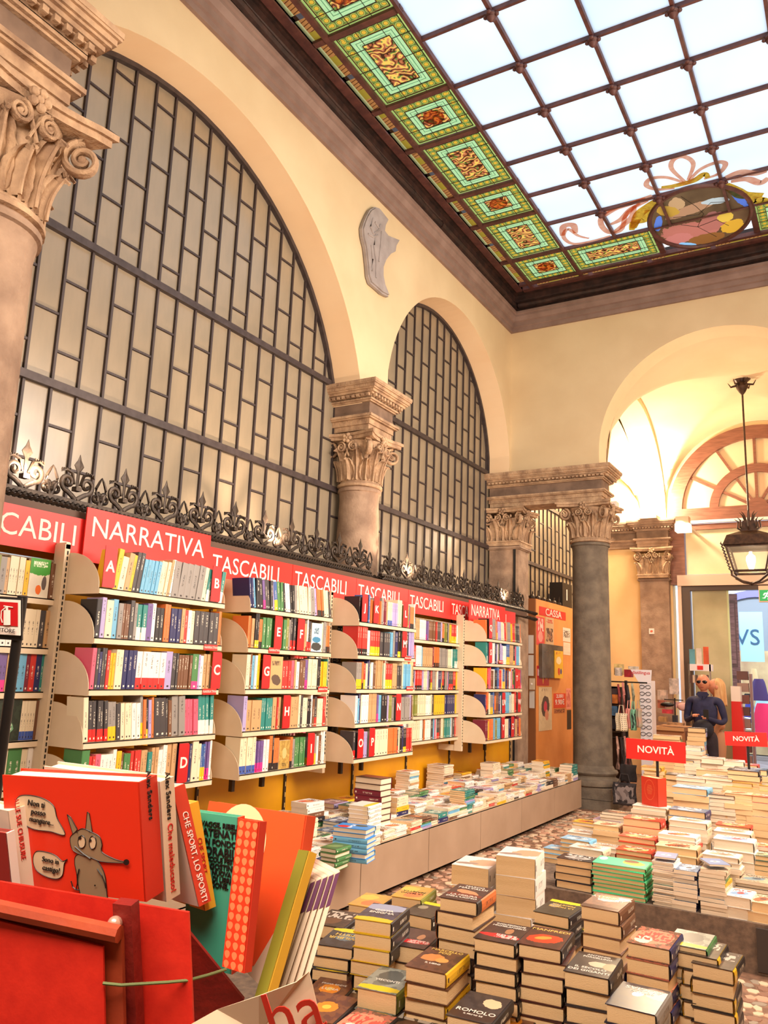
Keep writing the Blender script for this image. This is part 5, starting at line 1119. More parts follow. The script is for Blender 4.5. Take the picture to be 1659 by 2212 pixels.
# ================================================================== nearest: red metal book bin with children's books
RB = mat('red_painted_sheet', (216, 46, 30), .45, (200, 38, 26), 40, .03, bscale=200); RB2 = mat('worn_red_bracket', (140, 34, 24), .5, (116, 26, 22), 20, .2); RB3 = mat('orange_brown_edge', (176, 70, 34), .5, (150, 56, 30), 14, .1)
def slab(name, a, b_, c, nrm_t, m, parent, uvmat=False):
    """parallelogram sheet: a top-left, b top-right, c bottom-left; thickness away from the camera"""
    A, B_, C_ = Vector(a), Vector(b_), Vector(c); n = (B_-A).cross(C_-A).normalized()
    if n.dot(A-CAM) < 0: n = -n
    D = B_+C_-A; T = n*nrm_t; o = MB(); i = o.add([A, B_, D, C_, A+T, B_+T, D+T, C_+T])
    o.face((i, i+1, i+2, i+3), ((0, 1), (1, 1), (1, 0), (0, 0)))
    for q in ((4, 7, 6, 5), (0, 4, 5, 1), (1, 5, 6, 2), (2, 6, 7, 3), (3, 7, 4, 0)): o.face([i+k for k in q], ((.01, .01), (.02, .01), (.02, .02), (.01, .02)))
    return o.build(name, m, parent), n
def kbook(label, tl, tr, bl, thick, cover, spine, pages=PAPER, texts=(), stext=None, group=None):
    """book standing in the bin; cover faces the camera side, spine on its right"""
    A, B_, C_ = [deep(*p) for p in (tl, tr, bl)]; X = (B_-A); w = X.length; X.normalize(); Yd = (C_-A); Yd -= X*Yd.dot(X); h = Yd.length; Yd.normalize(); N = X.cross(Yd)
    if N.dot(A-CAM) < 0: N = -N
    M = Matrix((X, -Yd, -N)).transposed().to_4x4(); M.translation = A+Yd*h        # local x right, y up, z to camera
    t = thing('picture_book', label, 'book', M.translation, group=group)
    o = MB(); o.box(0, w, 0, h, -.002, 0, M); o.uv[1] = ((0, 0), (1, 0), (1, 1), (0, 1)); o.build('front_cover', cover, t)
    o = MB(); o.box(0, w, 0, h, -thick, -thick+.002, M); o.build('back_cover', cover, t)
    o = MB(); o.box(w-.002, w+.001, 0, h, -thick, 0, M); o.build('spine', spine, t)
    o = MB(); o.box(.002, w-.002, .002, h-.003, -thick+.002, -.002, M); o.build('page_block', pages, t)
    for s_, u, v, sz, m_, rot in texts: text('title', s_, M @ Matrix.Translation((u*w, v*h, .0006)) @ Matrix.Rotation(rot, 4, 'Z'), sz, m_, t, bold=.0)
    if stext:
        Ms = M @ Matrix.Translation((w+.0014, h*.5, -thick/2)) @ Matrix(((0, 0, 1, 0), (-1, 0, 0, 0), (0, -1, 0, 0), (0, 0, 0, 1))) @ Matrix.Rotation(0, 4, 'Z')
        s_, v, sz, m_ = stext[0]; 
        for s_, v, sz, m_ in stext: text('spine_title', s_, Ms @ Matrix.Translation(((.5-v)*h, 0, 0)), sz, m_, t)
    return t, M, w, h
ORR = mat('vermilion_cover', (226, 52, 26), .35); ORS = mat('vermilion_spine', (206, 50, 32), .4); CRS = mat('cream_spine', (226, 204, 178), .45)
fox, M, w, h = kbook('red picture book with a grey pointy-nosed animal and two speech balloons', (5, 1674, .98), (300, 1690, .90), (65, 1917, .96), .030, ORR, ORS, PAPERW, stext=(('Alex Sanders', .86, .0105, BLKT),))
def flat(name, pts, m, par, z=.0008, Mx=None, sc=1):
    o = MB(); i = o.add([(Mx or M) @ Vector((p[0], p[1], z)) for p in pts]); o.face([i+k for k in range(len(pts))]); return o.build(name, m, par)
def smooth_poly(pts, n=6):
    N = len(pts); out = []
    for i in range(N):
        p0, p1, p2, p3 = [pts[(i+k) % N] for k in (-1, 0, 1, 2)]
        for j in range(n):
            f = j/n; out.append(tuple(.5*((2*p1[a])+(-p0[a]+p2[a])*f+(2*p0[a]-5*p1[a]+4*p2[a]-p3[a])*f*f+(-p0[a]+3*p1[a]-3*p2[a]+p3[a])*f**3) for a in (0, 1)))
    return out
# picture printed on the cover: crop pixels (zoomed plate) -> cover plane
Minv = M.inverted(); 
def pc(x, y):
    px, py = x/3.606, 1640+y/3.606; d = ray(px, py); o0 = Minv @ CAM; dd_ = Minv.to_3x3() @ d; k = -o0.z/dd_.z; q = o0+dd_*k; return (q.x, q.y)
FUR = mat('grey_fur_ink', (146, 122, 92), .5); INK = mat('black_ink', (24, 18, 16), .5); BAL = mat('balloon_cream', (216, 188, 152), .5)
def outlined(name, L, m, sm=True, z=.0008, ow=.0006):
    P = [pc(*p) for p in L]; P = smooth_poly(P) if sm else P; f = flat(name, P, m, fox, z)
    o = MB(); o.tube([M @ Vector((a, b_, z)) for a, b_ in P], (ow*.8, ow*.8), 4, close=True); o.build('ink_outline', INK, f); return f
outlined('body_figure', [(600, 745), (585, 800), (600, 880), (610, 960), (628, 1040), (640, 1085), (720, 1090), (790, 1110), (860, 1120), (840, 1070), (832, 980), (820, 900), (790, 830), (740, 770), (670, 735)], FUR)
outlined('ear', [(572, 580), (528, 428), (556, 450), (608, 545)], FUR, False, .0010); outlined('ear', [(672, 545), (685, 408), (700, 420), (724, 565)], FUR, False, .0010)
outlined('head_figure', [(605, 560), (556, 600), (556, 660), (580, 710), (650, 745), (720, 765), (800, 795), (960, 806), (990, 800), (900, 775), (800, 720), (800, 660), (780, 600), (720, 565), (650, 538)], FUR, True, .0012)
for cx, cy, dx, dy in ((645, 640, 32, 48), (730, 645, 30, 50)):
    outlined('eye', [(cx+dx*cos(a*pi/4)*.9+a*0, cy+dy*sin(a*pi/4)) for a in range(8)], BAL, True, .0016, .0007)
for cx, cy, r in ((632, 608, 13), (713, 628, 11), (994, 797, 24), (612, 568, 5), (706, 560, 5), (750, 978, 7)):
    flat('ink_dot', [pc(cx+r*cos(a*pi/5), cy+r*sin(a*pi/5)) for a in range(10)], INK, fox, .0021)
for L in ([(625, 850), (610, 910), (612, 960), (600, 1010)], [(765, 850), (800, 900), (825, 960), (832, 1000)], [(562, 945), (575, 990), (600, 1012), (625, 1015)], [(590, 675), (620, 700), (660, 735), (712, 770)], [(708, 1080), (720, 1095), (750, 1088), (785, 1108)]):
    o = MB(); o.tube([M @ Vector((*pc(*p), .0017)) for p in L], .0007, 4); o.build('ink_line', INK, fox)
outlined('speech_balloon', [(125, 350), (150, 290), (220, 278), (330, 300), (420, 360), (450, 460), (510, 585), (400, 562), (260, 540), (160, 470)], BAL)
outlined('speech_balloon', [(262, 770), (290, 715), (380, 725), (440, 750), (490, 792), (528, 778), (505, 810), (490, 900), (440, 930), (350, 905), (280, 850)], BAL)
ux = (Vector((*pc(400, 400), 0))-Vector((*pc(200, 390), 0))).length/200
for s_, x, y, sz in (('Non ti', 288, 345, 50), ('posso', 305, 412, 48), ('mangiare...', 330, 478, 44), ('Sono in', 400, 785, 42), ('castigo!', 405, 852, 44)):
    q = pc(x, y); text('handwriting', s_, M @ Matrix.Translation((q[0], q[1], .0018)) @ Matrix.Rotation(-.08, 4, 'Z'), sz*ux, INK, fox, shear=.15, depth=.0004)
kbook('cream-spined picture book directly behind the red one', (95, 1655, 1.02), (345, 1689, .925), (150, 1900, 1.0), .022, CRS, CRS, PAPERW, stext=(('Alex Sanders', .86, .0105, BLKT), ('Che maleducato!', .34, .0115, REDT)))
kbook('red-spined children\'s book beside the cream one, titled CHE SPORTI, LO SPORT!', (300, 1700, 1.02), (372, 1703, .95), (360, 1940, 1.0), .016, WHT, mat('red_spine', (200, 60, 40), .4), PAPERW, stext=(('CHE SPORT, LO SPORT!', .4, .010, WHT),))
kbook('yellow children\'s book wedged beside the red spine', (340, 1730, 1.03), (405, 1738, .965), (390, 1950, 1.0), .014, mat('yellow_cover', (232, 176, 50), .4), mat('yellow_spine', (222, 160, 44), .4), PAPERW, stext=(('CHE SPORT', .5, .008, REDT),))
TEAL = mat('teal_cover', (70, 160, 132), .4); LEAFR = paint_mat('vermilion_leaf_pattern', (222, 66, 34), rough=.4)
def P_leaf():
    m, t, b = newmat('vermilion_leaf_pattern2'); k = NT(t); u, v = k.uv(); fu = k.m('SUBTRACT', k.m('FRACT', k.m('MULTIPLY', u, 3)), .5); fv = k.m('SUBTRACT', k.m('FRACT', k.m('MULTIPLY', v, 16)), .5)
    d = k.m('ADD', k.m('MULTIPLY', fu, fu), k.m('MULTIPLY', k.m('MULTIPLY', fv, fv), k.m('ADD', 1.0, fv))); t.links.new(k.mix(k.band(d, .0, .13), (220, 62, 32), (238, 132, 84)), b.inputs['Base Color']); b.inputs['Roughness'].default_value = .4; return m
LEAFP = P_leaf()
tl_, M4, w4, h4 = kbook('teal book cover printed with heavy black words, with a leaf-patterned red spine strip', (412, 1752, 1.00), (515, 1766, .97), (372, 2075, .98), .012, TEAL, LEAFP, PAPERW)
for s_, v, sz in (('SELVAGGE, RIBELLI,', .93, .0085), ('SCATENATE.', .875, .0125), ('MA IN FONDO...', .815, .010), ('ADORABILI.', .755, .0135), ('LE PICCOLE PESTI', .705, .0078), ('DE AGOSTINI', .66, .0090), ('UNA NUOVA', .62, .0078), ('SERIE DI LIBRI', .58, .0080), ("D'AZIONE.", .54, .0085)):
    text('title', s_, M4 @ Matrix.Translation((w4*.58, v*h4, .0006)), sz, INK, tl_, bold=.02)
kbook('vermilion book spine covered in pale leaf drawings, beside the teal cover', (515, 1768, .97), (560, 1775, .95), (470, 2085, .93), .012, LEAFP, ORS, PAPERW)
ob_, M5, w5, h5 = kbook('large orange board book with rounded corners and a cream disc, leaning right', (452, 1730, 1.12), (662, 1762, 1.02), (395, 2040, 1.06), .018, mat('orange_board_cover', (238, 84, 40), .35), mat('orange_board_spine', (222, 76, 40), .4), PAPERW)
flat('cream_disc', [(w5*.40+.046*cos(a*pi/16), h5*.76+.046*sin(a*pi/16)) for a in range(32)], mat('cream_disc', (240, 206, 158), .5), ob_, .0006, M5)
kbook('olive green slim book leaning right behind the orange one', (645, 1835, 1.0), (668, 1838, .985), (530, 2150, .93), .012, mat('olive_cover', (128, 124, 40), .45), mat('yellow_book_spine', (214, 164, 50), .45), PAPERW)
PURP = mat('purple_label', (96, 50, 84), .5)
fh = Vector((_f.x, _f.y, 0)).normalized(); DV = -_r*.050+fh*.095
for i in range(6):
    A_, B2, C2 = deep(657+13.5*i, 1911-5*i, .985), deep(667+13.5*i, 1906-5*i, .985), deep(574+15*i, 2142, .935); w6 = (B2-A_)
    t = thing('picture_book', 'thin cream booklet with a purple spine label, %s from the left' % ordn(i+1), 'book', C2)
    D2 = C2+w6; o = MB(); ix = o.add([C2, D2, D2+DV, C2+DV, A_, B2, B2+DV, A_+DV])
    for q in ((3, 2, 1, 0), (4, 5, 6, 7), (0, 1, 5, 4), (1, 2, 6, 5), (2, 3, 7, 6), (3, 0, 4, 7)): o.face([ix+k for k in q])
    o.build('cover', CRS, t); e = (C2-A_); g = -DV.normalized()*.0006; o = MB(); o.quad(A_+e*.30+g, B2+e*.30+g, B2+e*.01+g, A_+e*.01+g); o.build('purple_label', PURP, t)
# white-red book at the left edge
kbook('white book with a maroon spine label at the left edge of the bin', (-40, 1740, 1.0), (18, 1752, .95), (0, 1960, .98), .02, mat('white_cover', (230, 206, 186), .4), mat('white_spine', (222, 196, 172), .4), PAPERW, stext=(('ALLE SUE CHIUSURE', .8, .008, REDT),))
kbook('dark red book cover at the far left of the bin', (-60, 1790, .96), (14, 1800, .93), (-20, 1960, .95), .01, mat('dark_red_cover', (150, 40, 36), .4), WHT, PAPERW)
# the bin itself
t = thing('book_bin', 'red painted metal bin holding the children\'s books, bottom left corner', 'bin', deep(200, 2150, .9))
slab('front_sheet', deep(-60, 1895, .90), deep(407, 1971, .86), deep(-60, 2400, .86), .004, RB, t)
slab('label_panel', deep(-60, 1945, .87), deep(262, 2013, .835), deep(-60, 2400, .84), .006, RB3, t)
slab('inner_panel', deep(-60, 1975, .862), deep(222, 2045, .828), deep(-60, 2400, .832), .003, RB, t)
o = MB(); o.tube([deep(-60, 1950, .862), deep(258, 2018, .828)], .009, 8); o.build('rolled_edge', RB3, t, smooth=True)
slab('bracket_bar', deep(243, 1952, .845), deep(283, 1957, .84), deep(262, 2400, .83), .016, RB2, t)
o = MB(); o.ball(deep(248, 1996, .838), .008, 12, 8); o.build('rivet', mat('worn_rivet', (206, 160, 140), .3, metal=.4), t, smooth=True)
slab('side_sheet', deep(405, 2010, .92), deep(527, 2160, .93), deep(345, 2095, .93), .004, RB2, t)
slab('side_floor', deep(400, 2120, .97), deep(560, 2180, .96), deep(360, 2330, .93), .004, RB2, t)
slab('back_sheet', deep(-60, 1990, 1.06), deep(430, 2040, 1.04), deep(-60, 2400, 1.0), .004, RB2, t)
o = MB(); P = [deep(x, y, d) for x, y, d in ((222, 2124, .82), (262, 2128, .822), (310, 2125, .83), (360, 2122, .84), (405, 2118, .85), (450, 2106, .88), (488, 2094, .91))]; o.tube(P, .0016, 6); o.build('green_string', mat('green_string', (110, 122, 76), .8), t)
pr_, nn = slab('paper_sheet', deep(395, 2260, .80), deep(665, 2100, .80), deep(440, 2420, .80), .0006, mat('glossy_white_paper', (240, 214, 184), .22), None)
bpy.data.objects.remove(pr_)
t = thing('paper_sign', 'glossy white paper sign with red hand lettering in front of the bin', 'paper sign', deep(560, 2200, .8))
PM = mat('glossy_white_paper_2', (240, 212, 180), .2)
o = MB(); L = [(395, 2222), (470, 2180), (560, 2150), (640, 2120), (668, 2098), (676, 2130), (690, 2190), (705, 2260), (700, 2400), (400, 2400)]
c_ = o.add([deep(x, y, .80-.00022*(x-400)+(.006*sin(x*.03))) for x, y in L]); ctr = o.add([deep(560, 2230, .768)]); 
for k in range(len(L)): o.face((c_+k, c_+(k+1) % len(L), ctr))
ps = o.build('sheet', PM, t); md = ps.modifiers.new('s', 'SOLIDIFY'); md.thickness = .0008
Mp = frame(deep(634, 2190, .742), _r*.93-_f*.1+_u*.30, _u); text('lettering', 'ha', Mp, .062, mat('red_brush_lettering', (196, 50, 34), .5), t)
# ================================================================== extinguisher sign and pole
t = thing('extinguisher_sign', 'red and white fire extinguisher sign on a black pole at the left edge', 'sign', at(0, 1330, 1, 1.9))
pp = deep(49, 1287, 2.6); pb = deep(2, 1640, 2.6); dpx = (pb-pp)
o = MB(); o.tube([pp, pp+dpx*1.6], .016, 10); o.build('pole', BLACK, t, smooth=True)
A_, B2, C2 = deep(-64, 1290, 2.56), deep(43, 1297, 2.56), deep(-64, 1366, 2.56); slab('sign_plate', A_, B2, C2, .006, WHT, t); slab('plate_edge', deep(-70, 1284, 2.575), deep(47, 1292, 2.575), deep(-70, 1376, 2.575), .01, BLACK, t)
slab('red_field', deep(-60, 1296, 2.556), deep(38, 1302, 2.556), deep(-60, 1347, 2.556), .002, REDD, t)
o = MB(); ln_ = lambda *L: [deep(x, y, 2.552) for x, y in L]
o.tube(ln_((15, 1318), (15, 1350)), (.011, .003), 8, flat=tuple(_r)); o.tube(ln_((15, 1310), (15, 1318)), (.004, .003), 8, flat=tuple(_r)); o.tube(ln_((8, 1309), (28, 1312)), .0018, 6); o.tube(ln_((12, 1312), (3, 1320), (2, 1335), (5, 1345)), .0018, 6); o.build('extinguisher_symbol', WHT, t)
text('lettering', 'ESTINTORE', frame(deep(1, 1361, 2.55), deep(30, 1364, 2.55)-deep(0, 1361, 2.55), _u), .018, BLKT, t, bold=.005)
# ================================================================== till corner: orange board and notices
XB = -4.10
BD = mat('orange_chipboard', (236, 158, 88), .6, (226, 146, 76), 3)
cy0, cy1 = at(1158, 1400, 0, XB).y, at(1262, 1400, 0, XB).y
t = thing('notice_board', 'tall orange board by the round column, carrying the CASSA sign', 'board', (XB, cy0, 0)); zt_ = at(1157, 1293, 0, XB).z
o = MB(); o.box(XB-.3, XB, cy0, cy1+.5, .0, zt_); o.build('panel', BD, t); o = MB(); o.box(XB-.3, XB-.002, cy0-.03, cy0, 0, zt_); o.build('side', mat('dark_board_side', (150, 92, 50), .6), t)
def poster(label, x0, y0, x1, y1, m, parts=(), name='poster', dx=.003, slope=.24):
    A_ = at(x0, y0, 0, XB+dx); B2 = at(x1, y0+(x1-x0)*slope, 0, XB+dx); C2 = at(x0, y1, 0, XB+dx)
    t = thing(name, label, 'poster', A_); b = MB(); b.quad((XB+dx, A_.y, C2.z), (XB+dx, B2.y, C2.z), (XB+dx, B2.y, A_.z), (XB+dx, A_.y, A_.z)); b.box(XB+.0005, XB+dx-.0006, A_.y, B2.y, C2.z, A_.z); b.build('sheet', m, t)
    for s_, u, v, sz, mm in parts: text('lettering', s_, frame((XB+dx+.001, A_.y+(B2.y-A_.y)*u, C2.z+(A_.z-C2.z)*v), (0, 1, 0), (0, 0, 1)), sz, mm, t, bold=.012, sx=1.75)
    return t
poster('red CASSA sign at the top of the orange board', 1165, 1309, 1222, 1328, RED, (('CASSA', .52, .48, .15, WHT),), 'till_sign')
poster('pink and red poster at the top left of the orange board', 1159, 1331, 1176, 1392, paint_mat('pink_poster', (226, 70, 70), [(.5, .3, .3, .2, 0, (240, 160, 150))], [(.5, .95, .2, .9, (246, 220, 210), 10)]))
poster('pale poster with a minus twenty per cent offer under the CASSA sign', 1178, 1332, 1196, 1391, paint_mat('offer_poster', (214, 180, 140), [(.6, .3, .3, .2, 0, (196, 140, 100))], [(.1, .6, .1, .9, (90, 60, 50), 14)]), (('-20%', .5, .85, .08, REDT),))
poster('white notice at the right edge of the orange board', 1216, 1355, 1232, 1385, paint_mat('white_notice', (236, 224, 206), (), [(.3, .8, .1, .9, (90, 70, 60), 14)]))
poster('blank white sheet below the white notice on the orange board', 1217, 1387, 1232, 1414, PAPERW)
poster('dark red poster left of the grey holder on the orange board', 1160, 1438, 1186, 1481, paint_mat('darkred_poster', (196, 30, 44), [(.5, .5, .05, .4, 0, (240, 190, 60)), (.8, .4, .12, .1, 0, (240, 130, 50))], [(.5, .85, .05, .4, (240, 200, 200), 9)]))
poster('yellow poster clipped to the grey holder', 1198, 1405, 1216, 1465, paint_mat('yellow_poster', (240, 186, 40), [(.5, .65, .3, .14, 0, (246, 226, 180)), (.5, .25, .12, .14, 0, (200, 40, 44)), (.75, .25, .1, .1, 0, (60, 60, 130))], [(.86, .95, .1, .9, (190, 60, 40), 12)]), dx=.06)
o_ = poster('dark grey acrylic leaflet holder on the orange board', 1171, 1390, 1216, 1464, mat('smoky_acrylic', (110, 104, 92), .15, (70, 66, 60), 3), name='leaflet_holder', dx=.05)
poster('tall white poster with a collage figure low on the orange board', 1164, 1484, 1192, 1580, paint_mat('collage_poster', (232, 210, 172), [(.5, .55, .3, .24, 10, (84, 66, 60)), (.5, .55, .12, .12, 0, (214, 60, 90)), (.6, .35, .14, .12, 0, (226, 150, 120))], [(.9, .96, .2, .8, (190, 160, 130), 14)], (222, 198, 160)))
poster('orange poster offering two books, 2 LIBRI 9.90', 1196, 1498, 1222, 1530, mat('orange_offer', (226, 66, 34), .4), (('2LIBRI', .5, .8, .075, WHT), ('9.90€', .5, .38, .11, WHT)))
poster('small brown strip below the orange offer poster', 1197, 1532, 1221, 1541, paint_mat('brown_strip', (200, 120, 70), (), [(.1, .9, .05, .95, (110, 50, 30), 10)]))
poster('pink leaflet beside the column on the orange board', 1223, 1487, 1233, 1532, paint_mat('pink_leaflet', (240, 150, 130), (), [(.1, .9, .1, .9, (200, 90, 80), 8)]))
poster('black leaflet beside the column, lowest on the orange board', 1225, 1534, 1234, 1576, BLACK)
for i, (a, c, d) in enumerate(((1142, 1372, 1412), (1142, 1415, 1460), (1144, 1492, 1530))):
    A_ = at(a, c, 1, 11.2); B2 = at(a+11, d, 1, 11.2); o = MB(); o.box(A_.x, B2.x, 11.19, 11.195, B2.z, A_.z); o.build('paper_notice', mat('grey_white_paper', (206, 196, 186), .6) if i == 0 else bpy.data.materials['grey_white_paper'], label='pinned grey-white sheet left of the orange board, %s from the top' % ordn(i+1), category='notice')
A_, B2 = at(1145, 1465, 1, 11.15), at(1155, 1490, 1, 11.15); o = MB(); o.box(A_.x, B2.x, 11.12, 11.16, B2.z, A_.z); q = o.build('switch_box', mat('beige_switch', (196, 176, 150), .5), label='small beige switch box left of the orange board', category='switch'); o = MB(); o.ball(((A_.x+B2.x)/2, 11.118, (A_.z+B2.z)/2), (.015, .008, .015), 8, 6); o.build('button', WHT, q)
ya_ = at(1214, 1300, 0, XB-.05).y; t = thing('loudspeaker', 'black loudspeaker standing on top of the orange board by the column', 'loudspeaker', (XB-.1, ya_, zt_)); o = MB(); o.box(XB-.26, XB-.04, ya_, ya_+.5, zt_, zt_+.40); o.build('cabinet', BLACK, t); o = MB(); o.box(XB-.04, XB-.034, ya_+.2, ya_+.24, zt_+.12, zt_+.3); o.build('logo_strip', WHT, t)
o = MB(); 
for k in range(6): yk = cy0+.1+k*.25; o.tube([(XB-.1, yk, zt_), (XB-.1, yk+.03, zt_+.12+.04*(k % 2))], .012, 6); o.ball((XB-.1, yk, zt_+.03), .05, 8, 6)
o.build('iron_scraps', IRON, label='dark iron ornaments poking up behind the orange board', category='ornament')
# ================================================================== rack, bags and small goods behind the round column
def P_(px, py, y): return at(px, py, 1, y)
yR = 11.3; A_, B2 = P_(1378, 1468, yR), P_(1412, 1600, yR)
t = thing('glasses_rack', 'white revolving rack of reading glasses with a distilingua header card', 'rack', (A_.x, yR, 0)); WR = mat('white_rack', (232, 224, 226), .35)
x0, x1 = P_(1382, 1500, yR).x, P_(1407, 1500, yR).x
o = MB(); o.box(x0, x1, yR, yR+.25, 0, P_(1390, 1470, yR).z); o.build('column', WR, t)
H0, H1 = P_(1360, 1446, yR).z, P_(1360, 1475, yR).z; hx0, hx1 = P_(1362, 1446, yR).x, P_(1408, 1446, yR).x
o = MB(); o.prism([(x0, H1), (x1, H1), (hx1, H0), (hx0, H0)], .01, Matrix(((1, 0, 0, 0), (0, 0, -1, yR), (0, 1, 0, 0), (0, 0, 0, 1)))); o.build('header', WR, t)
text('lettering', 'distilingua', frame(((hx0+hx1)/2, yR-.012, H0-.04), (1, 0, 0), (0, 0, 1)), .06, REDT, t, bold=.01)
gm_ = MB()
for s_ in (-1, 1): gm_.tube([(s_*.032+.026*cos(a*pi/6), 0, .017*sin(a*pi/6)) for a in range(12)], .0028, 4, close=True)
gm_.tube([(-.008, 0, .004), (.008, 0, .004)], .0025, 4); GLS = gm_.mesh('glasses', [BLACK])
for k in range(9):
    z = P_(1395, 1484+k*14.5, yR).z
    q = inst('spectacles', GLS, None, ((x0+x1)/2, yR-.02, z), sc=(1.25, 1, 1.3)); q['label'] = 'pair of dark reading glasses on the rack, %s from the top' % ordn(k+1); q['category'] = 'glasses'; q['group'] = 'reading glasses on the white rack'
rg = random.Random(4)
def tote(label, px0, py0, px1, py1, y, m, dots=False):
    A_, B2 = P_(px0, py0, y), P_(px1, py1, y); t = thing('tote_bag', label, 'bag', ((A_.x+B2.x)/2, y, B2.z)); o = MB(); w, h = B2.x-A_.x, A_.z-B2.z
    o.grid(lambda a, b_: (A_.x+w*a+.006*sin(b_*7), y-.02+.012*sin(a*9)+.01*b_, B2.z+h*b_), 8, 8); bo = o.build('bag_body', m, t, smooth=True); md = bo.modifiers.new('s', 'SOLIDIFY'); md.thickness = .012
    o = MB(); o.tube([(A_.x+w*.25, y-.02, A_.z-.01), (A_.x+w*.35, y-.01, A_.z+.1), (A_.x+w*.65, y-.01, A_.z+.1), (A_.x+w*.75, y-.02, A_.z-.01)], .006, 5); o.build('handle', m, t); return t
def dotm():
    m, t, b = newmat('dotted_tote'); k = NT(t); u, v = k.uv(); a = k.m('SUBTRACT', k.m('FRACT', k.m('MULTIPLY', u, 6)), .5); c = k.m('SUBTRACT', k.m('FRACT', k.m('MULTIPLY', v, 9)), .5)
    t.links.new(k.mix(k.m('LESS_THAN', k.m('ADD', k.m('MULTIPLY', a, a), k.m('MULTIPLY', c, c)), .05), (226, 208, 176), (60, 40, 36)), b.inputs['Base Color']); return m
tote('cream tote bag with dark dots hanging left of the glasses rack', 1330, 1540, 1356, 1580, 10.9, dotm())
tote('pink tote bag hanging behind the dotted one', 1352, 1530, 1368, 1574, 11.0, mat('pink_cloth', (226, 150, 140), .9))
tote('mint patterned tote bag beside the pink one', 1362, 1532, 1376, 1578, 10.95, paint_mat('mint_pattern', (120, 180, 150), (), [(.1, .8, .1, .9, (40, 50, 50), 9)], rough=.9))
tote('salmon tote bag turned edge on beside the mint one', 1374, 1530, 1388, 1572, 10.9, mat('salmon_cloth', (214, 130, 110), .9, (120, 170, 150), 5))
tote('black and grey printed bag low beside the column foot', 1324, 1688, 1376, 1742, 10.45, paint_mat('black_print', (44, 40, 42), [(.4, .5, .3, .3, 20, (110, 100, 100))], [(.1, .9, .1, .9, (150, 140, 138), 8)], (70, 64, 66), .8))
tote('dark folded bag hanging above the printed one', 1340, 1650, 1376, 1690, 10.5, mat('dark_cloth', (50, 44, 44), .9, (30, 26, 28), 8, .5))
for i, (a, b_, c) in enumerate(((1336, 1478, (150, 60, 60)), (1346, 1474, (210, 130, 120)), (1356, 1480, (60, 56, 60)), (1366, 1476, (190, 190, 160)), (1333, 1590, (220, 170, 150)), (1342, 1592, (60, 50, 50)), (1350, 1590, (206, 150, 140)), (1358, 1592, (180, 120, 110)))):
    A_ = P_(a, b_, 11.1); o = MB(); o.tube([(A_.x, 11.08, A_.z), (A_.x+.02, 11.06, A_.z-.16), (A_.x+.01, 11.08, A_.z-.42)], [(.015, .01), (.035, .02), (.03, .012)], 8); o.build('hanging_scarf', mat('scarf_%d' % i, c, .9, tuple(int(v*.6) for v in c), 14), smooth=True, label='%s scarf hanging on the stand behind the column, %s from the left' % (('wine', 'pink', 'dark', 'pale', 'cream striped', 'black', 'rose', 'brick')[i], ordn(i % 4+1)), category='scarf')
t = thing('accessory_stand', 'black stand holding scarves and bags right of the round column', 'stand', P_(1352, 1640, 11.2)); o = MB(); q = P_(1352, 1470, 11.2); o.box(q.x-.015, q.x+.015, 11.18, 11.22, 0, q.z); o.build('pole', BLACK, t)
for z in (q.z-.02, q.z-.75): o = MB(); o.tube([(q.x-.3, 11.1, z), (q.x+.3, 11.1, z)], .01, 6); o.build('arm', BLACK, t)
# boxes of small goods: each thing its own object
bx = [(1312, 1482, 1333, 1500, 12.4, (70, 56, 60), 'dark patterned box'), (1312, 1500, 1322, 1520, 12.4, (60, 110, 170), 'blue box'), (1322, 1500, 1334, 1520, 12.4, (214, 130, 60), 'orange toy box'), (1314, 1524, 1333, 1546, 12.4, (80, 130, 180), 'blue game box'), (1316, 1550, 1332, 1575, 12.4, (40, 44, 66), 'navy box'), (1420, 1490, 1440, 1512, 12.9, (226, 196, 170), 'cream card display'), (1445, 1465, 1464, 1500, 12.9, (226, 204, 186), 'white card stand'), (1420, 1512, 1436, 1530, 12.7, (196, 110, 80), 'terracotta box'),
      (1430, 1532, 1452, 1542, 12.6, (220, 60, 70), 'red pouch'), (1452, 1545, 1462, 1562, 12.6, (50, 44, 50), 'black box'), (1455, 1516, 1475, 1530, 12.7, (226, 170, 160), 'pink plush pouch'), (1422, 1548, 1440, 1560, 12.5, (200, 150, 90), 'straw box'), (1440, 1560, 1476, 1568, 12.4, (206, 150, 100), 'kraft tray'), (1326, 1434, 1344, 1458, 12.6, (226, 206, 140), 'cream framed card'), (1328, 1442, 1340, 1460, 12.5, (240, 230, 220), 'small white card with a heart'), (1348, 1446, 1364, 1463, 12.5, (176, 30, 44), 'red price card'), (1357, 1439, 1376, 1446, 12.5, (236, 226, 210), 'white ticket')]
for i, (a, c, d, e, y, col, nm) in enumerate(bx):
    A_, B2 = P_(a, c, y), P_(d, e, y); o = MB(); o.box(A_.x, B2.x, y, y+.12, B2.z, A_.z); o.build('boxed_item', mat('goods_%d' % i, col, .5, tuple(int(v*.72) for v in col), 16), label='%s on the shelves between column and door' % nm, category='box')
t = thing('goods_shelf', 'dark shelf of toys and boxes between the round column and the rack', 'shelf', P_(1322, 1600, 12.5))
for py in (1483, 1521, 1548, 1577): q = P_(1312, py, 12.5); o = MB(); o.box(q.x-.1, q.x+.22, 12.4, 12.7, q.z-.02, q.z); o.build('shelf_board', BRK, t)
q = P_(1312, 1483, 12.5); o = MB(); o.box(q.x-.1, q.x+.24, 12.7, 12.72, 0, q.z); o.build('back', BRK, t); o = MB(); o.box(q.x+.22, q.x+.24, 12.4, 12.72, 0, q.z); o.build('side', BRK, t)
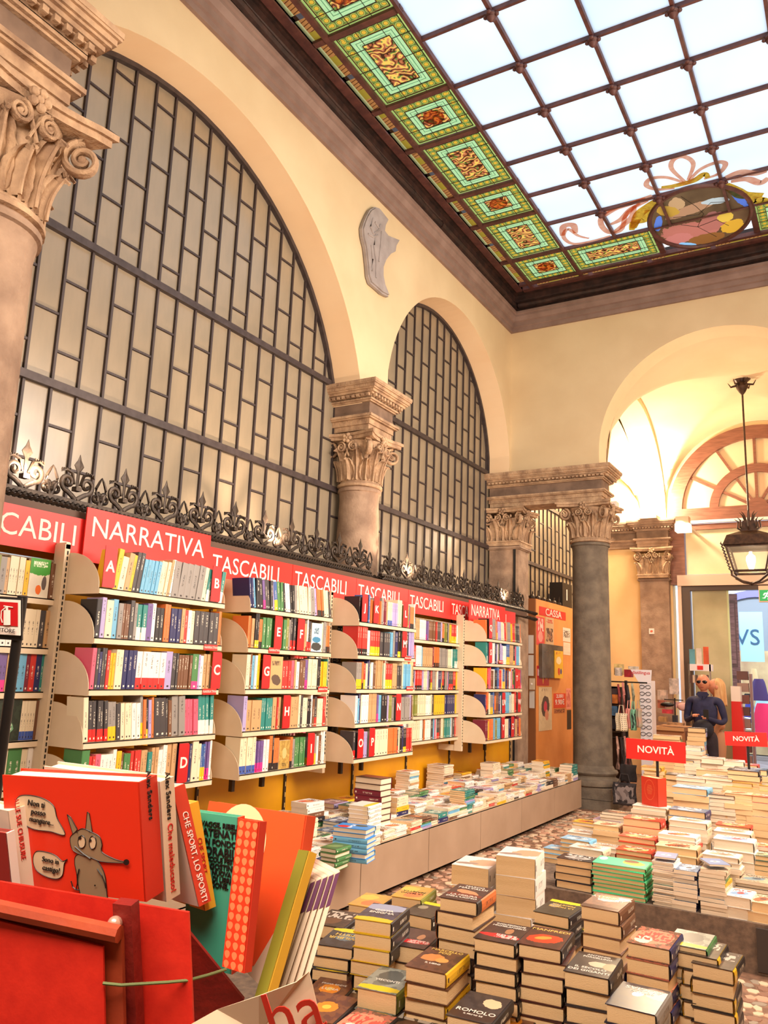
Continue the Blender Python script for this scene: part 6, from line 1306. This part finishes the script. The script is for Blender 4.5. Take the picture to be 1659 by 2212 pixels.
t = thing('goods_counter', 'wooden counter crowded with small goods left of the man', 'counter', P_(1440, 1600, 12.6)); q = P_(1415, 1568, 12.5); q2 = P_(1480, 1568, 12.5); o = MB(); o.box(q.x, q2.x, 12.4, 13.1, q.z-.05, q.z); o.build('top', mat('counter_wood', (206, 150, 96), .5), t); o = MB(); o.box(q.x, q2.x, 12.45, 13.1, 0, q.z-.05); o.build('body', mat('counter_body', (170, 110, 66), .6), t)
q = P_(1460, 1500, 12.8); t = thing('jewellery_stand', 'thin black stand with pins and black plush on the counter', 'stand', (q.x, 12.8, 1.2)); o = MB(); o.tube([(q.x, 12.7, P_(1460, 1560, 12.7).z), (q.x, 12.7, P_(1460, 1508, 12.7).z)], .01, 6)
o.tube([(q.x-.15, 12.7, P_(1460, 1512, 12.7).z), (q.x+.12, 12.7, P_(1460, 1512, 12.7).z)], .008, 6); o.build('rods', BLACK, t); o = MB(); o.ball((q.x-.10, 12.66, P_(1450, 1522, 12.7).z), (.10, .05, .035), 12, 8); o.build('black_plush', BLACK, t, smooth=True); o = MB(); o.ball((q.x+.12, 12.66, P_(1467, 1526, 12.7).z), (.08, .06, .06), 12, 8); o.build('pink_plush', mat('pink_plush', (226, 176, 166), .95), t, smooth=True)
# poster stand behind the man
y = 14.2; t = thing('leaflet_stand', 'white stand with tall teal, white and orange leaflets on top behind the man', 'stand', P_(1515, 1500, y))
A_, B2 = P_(1488, 1434, y), P_(1538, 1450, y); o = MB(); o.box(A_.x, B2.x, y, y+.15, B2.z, A_.z); o.build('tray', WR, t); a2, b2 = P_(1506, 1438, y), P_(1519, 1447, y); o = MB(); o.box(a2.x, b2.x, y-.006, y, b2.z, a2.z); o.build('red_tag', RED, t)
for k, (a, b_, c) in enumerate(((1488, 1402, (96, 160, 176)), (1503, 1400, (236, 220, 206)), (1518, 1397, (232, 96, 50)))):
    A2, B3 = P_(a, b_, y), P_(a+13, 1436, y); o = MB(); o.box(A2.x, B3.x, y+.02, y+.06, B3.z, A2.z); o.build('tall_leaflet', mat('tall_leaflet_%d' % k, c, .4, tuple(int(v*.8) for v in c), 4), t)
for px in (1490, 1536): q = P_(px, 1500, y); o = MB(); o.box(q.x-.012, q.x+.012, y, y+.03, 0, A_.z); o.build('leg', CHROME, t)
for k in range(7): A2, B3 = P_(1490+k*6, 1458, y), P_(1495+k*6, 1475, y); o = MB(); o.box(A2.x, B3.x, y, y+.03, B3.z, A2.z); o.build('card_pocket', mat('pocket_%d' % (k % 2), ((90, 60, 50), (206, 180, 160))[k % 2], .5), t)
# ================================================================== lamps
t = thing('wall_lamp', 'square up-light glowing on top of the far entablature', 'lamp', (-3.1, 14.7, 4.46)); o = MB(); o.box(-3.28, -2.98, 14.55, 14.85, 4.46, 4.52); o.build('housing', WHT, t); o = MB(); o.box(-3.26, -3.0, 14.57, 14.83, 4.52, 4.66); o.build('bulb_glass', emis('warm_lamp_glow', (255, 226, 150), 14), t)
q = at(1475, 1130, 1, 13.5); t = thing('bracket_spotlight', 'white bracket spotlight shining on the transom left of the lantern', 'lamp', q); o = MB(); o.box(q.x-.10, q.x+.10, 13.42, 13.62, q.z-.02, q.z+.10); o.build('housing', mat('warm_white_metal', (226, 190, 160), .5), t); o = MB(); o.box(q.x-.11, q.x+.11, 13.41, 13.63, q.z-.14, q.z-.02); o.build('lens', emis('spot_glow', (255, 236, 190), 9), t); o = MB(); o.box(q.x-.02, q.x+.02, 13.62, 15.0, q.z+.02, q.z+.06); o.build('arm', WHT, t)
# wrought iron lantern
yL = 12.9; ct = at(1625, 1200, 1, yL); ap = at(1602, 822, 1, yL); Lx = (ct.x+ap.x)/2-.01
t = thing('hanging_lantern', 'ornate wrought iron lantern hanging on a rod from the vault', 'lantern', (Lx, yL, 2.9)); LI = mat('bronze_lantern_iron', (84, 60, 46), .45, (54, 40, 34), 16, .2, metal=.4)
zt2, zm, zb2 = at(1625, 1180, 1, yL).z, at(1625, 1183, 1, yL).z, at(1625, 1236, 1, yL).z; zrod = at(1605, 850, 1, yL).z; ztop = at(1620, 1130, 1, yL).z; zvault = max(zA(Lx), zB(yL))
o = MB(); o.tube([(Lx, yL, ztop), (Lx, yL, zvault)], .014, 8); o.build('rod', LI, t)
o = MB(); o.lathe([(.13, 0), (.07, -.05), (.09, -.12), (.05, -.2), (.02, -.24)], 12, (Lx, yL, zvault)); 
for k in range(6): a = k*pi/3; o.tube([(Lx+.04*cos(a), yL+.04*sin(a), zvault-.08), (Lx+.16*cos(a), yL+.16*sin(a), zvault-.10), (Lx+.2*cos(a), yL+.2*sin(a), zvault-.03)], [.02, .015, .004], 6)
o.build('ceiling_rose', LI, t, smooth=True)
R1, R2 = .30, .21; zt3 = zm; zb3 = zb2
cr_ = lambda r, z: [(Lx+r*cx_, yL+r*cy_, z) for cx_, cy_ in ((-1, -1), (1, -1), (1, 1), (-1, 1))]
o = MB()
for r, z in ((R1, zt3), (R2, zb3)): o.tube(cr_(r, z), .02, 6, close=True)
for a, b_ in zip(cr_(R1, zt3), cr_(R2, zb3)): o.tube([a, b_], .016, 6)
o.build('cage', LI, t)
m, tt_, pb = newmat('lantern_glass'); pb.inputs['Base Color'].default_value = (*lin((236, 220, 190)), 1); pb.inputs['Roughness'].default_value = .05; pb.inputs['Alpha'].default_value = .25
for k in range(4):
    a, b_ = cr_(R1, zt3), cr_(R2, zb3); o = MB(); o.quad(b_[k], b_[(k+1) % 4], a[(k+1) % 4], a[k]); o.build('pane', m, t)
o = MB(); i1 = o.add(cr_(R1+.04, zt3+.01)); i2 = o.add(cr_(R1*.95, zt3+.16)); i3 = o.add(cr_(.11, zt3+.24)); i4 = o.add(cr_(.08, zt3+.40))
for p, q in ((i1, i2), (i2, i3), (i3, i4)):
    for k in range(4): o.face((p+k, p+(k+1) % 4, q+(k+1) % 4, q+k))
o.build('roof', LI, t)
o = MB()
for k in range(8):
    a = k*pi/4; c, s_ = cos(a), sin(a); zz = zt3+.34
    o.tube([(Lx+.07*c, yL+.07*s_, zz-.1), (Lx+.16*c, yL+.16*s_, zz-.04), (Lx+.15*c, yL+.15*s_, zz+.06), (Lx+.2*c, yL+.2*s_, zz+.1)], [.018, .014, .012, .003], 5)
    o.tube([(Lx+.05*c, yL+.05*s_, zz+.05), (Lx+.09*c, yL+.09*s_, zz+.16), (Lx+.13*c, yL+.13*s_, zz+.2)], [.012, .01, .002], 5)
for k, (p, q) in enumerate(zip(cr_(R1+.03, zt3), cr_(R2+.03, zb3))):
    P0, P1 = Vector(p), Vector(q)
    for j in range(9): w_ = P0.lerp(P1, j/8); d = (w_-Vector((Lx, yL, w_.z))).normalized(); o.tube([w_, w_+d*.045+Vector((0, 0, .03)), w_+d*.03+Vector((0, 0, .06))], [.014, .012, .003], 5)
    o.tube([P1, P1+Vector((0, 0, -.06)), Vector((Lx, yL, P1.z-.12)).lerp(P1, .5)+Vector((0, 0, -.08)), Vector((Lx, yL, P1.z-.17))], [.02, .018, .016, .02], 6)
o.ball((Lx, yL, zb3-.17), .03, 8, 6)
o.build('scrollwork', LI, t, smooth=True, kind='stuff')
o = MB(); o.lathe([(.0, -.17), (.03, -.16), (.05, -.1), (.065, -.03), (.06, .03), (.02, .07), (.02, .1)], 16, (Lx, yL, zt3-.16)); o.build('bulb', emis('lantern_bulb_glow', (255, 240, 214), 14), t, smooth=True)
# emergency exit sign
A_, B2 = P_(1638, 1268, 14.6), P_(1638, 1298, 14.6); x1 = A_.x+.34
t = thing('exit_sign', 'green running-man emergency exit sign under the lantern', 'sign', A_); o = MB(); o.box(A_.x, x1, 14.6, 14.66, B2.z-.02, A_.z+.02); o.build('case', mat('case_peach', (226, 190, 160), .5), t); o = MB(); o.box(A_.x+.015, x1-.015, 14.59, 14.6, B2.z, A_.z-.05); o.build('green_face', emis('exit_green', (30, 150, 80), .55), t)
hx = A_.x+.12; zc_ = (A_.z-.05+B2.z)/2; o = MB(); o.ball((hx+.035, 14.585, zc_+.055), (.018, .004, .018), 10, 6)
for L in ([(.02, .035), (-.01, -.005)], [(.02, .035), (.06, .01), (.07, .03)], [(.02, .035), (-.03, .03), (-.045, .0)], [(-.01, -.005), (.03, -.03), (.02, -.07)], [(-.01, -.005), (-.03, -.045), (-.075, -.045)]): o.tube([(hx+a, 14.586, zc_+b_) for a, b_ in L], (.010, .004), 6, flat=(1, 0, 0))
o.build('running_figure', emis('exit_white', (240, 250, 240), .8), t)
# security camera by the column
q = P_(1330, 1093, 11.1); t = thing('security_camera', 'small white camera on the entablature end by the arch', 'camera', q); o = MB(); o.box(q.x-.06, q.x+.02, 11.05, 11.2, q.z-.04, q.z+.06); o.build('body', WHT, t); o = MB(); o.ball((q.x-.02, 11.05, q.z), .022, 8, 6); o.build('eye', BLACK, t)
# ================================================================== street beyond the door
b = MB(); b.box(-9, 6, 15.3, 30, -.08, -.02); b.build('ground_street', mat('street_paving', (150, 146, 150), .7, (120, 116, 122), 3), **struct)
b = MB(); b.box(-9, 6, 21.5, 22, 0, 3.9); fa = b.build('wall_street', mat('pale_facade', (226, 222, 224), .8, (206, 204, 210), 2), **struct)
VIO = mat('violet_arch_trim', (120, 118, 176), .6); t = thing('arched_shop', 'shop across the street under a violet arch', 'shop front', (-2.2, 21.4, 0))
b = MB(); ring(b, -2.1, 21.3, 21.5, 2.4, 1.28, 1.45, 0, pi, 24); b.build('arch_trim', VIO, t); b = MB(); ring(b, -2.1, 21.38, 21.45, 2.4, 0.0, 1.28, 0, pi, 24); b.build('dark_arch_glass', mat('dark_shop_glass', (140, 150, 162), .15), t)
b = MB(); b.box(-3.35, -.8, 21.38, 21.45, .0, 2.4); b.build('shop_window', mat('lit_shop_window', (214, 196, 150), .6, (170, 140, 110), 1.5), t)
for k in range(14): b = MB(); b.box(-1.62, -.82, 21.2, 21.36, .3+k*.2, .34+k*.2); b.build('shutter_slat', mat('grey_slat', (90, 94, 104), .5) if k == 0 else bpy.data.materials['grey_slat'], t)
yS = 20.0; A_, B2 = P_(1596, 1322, yS), P_(1652, 1430, yS)
t = thing('street_banner', 'pale blue banner with large thin letters VS hanging across the street', 'banner', A_); b = MB(); b.box(A_.x, B2.x, yS, yS+.02, B2.z, A_.z); b.build('sheet', mat('pale_blue_banner', (150, 206, 232), .6), t)
q = P_(1617, 1378, yS); text('lettering', 'VS', frame((q.x-.02, yS-.01, q.z), (1, 0, 0), (0, 0, 1)), .50, mat('blue_grey_letters', (50, 86, 120), .5), t)
for i, (px, py, w, h, c, nm) in enumerate(((1640, 1490, .18, .45, (70, 50, 110), 'violet dress'), (1630, 1470, .1, .5, (220, 196, 150), 'cream dress'), (1612, 1478, .1, .4, (196, 170, 130), 'beige shirt'), (1650, 1560, .25, .8, (226, 40, 96), 'magenta inflatable'), (1652, 1530, .25, .5, (160, 214, 236), 'pale blue board'), (1620, 1540, .14, .5, (60, 70, 170), 'blue cloth'), (1625, 1500, .2, .14, (30, 28, 34), 'black round bag'))):
    q = P_(px, py, 19.0+.3*i); o = MB(); o.grid(lambda a, b_: (q.x+w*cos(2*pi*a)*(.45+.55*b_**.6+.04*sin(a*50)), q.y+.07*sin(2*pi*a), q.z+h/2-h*b_), 24, 8); o.build('street_goods', mat('street_goods_%d' % i, c, .6), smooth=True, label='%s displayed outside across the street' % nm, category='clothing' if 'dress' in nm or 'shirt' in nm or 'cloth' in nm else 'goods')
q = P_(1632, 1575, 17.5); t = thing('bicycle_basket', 'chrome wire basket stand outside the door', 'basket', (q.x, 17.5, .4))
o = MB()
for k in range(7): o.tube([(q.x-.22+.3*cos(a*pi/8)*.7, 17.5+.2*sin(a*pi/8), q.z-.3+k*.1) for a in range(16)], .01, 4, close=True)
o.build('wire', CHROME, t)
# red and white post inside the door, brochure tower
q0, q1 = P_(1578, 1482, 14.3), P_(1593, 1640, 14.3); t = thing('red_white_stand', 'tall red and white cardboard stand right of the couple', 'stand', (q0.x, 14.3, 0)); o = MB(); zs = P_(1585, 1515, 14.3).z
o.box(q0.x, q0.x+.14, 14.3, 14.5, zs, q0.z); o.build('white_top', WHT, t); o = MB(); o.prism([(q0.x-.02, 0), (q0.x+.22, 0), (q0.x+.14, zs), (q0.x, zs)], .2, Matrix(((1, 0, 0, 0), (0, 0, -1, 14.5), (0, 1, 0, 0), (0, 0, 0, 1)))); o.build('red_body', RED, t)
q0 = P_(1592, 1455, 14.6); t = thing('brochure_tower', 'narrow tower of brown brochures right of the red and white stand', 'rack', (q0.x, 14.6, 0))
for k in range(9): z = q0.z-.1-k*.19; o = MB(); o.box(q0.x, q0.x+.17, 14.55, 14.65, z, z+.14); o.build('brochure', mat('brochure_%d' % (k % 3), ((96, 62, 56), (150, 120, 110), (120, 70, 60))[k % 3], .5), t)
o = MB(); o.box(q0.x+.18, q0.x+.22, 14.6, 14.7, 0, q0.z); o.build('upright', mat('tower_upright', (150, 120, 120), .5), t)
# ================================================================== people
def skin_body(name, joints, edges, m, parent, sub=2):
    me = bpy.data.meshes.new(name); me.from_pydata([j[0] for j in joints], edges, []); me.materials.append(m); o = bpy.data.objects.new(name, me); COL.objects.link(o); attach(o, parent, True)
    md = o.modifiers.new('skin', 'SKIN'); md.use_smooth_shade = True
    if not me.skin_vertices: me.skin_vertices.new(name='') if hasattr(me.skin_vertices, 'new') else None
    sv = me.skin_vertices[0].data
    for i, j in enumerate(joints):
        r = j[1]; sv[i].radius = r if isinstance(r, tuple) else (r, r)
        sv[i].use_root = (i == 0)
    s2 = o.modifiers.new('sub', 'SUBSURF'); s2.levels = sub; s2.render_levels = sub; return o
SKIN = mat('skin_tone', (214, 142, 108), .5, (200, 126, 94), 6); SHIRT = mat('navy_shirt', (50, 50, 84), .8, (40, 40, 70), 10, .4); TRS = mat('charcoal_trousers', (60, 50, 58), .85, (48, 40, 48), 8, .3)
def head(parent, x, y, z, hairm=None, bald=True, tilt=0):
    o = MB()
    def fn(a, b_):
        th = 2*pi*a; ph = pi*b_; sx, sy, sz_ = .092, .108, .124; px, py, pz = sx*cos(th)*sin(ph), sy*sin(th)*sin(ph), sz_*cos(ph)
        if pz < 0: px *= 1-.35*(-pz/sz_)**1.5; py *= 1-.22*(-pz/sz_)
        if py < 0 and abs(px) < .03: py -= .012*max(0, 1-abs(px)/.022)*max(0, 1-abs(pz+.012)/.03)
        if py < 0 and abs(pz-.022) < .02 and abs(abs(px)-.032) < .02: py += .008
        return (x+px, y+py, z+pz)
    o.grid(fn, 28, 22); h = o.build('head', SKIN, parent, smooth=True, local=True)
    o = MB(); o.tube([(x, y-.026, z+.012), (x, y-.122+.012, z-.016), (x, y-.098, z-.028)], [(.008, .008), (.014, .012), (.012, .006)], 8); o.build('nose', SKIN, h, smooth=True)
    o = MB(); o.ball((x, y-.088, z-.055), (.024, .008, .006), 10, 6); o.build('mouth', mat('lip_tone', (170, 84, 74), .5), h, smooth=True)
    for s_ in (-1, 1): o = MB(); o.ball((x+s_*.094, y+.005, z-.002), (.012, .022, .032), 10, 8); o.build('ear', SKIN, h, smooth=True)
    return h
mq = P_(1520, 1476, 12.6)      # head centre
t = thing('person', 'bald man in sunglasses and a navy shirt standing with a phone and a dark bag', 'person', (mq.x, 12.6, 0), RAD(-4)); zh = 1.615; kz = (mq.z)/zh
t.scale = (1, 1, kz)
hd = head(t, 0, -.02, zh)
skin_body('neck', [((0, 0, 1.42), .058), ((0, -.005, 1.48), .052), ((0, -.015, 1.56), .052)], [(0, 1), (1, 2)], SKIN, t, 1)
skin_body('torso', [((0, 0, .98), (.155, .12)), ((0, 0, 1.12), (.185, .14)), ((0, .0, 1.27), (.20, .13)), ((0, .01, 1.385), (.15, .09)), ((-.205, .01, 1.375), (.066, .066)), ((-.26, .03, 1.12), (.046, .046)), ((-.235, -.06, 1.08), (.040, .040)), ((-.07, -.27, 1.16), (.031, .031)), ((.205, .01, 1.375), (.066, .066)), ((.265, .03, 1.11), (.046, .046)), ((.24, -.07, 1.07), (.040, .040)), ((.10, -.27, 1.13), (.031, .031)), ((0, 0, 1.42), (.085, .075))],
          [(0, 1), (1, 2), (2, 3), (3, 4), (4, 5), (5, 6), (6, 7), (3, 8), (8, 9), (9, 10), (10, 11), (3, 12)], SHIRT, t)
skin_body('trousers', [((0, 0, .98), (.15, .115)), ((0, .0, .88), (.155, .12)), ((-.09, 0, .78), (.09, .09)), ((-.10, -.01, .48), (.068, .068)), ((-.11, .02, .12), (.052, .055)), ((.09, 0, .78), (.09, .09)), ((.10, -.01, .48), (.068, .068)), ((.11, .02, .12), (.052, .055))], [(0, 1), (1, 2), (2, 3), (3, 4), (1, 5), (5, 6), (6, 7)], TRS, t)
for s_ in (-1, 1):
    o = MB(); o.ball((s_*.11, -.05, .045), (.048, .13, .048), 12, 8); o.build('shoe', BLACK, t, smooth=True, local=True)
    bx_, by_, bz_ = (-.05, -.30, 1.175) if s_ < 0 else (.085, -.30, 1.15)
    J = [((bx_-s_*-.01, by_+.03, bz_-.01), (.024, .018)), ((bx_, by_-.02, bz_), (.034, .016))]; E_ = [(0, 1)]
    for k in range(4):
        fx = bx_-.026+k*.0175; L_ = (.9, 1, .96, .8)[k]; n0 = len(J); J += [((fx, by_-.045, bz_+.004), .0088), ((fx, by_-.07*L_-.012, bz_-.008), .0082), ((fx, by_-.078*L_, bz_-.03), .0075)]; E_ += [(1, n0), (n0, n0+1), (n0+1, n0+2)]
    n0 = len(J); J += [((bx_-s_*.04, by_-.02, bz_+.006), .010), ((bx_-s_*.052, by_-.05, bz_+.004), .0085)]; E_ += [(0, n0), (n0, n0+1)]
    skin_body('hand', J, E_, SKIN, t, 1)
o = MB(); o.cbox((.10, -.37, 1.19), (.07, .012, .13)); o.build('held_phone', BLACK, t, local=True)
o = MB()
for s_ in (-1, 1): o.ball((s_*.038, -.116, zh+.018), (.037, .012, .024), 12, 6)
o.tube([(-.08, -.02, zh+.022), (-.068, -.09, zh+.024), (0, -.116, zh+.026), (.068, -.09, zh+.024), (.08, -.02, zh+.022)], .004, 5); o.build('sunglasses', mat('sunglass_lens', (26, 18, 20), .1), hd, smooth=True)
o = MB(); o.prism([(-.09, 0), (-.01, -.07), (0, -.02), (.01, -.07), (.09, 0), (.06, .04), (-.06, .04)], .02, Matrix(((1, 0, 0, 0), (0, 0, 1, -.105), (0, 1, 0, 1.455), (0, 0, 0, 1)))); o.build('collar', SHIRT, t, local=True)
o = MB(); o.ball((.02, -.24, .98), (.15, .09, .13), 16, 10); o.build('dark_pouch', mat('black_bag_cloth', (42, 40, 52), .8, (30, 28, 38), 14, .4), t, smooth=True, local=True)
t2 = thing('person', 'blonde woman in a beige top seen behind the man\'s shoulder', 'person', (P_(1549, 1500, 13.1).x, 13.1, 0), RAD(-75)); zh = 1.55
head(t2, 0, -.02, zh); TOPB = mat('beige_top', (214, 158, 120), .85, (200, 140, 104), 9, .3)
skin_body('neck', [((0, 0, 1.34), .05), ((0, -.005, 1.42), .045), ((0, -.01, 1.48), .045)], [(0, 1), (1, 2)], SKIN, t2, 1)
skin_body('torso', [((0, 0, .92), (.14, .12)), ((0, 0, 1.06), (.12, .10)), ((0, -.01, 1.22), (.15, .115)), ((0, .01, 1.33), (.10, .08)), ((-.16, .01, 1.30), (.06, .06)), ((-.21, .0, 1.06), (.048, .048)), ((-.2, -.1, .84), (.038, .038)), ((.16, .01, 1.30), (.06, .06)), ((.21, .0, 1.06), (.048, .048)), ((.2, -.1, .84), (.038, .038))], [(0, 1), (1, 2), (2, 3), (3, 4), (4, 5), (5, 6), (3, 7), (7, 8), (8, 9)], TOPB, t2)
skin_body('skirt', [((0, 0, .96), (.14, .12)), ((0, 0, .8), (.17, .14)), ((-.08, 0, .6), (.085, .085)), ((-.08, 0, .3), (.058, .058)), ((-.08, .01, .1), (.042, .042)), ((.08, 0, .6), (.085, .085)), ((.08, 0, .3), (.058, .058)), ((.08, .01, .1), (.042, .042))], [(0, 1), (1, 2), (2, 3), (3, 4), (1, 5), (5, 6), (6, 7)], mat('tan_trousers', (190, 136, 100), .8), t2)
for s_ in (-1, 1):
    o = MB(); o.ball((s_*.08, -.04, .04), (.042, .115, .042), 12, 8); o.build('shoe', mat('tan_shoe', (150, 100, 70), .6) if s_ < 0 else bpy.data.materials['tan_shoe'], t2, smooth=True, local=True)
    o = MB(); o.ball((s_*.2, -.13, .76), (.024, .03, .05), 10, 8); hnd = o.build('hand', SKIN, t2, smooth=True, local=True)
    for k in range(4):
        o = MB(); o.tube([(s_*.2-.018+.012*k, -.135, .73), (s_*.2-.018+.012*k, -.145, .70), (s_*.2-.018+.012*k, -.14, .68)], [.008, .0075, .006], 6); o.build('finger', SKIN, hnd, smooth=True)
    o = MB(); o.tube([(s_*.2-s_*.02, -.15, .77), (s_*.2-s_*.035, -.17, .74)], [.009, .007], 6); o.build('thumb', SKIN, hnd, smooth=True)
HAIR = mat('blonde_hair', (222, 176, 120), .6, (190, 136, 84), 30, .4, stretch=(1, 1, .15))
o = MB(); o.grid(lambda a, b_: (lambda th, ph: (.094*cos(th)*sin(ph), .01+.112*sin(th)*sin(ph), zh+.012+(.128*cos(ph) if ph < pi/2 else -.27*(ph-pi/2)/(pi/2))))(RAD(-35+250*a), .02+pi*.98*b_*(.5+.5*min(1, 1)) if b_ < .5 else pi/2+(b_-.5)*pi*.98 if False else .02+min(b_, .5)*pi), 24, 20); 
o = MB()
def hf(a, b_):
    th = RAD(-30+240*a)
    if b_ < .5: ph = b_*pi; return (.095*cos(th)*sin(ph), .01+.115*sin(th)*sin(ph), zh+.01+.128*cos(ph))
    k = (b_-.5)*2; return ((.095+.02*k)*cos(th), .01+(.115+.015*k)*sin(th), zh+.01-.27*k+.008*sin(a*40))
o.grid(hf, 30, 20); hh_ = o.build('hair', HAIR, t2, smooth=True, local=True); hh_.modifiers.new('s', 'SOLIDIFY').thickness = .012
